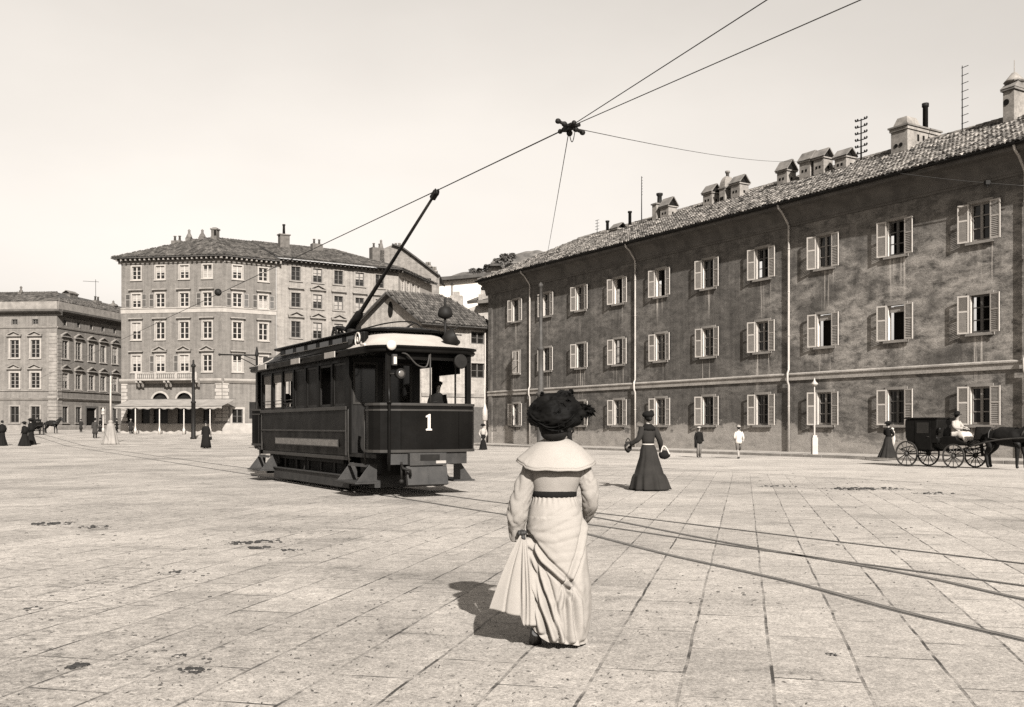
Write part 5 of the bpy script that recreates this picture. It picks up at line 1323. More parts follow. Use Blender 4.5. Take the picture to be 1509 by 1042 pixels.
def hand(V, E, tag_, w_, d, side, thumb, curl=.35, k=1.0):
    """palm with four unequal fingers and a thumb leaving its side; d = direction of the fingers"""
    w_ = Vector(w_); d = Vector(d).normalized(); side = Vector(side).normalized(); nrm = d.cross(side).normalized()
    pn = 'palm'+tag_; V[pn] = (w_+d*.045*k, .028*k, .016*k); E.append(('wr'+tag_, pn))
    for i, (off, ln) in enumerate(((-.030, .062), (-.010, .074), (.010, .070), (.028, .054))):
        a = w_+d*.085*k+side*off*k; b = a+(d*math.cos(curl)+nrm*math.sin(curl))*ln*.5*k; c = b+(d*math.cos(curl*2.4)+nrm*math.sin(curl*2.4))*ln*.5*k
        for q, (p, r_) in enumerate(((a, .0105), (b, .0092), (c, .0075))): V['f%d%d%s' % (i, q, tag_)] = (p, r_*k)
        E += [(pn, 'f%d0%s' % (i, tag_)), ('f%d0%s' % (i, tag_), 'f%d1%s' % (i, tag_)), ('f%d1%s' % (i, tag_), 'f%d2%s' % (i, tag_))]
    s2 = side*(-1 if thumb < 0 else 1)
    a = w_+d*.03*k+s2*.034*k; b = a+(d*.75+s2*.55+nrm*.35).normalized()*.045*k
    V['t0'+tag_] = (a, .012*k); V['t1'+tag_] = (b, .009*k); E += [(pn, 't0'+tag_), ('t0'+tag_, 't1'+tag_)]
def joints(arms=None, legs=None, sitting=False, lean=0.0, head=(0, 0), dz=0.0):
    z0 = .92+dz
    V = {}; V['pelvis'] = ((0, 0, z0), .115, .095)
    ly = lambda z: lean*(z-z0)
    for n, z, rx, ry in (('waist', 1.08, .10, .085), ('chest', 1.28, .135, .10), ('collar', 1.415, .085, .07), ('neck', 1.475, .046, .048)):
        z += dz; V[n] = ((0, ly(z)-(.01 if n == 'collar' else 0), z), rx, ry)
    hx, hy = head; yn = ly(1.5+dz)
    V['jaw'] = ((hx*.3, yn+.022, 1.545+dz), .055, .062); V['skull'] = ((hx*.6, yn+.008+hy, 1.635+dz), .072, .086); V['top'] = ((hx*.7, yn+.0+hy, 1.70+dz), .045, .05)
    V['nose'] = ((hx*.5, yn+.115+hy, 1.60+dz), .013); V['brow'] = ((hx*.55, yn+.085+hy, 1.625+dz), .03, .03)
    E = [('pelvis', 'waist'), ('waist', 'chest'), ('chest', 'collar'), ('collar', 'neck'), ('neck', 'jaw'), ('jaw', 'skull'), ('skull', 'top'), ('skull', 'brow'), ('brow', 'nose')]
    for s_, t in ((-1, 'L'), (1, 'R')):
        sh_ = Vector((s_*.165, ly(1.4+dz), 1.385+dz))
        el, wr = (arms or {}).get(t, ((s_*.235, -.03, 1.12), (s_*.25, .06, .88)))
        el = Vector(el); wr = Vector(wr)
        V['sh'+t] = (sh_, .058); V['el'+t] = (el, .042); V['wr'+t] = (wr, .027)
        E += [('chest', 'sh'+t), ('sh'+t, 'el'+t), ('el'+t, 'wr'+t)]
        d = (wr-el).normalized(); hand(V, E, t, wr, d, Vector((0, 1, 0)) if abs(d.y) < .8 else Vector((1, 0, 0)), 1)
        hip, kn, an, toe = (legs or {}).get(t, ((s_*.09, 0, .86), (s_*.095, .02, .48), (s_*.10, -.01, .09), (s_*.115, .13, .03)))
        V['hip'+t] = (hip, .085); V['kn'+t] = (kn, .058); V['an'+t] = (an, .04); V['toe'+t] = (toe, .034, .026)
        E += [('pelvis', 'hip'+t), ('hip'+t, 'kn'+t), ('kn'+t, 'an'+t), ('an'+t, 'toe'+t)]
    return V, E
def ring(z, rx, ry, n, cx=0, cy=0, fold=0, cnt=9, ph=0.0, tilt=0.0):
    out = []
    for j in range(n):
        a = 2*math.pi*j/n; k = 1+fold*math.sin(cnt*a+ph)+fold*.5*math.sin((cnt*1.7//1)*a+ph*2.1+1)
        out.append((cx+rx*k*math.cos(a), cy+ry*k*math.sin(a), z+tilt*math.sin(a)))
    return out
def garment(name, levels, mat, parent, n=36, fold=0, cnt=9, ph=0.0, cap=True, solid=0.0):
    """levels (z, rx, ry, cy[, fold])"""
    m = MB(); m.loft([ring(l[0], l[1], l[2], n, l[4] if len(l) > 4 and False else 0, l[3], l[4] if len(l) > 4 else fold, cnt, ph) for l in levels], 0, True, True, cap, cap)
    return m.build(name, mat, parent, solid=solid)
def sleeve(parent, a, b, c, r0, r1, r2, mat, nm='sleeve', seed=0):
    a, b, c = Vector(a), Vector(b), Vector(c); P = catmull([a+(a-b)*.12, a, b, b+(c-b)*.92], 5); k = len(P); rs = []
    for i in range(k):
        t = i/(k-1); r_ = r0+(r1-r0)*min(1, t*2) if t < .5 else r1+(r2-r1)*(t*2-1)
        rs.append(r_*(1+.07*math.sin(i*1.9+seed)))
    m = MB(); m.tube(P, rs, 12); return m.build(nm, mat, parent)
def hat(parent, kind, z, mat, y=0.0, x=0.0, nm='hat'):
    m = MB()
    if kind == 'bowler': m.lathe([(.155, .0), (.165, .012), (.150, .02), (.098, .022), (.100, .07), (.085, .115), (.05, .14), (.005, .145)], (x, y, z), 18)
    elif kind == 'boater': m.lathe([(.16, 0), (.16, .012), (.095, .014), (.095, .075), (.005, .08)], (x, y, z), 18)
    elif kind == 'cap': m.lathe([(.105, -.01), (.12, .03), (.115, .055), (.06, .08), (.005, .085)], (x, y, z), 16); m.ball((x, y+.1, z+.0), .07, nu=10, nv=6, sc=(1, .9, .2))
    elif kind == 'top': m.lathe([(.15, 0), (.155, .012), (.1, .016), (.098, .16), (.105, .17), (.005, .175)], (x, y, z), 18)
    elif kind == 'toque':
        q = random.Random(3); m.ball((x, y-.01, z+.03), .135, nu=18, nv=10, sc=(1.05, 1, .62), jit=.06, rnd=q); m.ball((x+.06, y-.06, z+.09), .05, nu=8, nv=6, jit=.3, rnd=q)
    elif kind == 'lady':
        q = random.Random(int(z*1000)+5)
        m.lathe([(.10, -.03), (.19, .0), (.20, .02), (.15, .05), (.12, .10), (.06, .13), (.005, .14)], (x, y, z), 20, 0, True, None, lambda a, zz: .10*math.sin(3*a+1)*(1 if zz < .06 else .5))
        for _ in range(5): a = q.uniform(0, 6.28); m.ball((x+.1*math.cos(a), y+.1*math.sin(a), z+.07), .05, nu=8, nv=6, jit=.2, rnd=q)
    return m.build(nm, mat, parent)
def hair(parent, z=1.635, mat=None, bun=False, y=0.0, x=0.0):
    m = MB(); m.ball((x, y-.012, z+.02), .098, nu=14, nv=9, sc=(.9, 1.0, .98))
    if bun: m.ball((x, y-.085, z-.02), .055, nu=10, nv=7)
    return m.build('hair', mat or HAIRM, parent)
def shoes(parent, P, mat=SHOE):
    for p, a in P:
        m = MB(); M_ = Matrix.Translation(p) @ Matrix.Rotation(a, 4, 'Z')
        rings = []
        for y, w, h in ((-.10, .025, .05), (-.07, .036, .09), (0, .036, .085), (.06, .043, .055), (.12, .038, .04), (.155, .018, .025)):
            rings.append([M @ Vector((w*math.cos(t), y, h*.5+h*.5*math.sin(t))) if False else M_ @ Vector((w*math.cos(t), y, h*.5+h*.5*math.sin(t))) for t in [2*math.pi*j/10 for j in range(10)]])
        m.loft(rings, 0, True, True, True, True); m.build('shoe', mat, parent)
def place(px, ytop, yfoot, face, label, H=1.72, group=None, lift=0.0):
    p = gp(px, yfoot, lift); h = (yfoot-ytop)/F*p.y
    e = empty('person', p, R(face), label, 'person', group); e.scale = (h/H,)*3; return e
def man(px, ytop, yfoot, face, label, coat='black', trous='charcoal', hk='bowler', hmat='black', arms=None, long=False, stride=.0, H=1.80, coat_on_arm=False, lift=0.0, shorts=False, socks=None):
    e = place(px, ytop, yfoot, face, label, H, None, lift)
    legs = {}
    for s_, t in ((-1, 'L'), (1, 'R')):
        f = stride*s_
        legs[t] = ((s_*.085, 0, .86), (s_*.09, f*.35+.03, .48), (s_*.095, f*.7-.02, .09+abs(f)*.03), (s_*.10, f*.7+.12, .035))
    V, E = joints(arms, legs); b = skin_body(e, V, E)
    for t in 'LR':
        hip, kn, an, toe = [Vector(q) for q in legs[t]]
        m = MB()
        if shorts: m.tube([hip+Vector((0, 0, .06)), hip, kn+Vector((0, 0, .0))], [.10, .10, .085], 12)
        else: m.tube([hip+Vector((0, 0, .06)), hip, kn, an+Vector((0, 0, -.03))], [.105, .10, .078, .066], 12)
        m.build('trouser_leg', CLOTH[trous], e)
        if socks: m = MB(); m.tube([kn+Vector((0, 0, -.08)), (kn+an)/2, an], [.056, .058, .045], 10); m.build('sock', CLOTH[socks], e)
    garment('coat' if coat != 'white' else 'shirt', ([(.42, .235, .20, .0, .03), (.62, .22, .18, 0, .02)] if long else [(.80, .19, .15, 0, .01)])+[(.92, .185, .145, 0), (1.05, .165, .125, 0), (1.2, .185, .13, 0), (1.34, .195, .125, 0), (1.42, .14, .10, 0), (1.475, .065, .065, 0)], CLOTH[coat], e)
    for t in 'LR': sleeve(e, V['sh'+t][0], V['el'+t][0], V['wr'+t][0], .078, .064, .052, CLOTH[coat])
    shoes(e, [(Vector((legs[t][2][0], legs[t][2][1]+.03, max(0, legs[t][2][2]-.09))), 0) for t in 'LR'])
    hair(e)
    if hk: hat(e, hk, 1.68, STRAW if hmat == 'straw' else CLOTH[hmat])
    return e, V
def lady(px, ytop, yfoot, face, label, top='black', skirt='black', hk='lady', hmat='black', flare=.36, arms=None, ruffle=False, belt=None, H=1.78, lift=0.0, shawl=False, train=0.0):
    e = place(px, ytop, yfoot, face, label, H, None, lift)
    V, E = joints(arms or {'L': ((-.25, -.05, 1.13), (-.20, .10, .95)), 'R': ((.25, -.05, 1.13), (.20, .10, .95))}); skin_body(e, V, E)
    f = flare; lv = [(.025, f*1.03, f*1.0, -train, .075), (.06, f, f*.97, -train*.9, .07)]
    if ruffle: lv += [(.30, f*.86, f*.84, -train*.5, .045), (.36, f*.80, f*.78, -train*.4, .03), (.365, f*.76, f*.74, -train*.4, .02)]
    lv += [(.55, f*.62, f*.62, -train*.3, .03), (.75, f*.48, f*.50, -.03, .02), (.92, .185, .17, -.015, .01), (1.03, .142, .122, 0, 0), (1.06, .135, .115, 0, 0)]
    garment('skirt', lv, CLOTH[skirt], e, 72, 0, 11, px*.1)
    garment('bodice', [(1.04, .136, .118, 0), (1.12, .146, .125, 0), (1.25, .17, .14, .01), (1.34, .185, .125, 0), (1.42, .13, .095, 0), (1.49, .058, .06, 0)], CLOTH[top], e, 28)
    for t in 'LR': sleeve(e, V['sh'+t][0], V['el'+t][0], V['wr'+t][0], .078, .072, .042, CLOTH[top], 'sleeve', px)
    if belt: garment('belt', [(1.025, .146, .127, 0), (1.05, .143, .124, 0)], CLOTH[belt], e, 28)
    if shawl: garment('shawl', [(.95, .27, .22, -.02, .03), (1.15, .24, .19, -.01, .02), (1.34, .205, .145, 0), (1.43, .135, .105, 0), (1.50, .065, .07, 0)], CLOTH[top], e, 36)
    hair(e, bun=True)
    shoes(e, [(Vector((s_*.08, .02, 0)), 0) for s_ in (-1, 1)])
    if hk: hat(e, hk, 1.68, CLOTH[hmat])
    return e, V

# ---- people near the dark building
e, V = lady(955, 604, 722, 22, 'woman in a dark flared dress with white belt and ruffled hem, walking away', 'dress', 'dress', 'toque', 'black', .44, {'L': ((-.27, -.05, 1.17), (-.40, .12, 1.03)), 'R': ((.27, -.06, 1.12), (.38, .06, .88))}, True, 'white', 1.82, 0, False, .10)
garment('fur_collar', [(1.36, .16, .13, -.02, .06), (1.42, .15, .12, -.02, .08), (1.50, .075, .08, 0, .08)], CLOTH['black'], e, 24)
s_ = e.scale[0]; M_ = e.matrix_world if False else None
def held(px, py, Y): return at(px, py, Y)
Yw = e.location.y
m = MB(); q = random.Random(2); m.ball((0, 0, -.12), .10, nu=12, nv=8, sc=(.85, .7, 1.25), jit=.15, rnd=q); m.tube(catmull([(-.06, 0, -.02), (0, 0, .08), (.06, 0, -.02)], 5), .012, 6)
tag(m.build('handbag', CLOTH['charcoal'], None, at(925.5, 651, Yw+.1)), 'round dark bag in the left hand of the woman in dark ruffled dress', 'bag')
m = MB(); m.ball((0, 0, -.05), .12, nu=12, nv=8, sc=(1.1, .6, .8), jit=.1, rnd=q); 
o = m.build('handbag', CLOTH['black'], None, at(979, 667, Yw+.05)); tag(o, 'dark bag with white strap in the right hand of the woman in ruffled dress', 'bag')
m = MB(); m.tube(catmull([(-.08, -.02, .0), (-.03, -.02, .14), (.04, -.03, .10), (.11, -.03, -.04)], 5), .016, 6); m.build('strap', CLOTH['white'], o)
e, V = man(1030, 628, 674, 200, 'youth in straw hat, dark coat and grey trousers standing at the kerb, coat over arm', 'black', 'mid', 'boater', 'straw', None, False, .06, 1.78)
m = MB(); m.loft([ring(z, .07*k, .10*k, 14, .26, .08, .1, 3) for z, k in ((1.0, 1), (.8, 1.1), (.55, .9))], 0, True, True, True, True); tag(ob('jacket', m.mesh('jacket', CLOTH['black']), None, e.location, R(200), e.scale), 'dark jacket hanging over the arm of the youth in the straw hat', 'jacket')
man(1088.5, 627, 676, 10, 'boy in white shirt, pale cap and grey shorts striding along the kerb', 'white', 'mid', 'cap', 'cream', {'L': ((-.24, -.02, 1.15), (-.14, .14, 1.0)), 'R': ((.24, -.05, 1.12), (.24, .05, .9))}, False, .30, 1.76, False, 0.0, True, None)
e, V = lady(1309, 622, 675, 300, 'woman in dark blouse and long dark skirt holding a white bundle on the pavement', 'black', 'charcoal', 'lady', 'black', .42, {'L': ((-.25, .06, 1.18), (-.05, .26, 1.15)), 'R': ((.25, .06, 1.18), (.10, .26, 1.10))}, False, None, 1.76, .12, False, .10)
m = MB(); q = random.Random(6)
m.loft([ring(z, rx, ry, 18, 0, .27+dy, .05, 4, z*3) for z, rx, ry, dy in ((.52, .07, .05, .02), (.70, .13, .08, .02), (.95, .19, .10, 0), (1.15, .17, .12, -.02), (1.30, .12, .11, 0), (1.36, .07, .07, .0))], 0, True, True, True, True); m.ball((.02, .27, 1.42), .075, nu=12, nv=8)
tag(ob('swaddled_bundle', m.mesh('swaddled_bundle', CLOTH['white']), None, e.location, R(300), e.scale), 'long white gown of a bundled infant held by the woman behind the carriage', 'bundle')
lady(712, 625, 663, 190, 'woman in pale blouse and dark skirt standing far off just right of the tram', 'cream', 'black', 'lady', 'black', .27, None, False, None, 1.78)
lady(839, 620, 661, 20, 'dark figure half hidden behind the big hat of the woman in white', 'black', 'black', 'lady', 'black', .30, None, False, None, 1.78)
# ---- people in the far left of the square
lady(3, 620, 657, 60, 'stout woman in black shawl at the extreme left edge', 'black', 'black', None, 'black', .34, None, False, None, 1.72, 0, True)
lady(36, 622, 657.5, 75, 'woman in wide black shawl and skirt, foremost of the pair before the far carriage', 'black', 'black', 'lady', 'black', .42, None, False, None, 1.76, 0, True)
lady(45.5, 616.5, 655.5, 75, 'taller woman in black walking just behind the woman in the wide shawl', 'black', 'black', 'lady', 'black', .33, None, False, None, 1.80, 0, True)
man(119.3, 617, 637, 180, 'stout man in long dark coat standing before the palazzo ground floor windows', 'charcoal', 'black', 'cap', 'black', None, True)
man(140, 616, 646, 20, 'man in grey coat and dark hat walking left of the skirted lamp post', 'dark', 'charcoal', 'bowler', 'black', None, True, .12)
lady(148, 616, 636.5, 150, 'woman in black before the palazzo doorway, behind the man in grey coat', 'black', 'black', 'lady', 'black', .30)
man(172, 616.5, 637.5, 100, 'dark coated man just right of the skirted lamp post', 'black', 'charcoal', 'bowler', 'black', None, True, .18)
man(192.8, 617, 639.5, 200, 'man in long dark coat with pale collar in front of the first awning post', 'charcoal', 'black', 'cap', 'cream', None, True)
lady(218.5, 618.5, 638, 110, 'woman in short dark shawl and skirt under the awning between its posts', 'black', 'charcoal', 'lady', 'black', .26, None, False, None, 1.78, 0, True)
e, V = man(303.5, 620.5, 661, 185, 'man in long black gown and hat standing alone in the square left of the tram', 'black', 'black', 'bowler', 'black', None, True, .0)
garment('gown', [(.06, .34, .28, 0, .05), (.3, .31, .25, 0, .04), (.7, .255, .2, 0, .02), (1.1, .22, .165, 0), (1.36, .205, .13, 0), (1.46, .09, .08, 0)], CLOTH['black'], e, 36)
m = MB(); m.ball((0, 0, 0), .10, nu=10, nv=8, sc=(.8, .5, 1.1)); m.tube(catmull([(-.05, 0, .08), (0, 0, .2), (.05, 0, .08)], 4), .012, 6)
tag(m.build('handbag', CLOTH['black'], None, at(310.8, 646, e.location.y-.1)), 'small black bag in the hand of the man in the long black gown', 'bag')
# seated man at the cafe
p = gp(265.5, 637.5); e = empty('person', p, R(200), 'dark seated person at a cafe chair under the awning', 'person'); e.scale = (1.0,)*3
sit = {t: ((s_*.10, 0, .50), (s_*.12, .42, .50), (s_*.12, .42, .09), (s_*.13, .56, .03)) for s_, t in ((-1, 'L'), (1, 'R'))}
def seated(e, coat, trous, hk, hmat, arms, lean=-.05, zs=.50, legs=None):
    dz = zs+.02-.92; V, E = joints(arms, legs or sit, lean=lean, dz=dz); skin_body(e, V, E)
    for t in 'LR':
        L = [Vector(q) for q in (legs or sit)[t]]; m = MB(); m.tube([L[0]-Vector((0, .1, 0)), L[0], L[1], L[2]], [.10, .105, .085, .065], 12); m.build('trouser_leg', CLOTH[trous], e)
    garment('coat', [(.86+dz, .20, .17, .0), (1.0+dz, .185, .145, lean*.1), (1.2+dz, .19, .135, lean*.28), (1.34+dz, .195, .125, lean*.42), (1.42+dz, .14, .10, lean*.5), (1.475+dz, .065, .065, lean*.55)], CLOTH[coat], e)
    for t in 'LR': sleeve(e, V['sh'+t][0], V['el'+t][0], V['wr'+t][0], .08, .068, .052, CLOTH[coat])
    hair(e, 1.635+dz, y=lean*.75)
    if hk: hat(e, hk, 1.68+dz, STRAW if hmat == 'straw' else CLOTH[hmat], y=lean*.75)
    return V
sarm = {'L': ((-.25, .05, .78), (-.14, .28, .66)), 'R': ((.25, .05, .78), (.14, .28, .66))}
seated(e, 'black', 'black', 'bowler', 'black', sarm); shoes(e, [(Vector((s_*.12, .46, 0)), 0) for s_ in (-1, 1)])
ce = empty('cafe_chair', p, R(200), 'bentwood cafe chair under the seated dark person', 'chair')
m = MB(); m.lathe([(.20, 0), (.21, .02), (.20, .035)], (0, -.02, .40), 18); m.build('seat', MT['iron'], ce)
for x, y in ((-.15, .12), (.15, .12), (-.14, -.17), (.14, -.17)): m = MB(); m.tube([(x, y, .40), (x*1.15, y*1.15, 0)], .016, 8); m.build('leg', MT['iron'], ce)
m = MB(); m.tube(catmull([(-.17, -.19, .42), (-.17, -.26, .8), (0, -.28, .92), (.17, -.26, .8), (.17, -.19, .42)], 6), .014, 8); m.build('backrest', MT['iron'], ce)
# ---- in the tram
pd = tm.matrix_basis @ Vector((.70, 1.05, ZF)); e = empty('person', pd, tm.rotation_euler.z+R(180), 'tram driver in dark cap and coat standing on the front platform of the tram', 'person'); e.scale = (.86,)*3
V, E = joints(None, None); skin_body(e, V, E)
garment('coat', [(.55, .20, .17, 0), (.92, .185, .145, 0), (1.2, .185, .13, 0), (1.34, .195, .125, 0), (1.42, .14, .10, 0), (1.475, .065, .065, 0)], CLOTH['black'], e)
for t in 'LR':
    sleeve(e, V['sh'+t][0], V['el'+t][0], V['wr'+t][0], .078, .064, .052, CLOTH['black'])
    L = [Vector(V[k+t][0]) for k in ('hip', 'kn', 'an')]; m = MB(); m.tube(L, [.10, .08, .066], 12); m.build('trouser_leg', CLOTH['black'], e)
hair(e); hat(e, 'cap', 1.68, CLOTH['black']); shoes(e, [(Vector((s_*.1, .02, 0)), 0) for s_ in (-1, 1)])
pd = tm.matrix_basis @ Vector((-.62, 7.2, ZF)); e = empty('person', pd, tm.rotation_euler.z+R(90+180), 'passenger in dark hat seated by an open saloon window of the tram', 'person')
seated(e, 'black', 'black', 'bowler', 'black', sarm, -.05, .48); shoes(e, [(Vector((s_*.12, .46, 0)), 0) for s_ in (-1, 1)])
# ================================================================== horses and carriages (x forwards)
HORSE = mk('dark horse coat', .009, .4, 5, .55, .1, 90, .1); HOOF = mk('hoof horn', .02, .3, 9, .5)
LEATH = mk('harness leather', .03, .3, 9, .5, spec=.3); CARR = mk('carriage black lacquer', .007, .4, 3, .38, spec=.08, rvar=.1); CARG = mk('carriage window', .02, .3, 2, .12, spec=.45); SPK = mk('worn wheel paint', .035, .3, 6, .6, spec=.2)
def horse(loc, rz, label, sc=1.0, group=None):
    e = empty('horse', loc, rz, label, 'horse', group); e.scale = (sc,)*3
    V = {}
    V['belly'] = ((0, 0, 1.02), .26, .28)
    V['loin'] = ((-.30, 0, 1.10), .23, .23); V['croup'] = ((-.56, 0, 1.12), .23, .24); V['dock'] = ((-.76, 0, 1.12), .10, .10)
    V['heart'] = ((.32, 0, 1.04), .25, .29); V['chest'] = ((.60, 0, 1.10), .17, .22)
    V['neck0'] = ((.74, 0, 1.28), .12, .19); V['neck1'] = ((.90, 0, 1.47), .085, .145); V['poll'] = ((1.02, 0, 1.62), .065, .09)
    V['cheek'] = ((1.14, 0, 1.52), .075, .11); V['nosebr'] = ((1.27, 0, 1.34), .055, .065); V['muzzle'] = ((1.34, 0, 1.22), .05, .055)
    E = [('belly', 'loin'), ('loin', 'croup'), ('croup', 'dock'), ('belly', 'heart'), ('heart', 'chest'), ('chest', 'neck0'), ('neck0', 'neck1'), ('neck1', 'poll'), ('poll', 'cheek'), ('cheek', 'nosebr'), ('nosebr', 'muzzle')]
    for s_, t in ((-1, 'L'), (1, 'R')):
        f = .05*s_
        for n, p, r_ in (('fsh', (.46, s_*.15, .92), .11), ('fel', (.44, s_*.15, .74), .075), ('fkn', (.47+f, s_*.14, .44), .052), ('fan', (.46+f, s_*.14, .13), .036), ('fho', (.49+f, s_*.14, .05), .05)): V[n+t] = (p, r_)
        E += [('heart', 'fsh'+t), ('fsh'+t, 'fel'+t), ('fel'+t, 'fkn'+t), ('fkn'+t, 'fan'+t), ('fan'+t, 'fho'+t)]
        for n, p, r_ in (('hip', (-.56, s_*.14, .92), .15), ('hst', (-.46, s_*.16, .76), .11), ('hho', (-.70-f, s_*.15, .50), .058), ('hfe', (-.64-f, s_*.15, .14), .04), ('hhf', (-.60-f, s_*.15, .05), .052)): V[n+t] = (p, r_)
        E += [('croup', 'hip'+t), ('hip'+t, 'hst'+t), ('hst'+t, 'hho'+t), ('hho'+t, 'hfe'+t), ('hfe'+t, 'hhf'+t)]
        V['ear'+t] = ((1.0, s_*.055, 1.75), .018); E.append(('poll', 'ear'+t))
    for n in V: V[n] = (V[n][0],)+tuple(r_*(1.32 if n[0] not in 'fh' or n in ('heart',) else 1.22) for r_ in V[n][1:])
    skin_body(e, V, E, 2, HORSE)
    m = MB(); m.tube(catmull([(-.78, 0, 1.14), (-.88, 0, 1.0), (-.90, 0, .7), (-.86, 0, .42)], 5), .05, 8); m.build('tail', HAIRM, e)
    m = MB(); q = random.Random(3)
    for i in range(22):
        t = i/21; b = Vector((.66+.36*t, .0, 1.46+.26*t)); m.tube([b, b+Vector((-.02, .05, -.03)), b+Vector((-.05, .085+q.uniform(-.01, .02), -.16))], [.016, .014, .004], 5)
    m.build('mane', HAIRM, e)
    m = MB()
    for pts, r_ in (([(-.45, -.27, 1.02), (0, -.30, .98), (.45, -.28, 1.02), (.66, -.16, 1.04)], .018), ([(-.45, .27, 1.02), (0, .30, .98), (.45, .28, 1.02), (.66, .16, 1.04)], .018), ([(.66, -.17, 1.04), (.775, 0, 1.02), (.66, .17, 1.04)], .022), ([(.12, -.29, .98), (.12, -.20, 1.24), (.12, 0, 1.325), (.12, .20, 1.24), (.12, .29, .98)], .02), ([(-.5, -.26, 1.02), (-.5, -.2, 1.26), (-.5, 0, 1.35), (-.5, .2, 1.26), (-.5, .26, 1.02)], .015), ([(1.05, -.08, 1.58), (1.2, -.075, 1.42), (1.3, -.06, 1.3)], .010), ([(1.05, .08, 1.58), (1.2, .075, 1.42), (1.3, .06, 1.3)], .010)):
        m.tube(catmull(pts, 5), r_, 6)
    m.build('harness', LEATH, e)
    m = MB(); m.lathe([(.21, -.03), (.25, 0), (.21, .03)], (0, 0, 0), 18, 0, True, Matrix.Translation((.62, 0, 1.2)) @ Matrix.Rotation(R(-58), 4, 'Y') @ Matrix.Scale(.82, 4, (0, 1, 0))); m.build('collar', LEATH, e)
    return e
def wheel_mesh(r_, ns, key):
    if key in MESH: return MESH[key]
    m = MB(); N = 36
    rings = []
    for i in range(N):
        a = 2*math.pi*i/N; c, s_ = math.cos(a), math.sin(a)
        rings.append([((rr)*c, y, rr*s_) for rr, y in ((r_, -.02), (r_, .02), (r_-.05, .016), (r_-.05, -.016))])
    rings.append(rings[0]); m.loft(rings, 0, False)
    for i in range(ns):
        a = 2*math.pi*i/ns; m.tube([(.05*math.cos(a), 0, .05*math.sin(a)), ((r_-.045)*math.cos(a), 0, (r_-.045)*math.sin(a))], [.020, .013], 6)
    m.lathe([(.03, -.11), (.05, -.10), (.07, -.03), (.07, .03), (.05, .08)], (0, 0, 0), 14, 0, True, Matrix.Rotation(R(90), 4, 'X'))
    MESH[key] = m.mesh('wheel', SPK); return MESH[key]
def carriage(loc, rz, label, sc=1.0, closed=True):
    e = empty('carriage', loc, rz, label, 'carriage'); e.scale = (sc,)*3
    rb_, rf2 = .46, .42; XF = 1.86
    for x, r_, ns in ((0, rb_, 12), (XF, rf2, 12)):
        for s_ in (-1, 1): ob('wheel', wheel_mesh(r_, ns, ('wh', r_)), e, (x, s_*.62, r_), 0)
        m = MB(); m.tube([(x, -.6, r_), (x, .6, r_)], .03, 8); m.build('axle', CARR, e)
        for s_ in (-1, 1): m = MB(); m.tube(catmull([(x-.38, s_*.42, r_+.16), (x, s_*.42, r_+.06), (x+.38, s_*.42, r_+.16), (x, s_*.42, r_+.25), (x-.38, s_*.42, r_+.16)], 5), .02, 6); m.build('spring', CARR, e)
    # coupe body: curved boot, straight sides
    prof = [(-.02, .82), (-.12, 1.05), (-.15, 1.62), (-.10, 1.70), (1.12, 1.72), (1.16, 1.68), (1.14, 1.05), (1.22, .98), (1.20, .86), (.95, .84), (.88, .60), (.30, .60), (.24, .80)]
    m = MB(); m.prism(prof, -.52, .52); m.build('body', CARR, e, bev=.03)
    m = MB(); m.box(-.17, 1.19, -.56, .56, 1.705, 1.755); m.build('roof', CARR, e, bev=.015)
    for s_ in (-1, 1):
        y0, y1 = sorted((s_*.521, s_*.535)); m = MB(); m.box(.28, .92, y0, y1, .62, 1.64); d = m.build('door', CARR, e, bev=.008)
        y0, y1 = sorted((s_*.536, s_*.54)); m = MB(); m.box(.36, .84, y0, y1, 1.2, 1.58); m.build('window', CARG, d)
        m = MB(); m.bar((.86, s_*.55, 1.08), (.78, s_*.55, 1.08), .02, .02); m.build('handle', SPK, d)
        m = MB(); m.lathe([(.03, 0), (.06, .02), (.06, .16), (.03, .22)], (1.24, s_*.5, 1.2), 8); m.build('lamp', CARR, e)
        m = MB(); m.box(.45, .8, *sorted((s_*.53, s_*.72)), .40, .42); m.bar((.5, s_*.55, .41), (.5, s_*.5, .62), .02, .02); m.build('step', CARR, e)
    # driver's box, foot board, perch
    m = MB(); m.prism([(1.17, .86), (1.17, 1.02), (1.35, 1.10), (1.80, 1.10), (1.86, .98), (2.2, .86), (2.45, 1.0), (2.5, .96), (2.2, .78), (1.6, .78)], -.42, .42); m.build('box_seat', CARR, e, bev=.02)
    m = MB(); m.prism([(2.44, .96), (2.52, 1.0), (2.60, 1.42), (2.54, 1.43)], -.40, .40); m.build('dashboard', CARR, e, bev=.01)
    m = MB(); m.bar((0, 0, .58), (1.86, 0, .62), .09, .08); m.lathe([(.30, .60), (.30, .64)], (XF, 0, 0), 20); m.build('perch', CARR, e)
    for s_ in (-1, 1): m = MB(); m.tube(catmull([(1.9, s_*.30, .62), (2.5, s_*.42, .80), (3.4, s_*.40, 1.0), (4.5, s_*.34, 1.08)], 6), .026, 8); m.build('shaft', SPK, e)
    return e
HD = Vector((.52076, -.8537, 0)); HZ = math.atan2(HD.y, HD.x)
w0 = gp(1335.5, 687.5); corg = Vector((w0.x, w0.y, 0))+Vector((.8537, .52076, 0))*.62
SCC = .98
ca = carriage(corg, HZ, 'black closed carriage with spoked wheels waiting by the pavement', SCC)
hx = (gp(1474, 688.5)-corg).dot(HD)
horse(corg+HD*3.42*SCC, HZ, 'dark harnessed horse in front of the black carriage at the right edge', 1.0, None)
pd = ca.matrix_basis @ Vector((1.50, 0, .60)); e = empty('person', pd, HZ-R(90), 'coachman in black hat and pale coat leaning forward on the carriage box', 'person'); e.scale = (.92,)*3
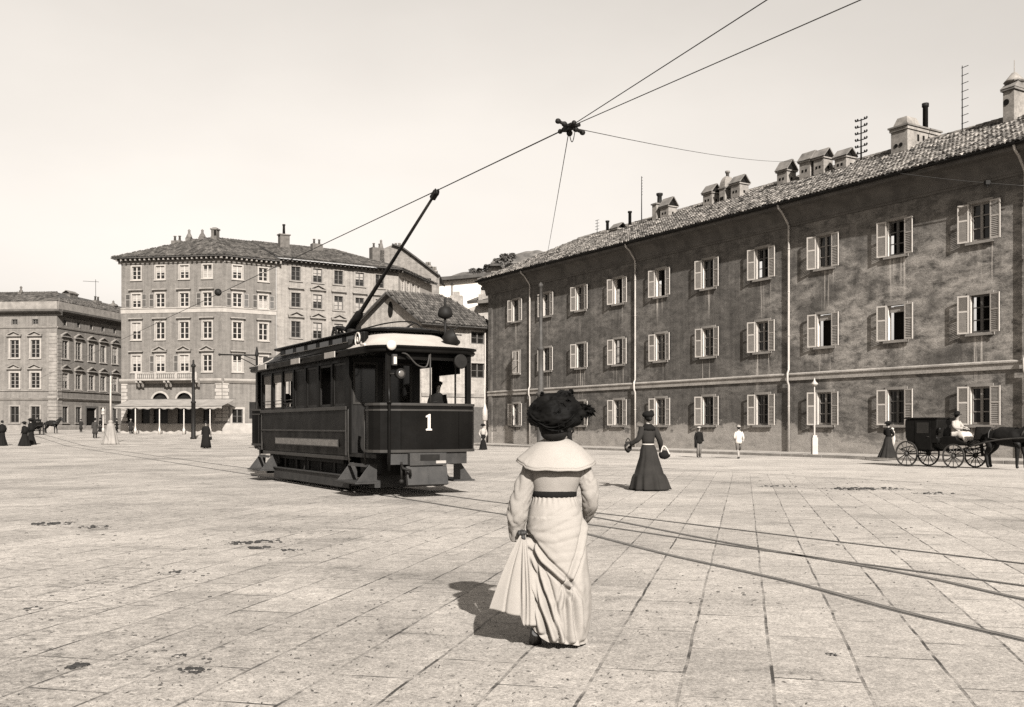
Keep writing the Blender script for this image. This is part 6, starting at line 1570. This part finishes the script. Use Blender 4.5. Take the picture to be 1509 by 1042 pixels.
seated(e, 'cream', 'black', 'bowler', 'black', {'L': ((-.26, .16, .86), (-.12, .42, .82)), 'R': ((.26, .16, .86), (.12, .42, .82))}, .12, .55, {t: ((s_*.10, 0, .55), (s_*.13, .44, .56), (s_*.13, .62, .24), (s_*.13, .76, .2)) for s_, t in ((-1, 'L'), (1, 'R'))})
shoes(e, [(Vector((s_*.13, .66, .17)), 0) for s_ in (-1, 1)])
m = MB(); rings = []
for i in range(14):
    t = i/13; x = .02+.62*t; z = .70-.02*t if t < .75 else .68-.34*(t-.75)/.25
    rings.append([(-.30-.02*math.sin(i), x, z-.22), (-.27, x, z-.02), (-.14, x, z+.03+.012*math.sin(i*2)), (0, x, z-.0), (.14, x, z+.03+.012*math.sin(i*2+1)), (.27, x, z-.02), (.30+.02*math.sin(i), x, z-.22)])
m.loft(rings, 0, True, False)
tag(ob('lap_blanket', m.mesh('lap_blanket', CLOTH['white']), None, pd, HZ-R(90), (.92,)*3), 'white blanket over the knees of the coachman', 'blanket').modifiers.new('s', 'SOLIDIFY').thickness = .02
# far carriage with a brown horse
p2 = gp(50, 640.5); d2 = Vector((1, -.12, 0)).normalized(); z2 = math.atan2(d2.y, d2.x)
cb = carriage(Vector((p2.x, p2.y, gz(p2.x, p2.y))), R(-52), 'small dark carriage far off at left, half hidden by two women in black', .86)
hp2 = gp(76, 639); horse(Vector((hp2.x, hp2.y, gz(hp2.x, hp2.y))), z2, 'dark horse standing broadside before the palazzo corner at far left', .98)
pd = cb.matrix_basis @ Vector((1.5, 0, .60)); e = empty('person', pd, R(-52-90), 'dark driver high on the box of the small far carriage', 'person'); e.scale = (.9,)*3
seated(e, 'black', 'black', 'top', 'black', {'L': ((-.26, .16, .86), (-.12, .42, .82)), 'R': ((.26, .16, .86), (.12, .42, .82))}, .05, .55)
# ================================================================== the woman in white in the foreground, seen from behind
PXM = 1/226.6
WX_, WY_ = (815-CX)/F*6.39, 6.39
wm = empty('person', (WX_, WY_, 0), 0, 'woman in pale belted dress and big black feathered hat, holding up her skirt', 'person')
X_ = lambda px: (px-815)*PXM
Z_ = lambda py: (950-py)*PXM
DRESS = mk('pale linen dress', .24, .07, 5, .9, .18, 160, .08, fine=.06, fsc=120)
DRESS_SHADED = mk('pale linen bodice', .20, .10, 5, .9, .18, 160, .08, fine=.08, fsc=120)  # same linen darkened, with the cape's shade put into its colour
SLEEVE_SHADED = mk('pale linen sleeve', .205, .10, 5, .9, .18, 160, .08, fine=.08, fsc=120); DRESSC = mk('pale linen cape', .255, .06, 5, .9, .18, 160, .08, fine=.06, fsc=120)  # same linen; sleeve shading and the bright cape are put into the colour
HATM = mk('black hat ribbon', .004, .5, 12, .7, .2, 60, .05); GLOVE = mk('dark glove', .02, .2, 12, .7)
# body
V = {}; E = []
def jv(n, px, py, y, rx, ry=None): V[n] = ((X_(px), y, Z_(py)), rx, ry or rx)
jv('pelvis', 818, 765, 0, .105, .09); jv('waist', 817, 727, 0, .085, .075); jv('chest', 818, 695, .01, .115, .085); jv('collar', 818, 663, .0, .07, .06); jv('neck', 817, 650, .015, .040, .042)
jv('jaw', 817, 636, .04, .050, .056); jv('skull', 818, 618, .03, .066, .078); jv('top', 818, 604, .025, .04, .05); jv('brow', 818, 621, .105, .028); jv('nose', 818, 626, .135, .012); jv('chin', 818, 642, .10, .02)
E = [('pelvis', 'waist'), ('waist', 'chest'), ('chest', 'collar'), ('collar', 'neck'), ('neck', 'jaw'), ('jaw', 'skull'), ('skull', 'top'), ('skull', 'brow'), ('brow', 'nose'), ('jaw', 'chin')]
jv('shL', 785, 684, 0, .05); jv('elL', 759, 752, -.04, .036); jv('wrL', 763, 782, .035, .024); jv('shR', 853, 684, 0, .05); jv('elR', 872, 745, -.03, .036); jv('wrR', 858, 772, .17, .024)
for t in 'LR': E += [('chest', 'sh'+t), ('sh'+t, 'el'+t), ('el'+t, 'wr'+t)]
jv('hipL', 802, 785, 0, .08); jv('knL', 800, 850, -.0, .055); jv('anL', 790, 918, -.10, .034); jv('toeL', 789, 940, -.02, .028); jv('hipR', 834, 785, 0, .08); jv('knR', 842, 860, .08, .055); jv('anR', 846, 930, .06, .036); jv('toeR', 850, 944, .16, .03)
for t in 'LR': E += [('pelvis', 'hip'+t), ('hip'+t, 'kn'+t), ('kn'+t, 'an'+t), ('an'+t, 'toe'+t)]
hand(V, E, 'L', V['wrL'][0], (.10, .10, -.35), (0, 1, -.1), 1, .8, .95); hand(V, E, 'R', V['wrR'][0], (-.5, .6, .1), (0, .2, 1), 1, .3, .95)
skin_body(wm, V, E, 2)
# skirt: fitted hips, folds drawn to the gathered knot on the left hip
tabL = [(729, 786, 848), (745, 781, 855), (760, 777.5, 860), (775, 775, 863.5), (792, 774, 864.5), (816, 776, 865), (840, 776, 867), (864, 775, 870.5), (885, 773, 870.5), (910, 770, 868.5), (930, 771, 866.5), (948, 774, 864)]
def wid(py):
    for (a, l0, r0), (b, l1, r1) in zip(tabL[:-1], tabL[1:]):
        if py <= b: t = max(0, (py-a)/(b-a)); t = t; return l0+(l1-l0)*t, r0+(r1-r0)*t
    return tabL[-1][1:]
def segd(p, a, b):
    ab = b-a; t = max(0, min(1, (p-a).dot(ab)/ab.dot(ab))); return (p-(a+ab*t)).length, t
K = Vector((772, 788))
RIDGE = [((773, 788), (800, 822), (836, 855), 0.0270, 3.9), ((867, 758), (855, 810), (838, 853), 0.0175, 3.7), ((836, 856), (838, 890), (842, 936), 0.0216, 4.1), ((776, 796), (790, 860), (815, 932), 0.0297, 4.6), ((775, 796), (800, 850), (826, 935), 0.0203, 4.1),
         ((774, 796), (783, 850), (797, 922), 0.0216, 3.7), ((776, 784), (805, 772), (848, 752), 0.0034, 4.1), ((777, 787), (815, 790), (858, 779), 0.0031, 4.6), ((775, 781), (795, 760), (826, 742), 0.0027, 3.7), ((836, 857), (850, 880), (858, 935), 0.0135, 4.6), ((778, 792), (815, 818), (852, 815), 0.0024, 4.6), ((832, 856), (822, 890), (828, 936), 0.0135, 3.7)]
m = MB(); NA, NZ = 200, 130; rings = []
for i in range(NZ+1):
    ring_ = []
    t = i/NZ
    for j in range(NA):
        a = 2*math.pi*j/NA; ca_, sa = math.cos(a), math.sin(a)
        hem = 938+7*sstep((ca_+.2)/1.2) if ca_ > -.2 else 938-26*sstep((-.2-ca_)/.8)
        hem -= 6*max(0, sa)
        py = 728+(hem-728)*t; l, r_ = wid(py); cx0 = (l+r_)/2; hw = (r_-l)/2
        dep = hw*(.80 if py < 760 else .86)*PXM+.02*t
        x = X_(cx0)+hw*PXM*ca_; y = dep*sa
        p2d = Vector((cx0+hw*ca_, py)); disp = 0
        if sa < .25:
            wgt = sstep((.25-sa)/.4)
            for A, B, C_, amp, sg in RIDGE:
                d1, t1 = segd(p2d, Vector(A), Vector(B)); d2, t2 = segd(p2d, Vector(B), Vector(C_)); d = min(d1, d2)
                disp += 1.25*amp*(.8*math.exp(-(d/sg)**2)-.75*math.exp(-((d-sg*1.55)/(.55*sg))**2))*wgt*.95
        low = sstep((t-.35)/.6)
        disp += low*(.012*math.sin(9*a+2.1+.8*t)+.008*math.sin(15*a+t*2))*(1 if sa > 0 else .55)
        disp += .004*math.sin(26*a)*sstep((.10-t)/.1)+.0012*mnoise.noise(Vector((x*22, y*22, py*.12)))*2
        ring_.append((x+disp*ca_, y+disp*sa, Z_(py)))
    rings.append(ring_)
m.loft(rings[::-1], 0, True, True, False, True); m.build('skirt', DRESS, wm)
# the lifted side of the skirt falls in a fan from the hand
m = MB(); NU, NV = 90, 50; rings = []
for i in range(NV+1):
    t = i/NV; row = []
    for j in range(NU+1):
        u = j/NU
        hx_ = 721.5+(792-721.5)*u; hy_ = 893+6.5*sstep(u*1.6)+(14*sstep((u-.62)/.1) if u > .62 else 0)
        sx_ = 766.5+8*u; sy_ = 786+1.5*math.sin(u*9)
        bow = math.sin(math.pi*t)*(-5*(1-u)+1.5*u)
        px = sx_+(hx_-sx_)*(t**.92)+bow*(.35 if u < .5 else 0); py = sy_+(hy_-sy_)*t
        amp = .004+.013*t
        y = -.02-.05*t+amp*.5*math.sin(u*7.5+.9)+sum(A_g*(t**.6)*math.exp(-((u-u0-.06*math.sin(t*2.4+u0*9))/s_g)**2) for u0, s_g, A_g in ((.36, .03, .013), (.60, .03, .020), (.71, .025, .024), (.83, .03, .018)))-.035*math.sin(math.pi*u)*t+.05*(1-u)*t
        if u > .62: y -= .03*t*sstep((u-.62)/.05)
        row.append((X_(px), y-.085+.0*u, Z_(py)))
    rings.append(row)
m.loft(rings, 0, True, False); m.build('lifted_skirt', DRESS, wm, solid=.006)
m = MB(); q = random.Random(9)
for k in range(7): a = Vector((X_(768+q.uniform(-3, 6)), -.10+q.uniform(-.02, .02), Z_(786+q.uniform(-4, 5)))); m.ball(a, .017, nu=8, nv=6, jit=.3, rnd=q)
m.build('skirt_clasp', GLOVE, wm)
# bodice, belt, cape collar
def body_ring(py, l, r_, kd, n=48, wr=0.0):
    cx0 = (l+r_)/2; hw = (r_-l)/2*PXM
    return [(X_(cx0)+hw*math.cos(a)*(1+wr*math.sin(7*a+py)), hw*kd*math.sin(a)*(1+wr*math.sin(9*a+py*.7)), Z_(py)) for a in [2*math.pi*j/n for j in range(n)]]
m = MB(); m.loft([body_ring(731, 786, 848, .80), body_ring(726, 785.5, 849, .80, 48, .01), body_ring(716, 784, 853, .80, 48, .015), body_ring(704, 781, 857, .78, 48, .012), body_ring(692, 779, 859, .74), body_ring(678, 782, 857, .66), body_ring(664, 794, 842, .75), body_ring(652, 802, 832, .95), body_ring(646, 803, 831, .95)], 0, True, True, True, False); m.build('bodice', DRESS_SHADED, wm)
m = MB(); m.loft([body_ring(731.5, 784.5, 849.5, .82), body_ring(730, 784, 850, .83), body_ring(724.5, 784, 850, .83), body_ring(723, 784.8, 849.3, .82)], 0, True, True, True, True); m.build('belt', CLOTH['black'], wm)
def cape(grow, drop, nm):
    m = MB(); NA, NT = 96, 22; rings = []
    for i in range(NT+1):
        t = i/NT; rg = []
        for j in range(NA):
            a = 2*math.pi*j/NA; ca_, sa = math.cos(a), math.sin(a)
            rx = (15+(57+grow-15)*(t**.86))*PXM; ry = (.062+(.20+grow*PXM-.062)*t**.9)
            back = max(0, -sa)
            z = 647+(1-back)*(20*t+(13+drop)*t**2)+back*(26*t+(17+drop)*t**2)+(0 if sa < 0 else 6*t*sa)
            z += t**2*(.8*math.sin(5*a+.5)+.5*math.sin(11*a)); k = 1+.012*t*math.sin(8*a+1)
            if abs(ca_+.93) < .1 and t > .7: z -= 3*(t-.7)/.3
            rg.append((X_(819.5)+rx*ca_*k, .012+ry*sa*k, Z_(z)))
        rings.append(rg)
    m.loft(rings, 0, True, True); return m.build(nm, DRESSC, wm, solid=.007)
cape(0, 0, 'cape_collar'); cape(1.2, 3.0, 'cape_underlayer')
m = MB(); m.loft([body_ring(648.5, 801, 834, .95), body_ring(644, 802.5, 832.5, .95), body_ring(642.5, 803.5, 831.5, .95), body_ring(646, 805, 830, .92)], 0, True); m.build('collar_band', DRESSC, wm, solid=.004)
# sleeves, full at the elbow
def wsleeve(pts, rad, seed):
    P = catmull([Vector((X_(px), y, Z_(py))) for px, py, y in pts], 10); n = len(P); rings = []; NS = 40
    for i, p in enumerate(P):
        d = (P[min(i+1, n-1)]-P[max(i-1, 0)]).normalized(); sx = d.cross(Vector((0, 1, 0))).normalized(); sy = sx.cross(d).normalized()
        f = i/(n-1)*(len(rad)-1); k = min(int(f), len(rad)-2); r_ = (rad[k]+(rad[k+1]-rad[k])*sstep(f-k))*PXM
        rg = []
        for j in range(NS):
            a = 2*math.pi*j/NS; c, s_ = math.cos(a), math.sin(a)
            q = p+sx*c*r_+sy*s_*r_
            w_ = .15*mnoise.noise(Vector((q.x*14+seed, q.z*20+c*1.2, q.y*14)))-.26*max(0, 1-abs(mnoise.noise(Vector((c*.9+seed, i*.16+.9*s_+c*.7, seed*2))))*4.5)**2
            rg.append(p+(sx*c+sy*s_*.9)*r_*(1+w_*.75))
        rings.append(rg)
    m = MB(); m.loft(rings, 0, True, True, True, True); m.build('sleeve', SLEEVE_SHADED, wm)
wsleeve([(787, 678, .0), (779, 700, -.01), (769, 728, -.03), (763, 752, -.045), (761, 775, -.02), (762, 796, .0)], [9.5, 12.5, 14.5, 16, 15.5, 13, 9.5], 1.0)
wsleeve([(853, 678, .0), (861, 697, -.005), (867, 716, -.02), (869.5, 735, -.03), (868, 755, .04), (862, 769, .12)], [9, 12, 13.5, 13.5, 12, 9.5, 7.5], 4.0)
# shoes, hair, hat
shoes(wm, [(Vector((X_(850), .07, .0)), R(-14))])
m = MB(); M_ = Matrix.Translation((X_(789), -.07, .035)) @ Matrix.Rotation(R(-32), 4, 'X')
m.loft([[M_ @ Vector((w_*math.cos(t), y, h*.5+h*.5*math.sin(t))) for t in [2*math.pi*j/12 for j in range(12)]] for y, w_, h in ((-.10, .025, .05), (-.07, .036, .09), (0, .036, .085), (.06, .043, .055), (.12, .038, .04), (.155, .018, .025))], 0, True, True, True, True); m.build('shoe', SHOE, wm)
m = MB(); m.ball((X_(816), -.005, Z_(627)), .098, nu=20, nv=14, sc=(1.02, 1.05, .95)); m.ball((X_(816), -.062, Z_(638)), .070, nu=16, nv=10, sc=(1.25, .8, .8)); m.build('hair', HAIRM, wm)
m = MB(); NA, NV = 72, 44; rings = []; hc_ = Vector((X_(819), -.01, Z_(612)))
for i in range(NV+1):
    th = math.pi*i/NV; rg = []
    for j in range(NA):
        a = 2*math.pi*j/NA; d = Vector((max(math.sin(th), .03)*math.cos(a), max(math.sin(th), .03)*math.sin(a), -math.cos(th)))
        n1 = mnoise.noise(d*2.3+Vector((3, 1, 0))); n2 = 1-abs(mnoise.noise(Vector((d.x*3.2+d.z*3.0, d.y*3.2, d.z*6.5-d.x*2.4))))*2
        k = 1+.15*n1+.12*n2-.05
        if d.z < -.35: k *= 1-.30*sstep((-.35-d.z)/.6)
        rg.append((hc_.x+.175*k*d.x, hc_.y+.18*k*d.y, hc_.z+.132*k*d.z+.012*d.x*0))
    rings.append(rg)
m.loft(rings, 0, True, True, True, True); ht = m.build('hat', HATM, wm)
q = random.Random(5); m = MB()
for k in range(4):                             # swirled ribbon bands
    pts = []; z0 = -.05+.02*k; sw = q.uniform(.4, 1.1); a0 = 3.4+q.uniform(0, .7)
    for i in range(12):
        a = a0+sw*2*i/11; zz = z0-.075*math.sin(i/11*math.pi*.9+q.uniform(0, .1))+.05*i/11; rr = math.sqrt(max(.05, 1-(zz/.14)**2))
        pts.append((hc_.x+.178*rr*math.cos(a), hc_.y+.186*rr*math.sin(a), hc_.z+zz))
    m.tube(catmull(pts, 3), [.008+.004*math.sin(i*.2) for i in range((len(pts)-1)*3+1)], 7, flat=.55)
m.build('ribbon', HATM, ht)
def feather(cpx, cpy, y, n, ln, seed, dirx, dirz):
    q = random.Random(seed); m = MB()
    for k in range(n):
        t = k/n; b = Vector((X_(cpx), y, Z_(cpy)))+Vector((dirx, 0, dirz))*t*.07
        d = Vector((dirx+q.gauss(0, .55), q.gauss(0, .5), dirz+q.gauss(0, .55))).normalized(); L = ln*q.uniform(.5, 1)
        e_ = b+d*L+Vector((0, 0, -.35*L*q.random())); mid = (b+e_)/2+Vector((0, 0, .12*L)); s_ = d.cross(Vector((q.gauss(0, 1), q.gauss(0, 1), q.gauss(0, 1)))).normalized()*.012
        m.add([b-s_*.5, b+s_*.5, mid+s_, e_, mid-s_], [(0, 1, 2, 3, 4)])
    return m.build('feather', HATM, ht)
feather(846, 605, -.03, 170, .075, 1, .9, .12); feather(856, 603, -.03, 120, .055, 2, .8, -.2); feather(835, 588, -.02, 70, .04, 3, .4, .6)
m = MB()
for cx0, cy0, r_ in ((835, 584, 7.5), (828, 583, 7)): m.tube(catmull([(X_(cx0+r_*math.cos(t)), -.03, Z_(cy0-r_*.8*math.sin(t))) for t in [i*.52 for i in range(13)]], 3), .012, 7, flat=.5)
m.build('bow', HATM, ht)
q = random.Random(31); m = MB()
for k in range(300):                           # ruffled petals of ribbon over the crown
    d = Vector((q.gauss(0, 1), q.gauss(0, 1), q.gauss(0, 1)+.25)).normalized(); c = hc_+Vector((d.x*.168, d.y*.172, d.z*.124))
    if d.x < -.25 or d.z < -.55: continue
    t1 = d.cross(Vector((q.gauss(0, 1), q.gauss(0, 1), q.gauss(0, 1)))).normalized(); t2 = d.cross(t1); L = q.uniform(.022, .05); w_ = L*q.uniform(.35, .6); up_ = d*q.uniform(.002, .013)
    m.add([c-t1*L*.5, c+t2*w_+up_, c+t1*L*.6+up_*1.6, c-t2*w_+up_*.6], [(0, 1, 2, 3)], 0, True)
m.build('ruffle', HATM, ht)
for k in range(3): feather(800+14*k, 588+3*k, -.06, 26, .03, 20+k, -.1+.2*k, .5)
# ================================================================== droppings and litter on the paving
SMEAR = mk('trodden dirt', .26, .45, 9, .95, fine=.4, fsc=30)
def heap(px, py, w_, n, seed, label, h=.05):
    q = random.Random(seed); p = gp(px, py); e = p; m = MB(); s_ = F/p.y
    for _ in range(int(n*2.4)):
        x = q.gauss(0, w_/s_*.30); y = q.gauss(0, w_/s_*.20)*1.3; r_ = q.choice([.2, .25, .3, .35, .5, .8])*h*.62
        m.ball((x, y, r_*.3), r_, nu=8, nv=6, sc=(q.uniform(.9, 1.9), q.uniform(.9, 1.9), .6), jit=.5, rnd=q)
    a0 = q.uniform(0, 6); N = 48; sx, sy = w_/s_*.62, w_/s_*.42+.02
    rim = [(k*sx*math.cos(2*math.pi*i/N), k*sy*math.sin(2*math.pi*i/N), .0035) for i in range(N) for k in [.75+.35*mnoise.noise(Vector((i*.45, seed*3.1, 0)))+.2*mnoise.noise(Vector((i*1.7, seed, 5)))]]
    m.add([(0, 0, .007)]+rim, [(0, 1+i, 1+(i+1) % N) for i in range(N)], 1)
    return tag(m.build('dung_heap', [MT['dung'], SMEAR], None, p), label, 'dung', 'dung heaps on the paving')
for a in ((80, 772.5, 45, 22, 1, 'dark droppings in a row, farthest left of the heaps in the mid square', .06), (141, 777, 34, 16, 2, 'short dark row of droppings just right of the farthest left heap', .05), (352, 801, 30, 18, 3, 'dark droppings in the left square, first of the cluster below the tram', .05), (398, 798, 34, 14, 4, 'loose droppings in the middle of the cluster below the tram', .045), (384, 808, 26, 20, 5, 'long flat dark heap lowest in the cluster below the tram', .045), (432, 811, 22, 9, 6, 'small droppings at the right end of the cluster below the tram', .04),
          (117, 982, 22, 16, 7, 'dark crumbled heap on a joint near the bottom left corner', .032), (284, 988, 32, 34, 8, 'largest compact dark heap near the bottom left', .026), (263, 967, 14, 7, 9, 'small dark clod just above the large compact heap', .02), (48, 897, 28, 14, 10, 'fuzzy dark patch of droppings by the left edge', .025), (255, 845, 40, 14, 11, 'faint scattered droppings left of centre in the square', .03),
          (1258, 721, 56, 40, 12, 'long dark trail of droppings in front of the carriage wheels', .07), (1312, 721, 60, 22, 13, 'scattered clods continuing the trail towards the carriage', .06), (1372, 727, 48, 14, 14, 'thin end of the dropping trail under the horse', .05), (1140, 717, 50, 14, 15, 'short trail of droppings right of the woman in the dark dress', .05), (1227, 965, 16, 10, 16, 'single dark clod at the lower right', .02), (820, 960, 0.1, 1, 17, '', .001)):
    if a[5]: heap(*a)
q = random.Random(77); m = MB()
for _ in range(5200):
    py = 668+(1050-668)*q.random()**1.25; px = q.uniform(-40, 1550); p = gp(px, py)
    if mnoise.noise(Vector((p.x*.35, p.y*.25, 2)))+q.uniform(-.35, .35) < -.1: continue
    s_ = q.choice([.0022, .003, .004, .0065])*(1+p.y*.05); a = q.uniform(0, 6.28); el = q.choice([1, 1.5, 3])
    c, sn = math.cos(a)*s_, math.sin(a)*s_
    vs = [(p.x+c*el, p.y+sn*el, p.z+.004), (p.x-sn*.6, p.y+c*.6, p.z+.006), (p.x-c*el, p.y-sn*el, p.z+.004), (p.x+sn*.6, p.y-c*.6, p.z+.005)]
    m.add(vs+[(p.x, p.y, p.z+.004+s_*.6)], [(0, 1, 4), (1, 2, 4), (2, 3, 4), (3, 0, 4)])
for _ in range(520):
    cx_0, cy_0 = q.choice(((90, 774), (260, 845), (380, 803), (480, 790), (200, 870), (60, 900), (180, 965), (300, 975), (540, 880), (1180, 718), (1300, 724), (1260, 790), (1060, 880)))
    px, py = q.gauss(cx_0, 75), q.gauss(cy_0, 16); p = gp(px, min(1060, max(690, py))); r_ = q.choice([.004, .005, .007, .012])*(.6+.04*p.y)
    m.ball((p.x, p.y, r_*.25), r_, nu=6, nv=4, sc=(q.uniform(.8, 2), q.uniform(.8, 2), .5), jit=.5, rnd=q)
tag(m.build('litter', mk('straw and grit', .06, .5, 3, .95)), kind='stuff')
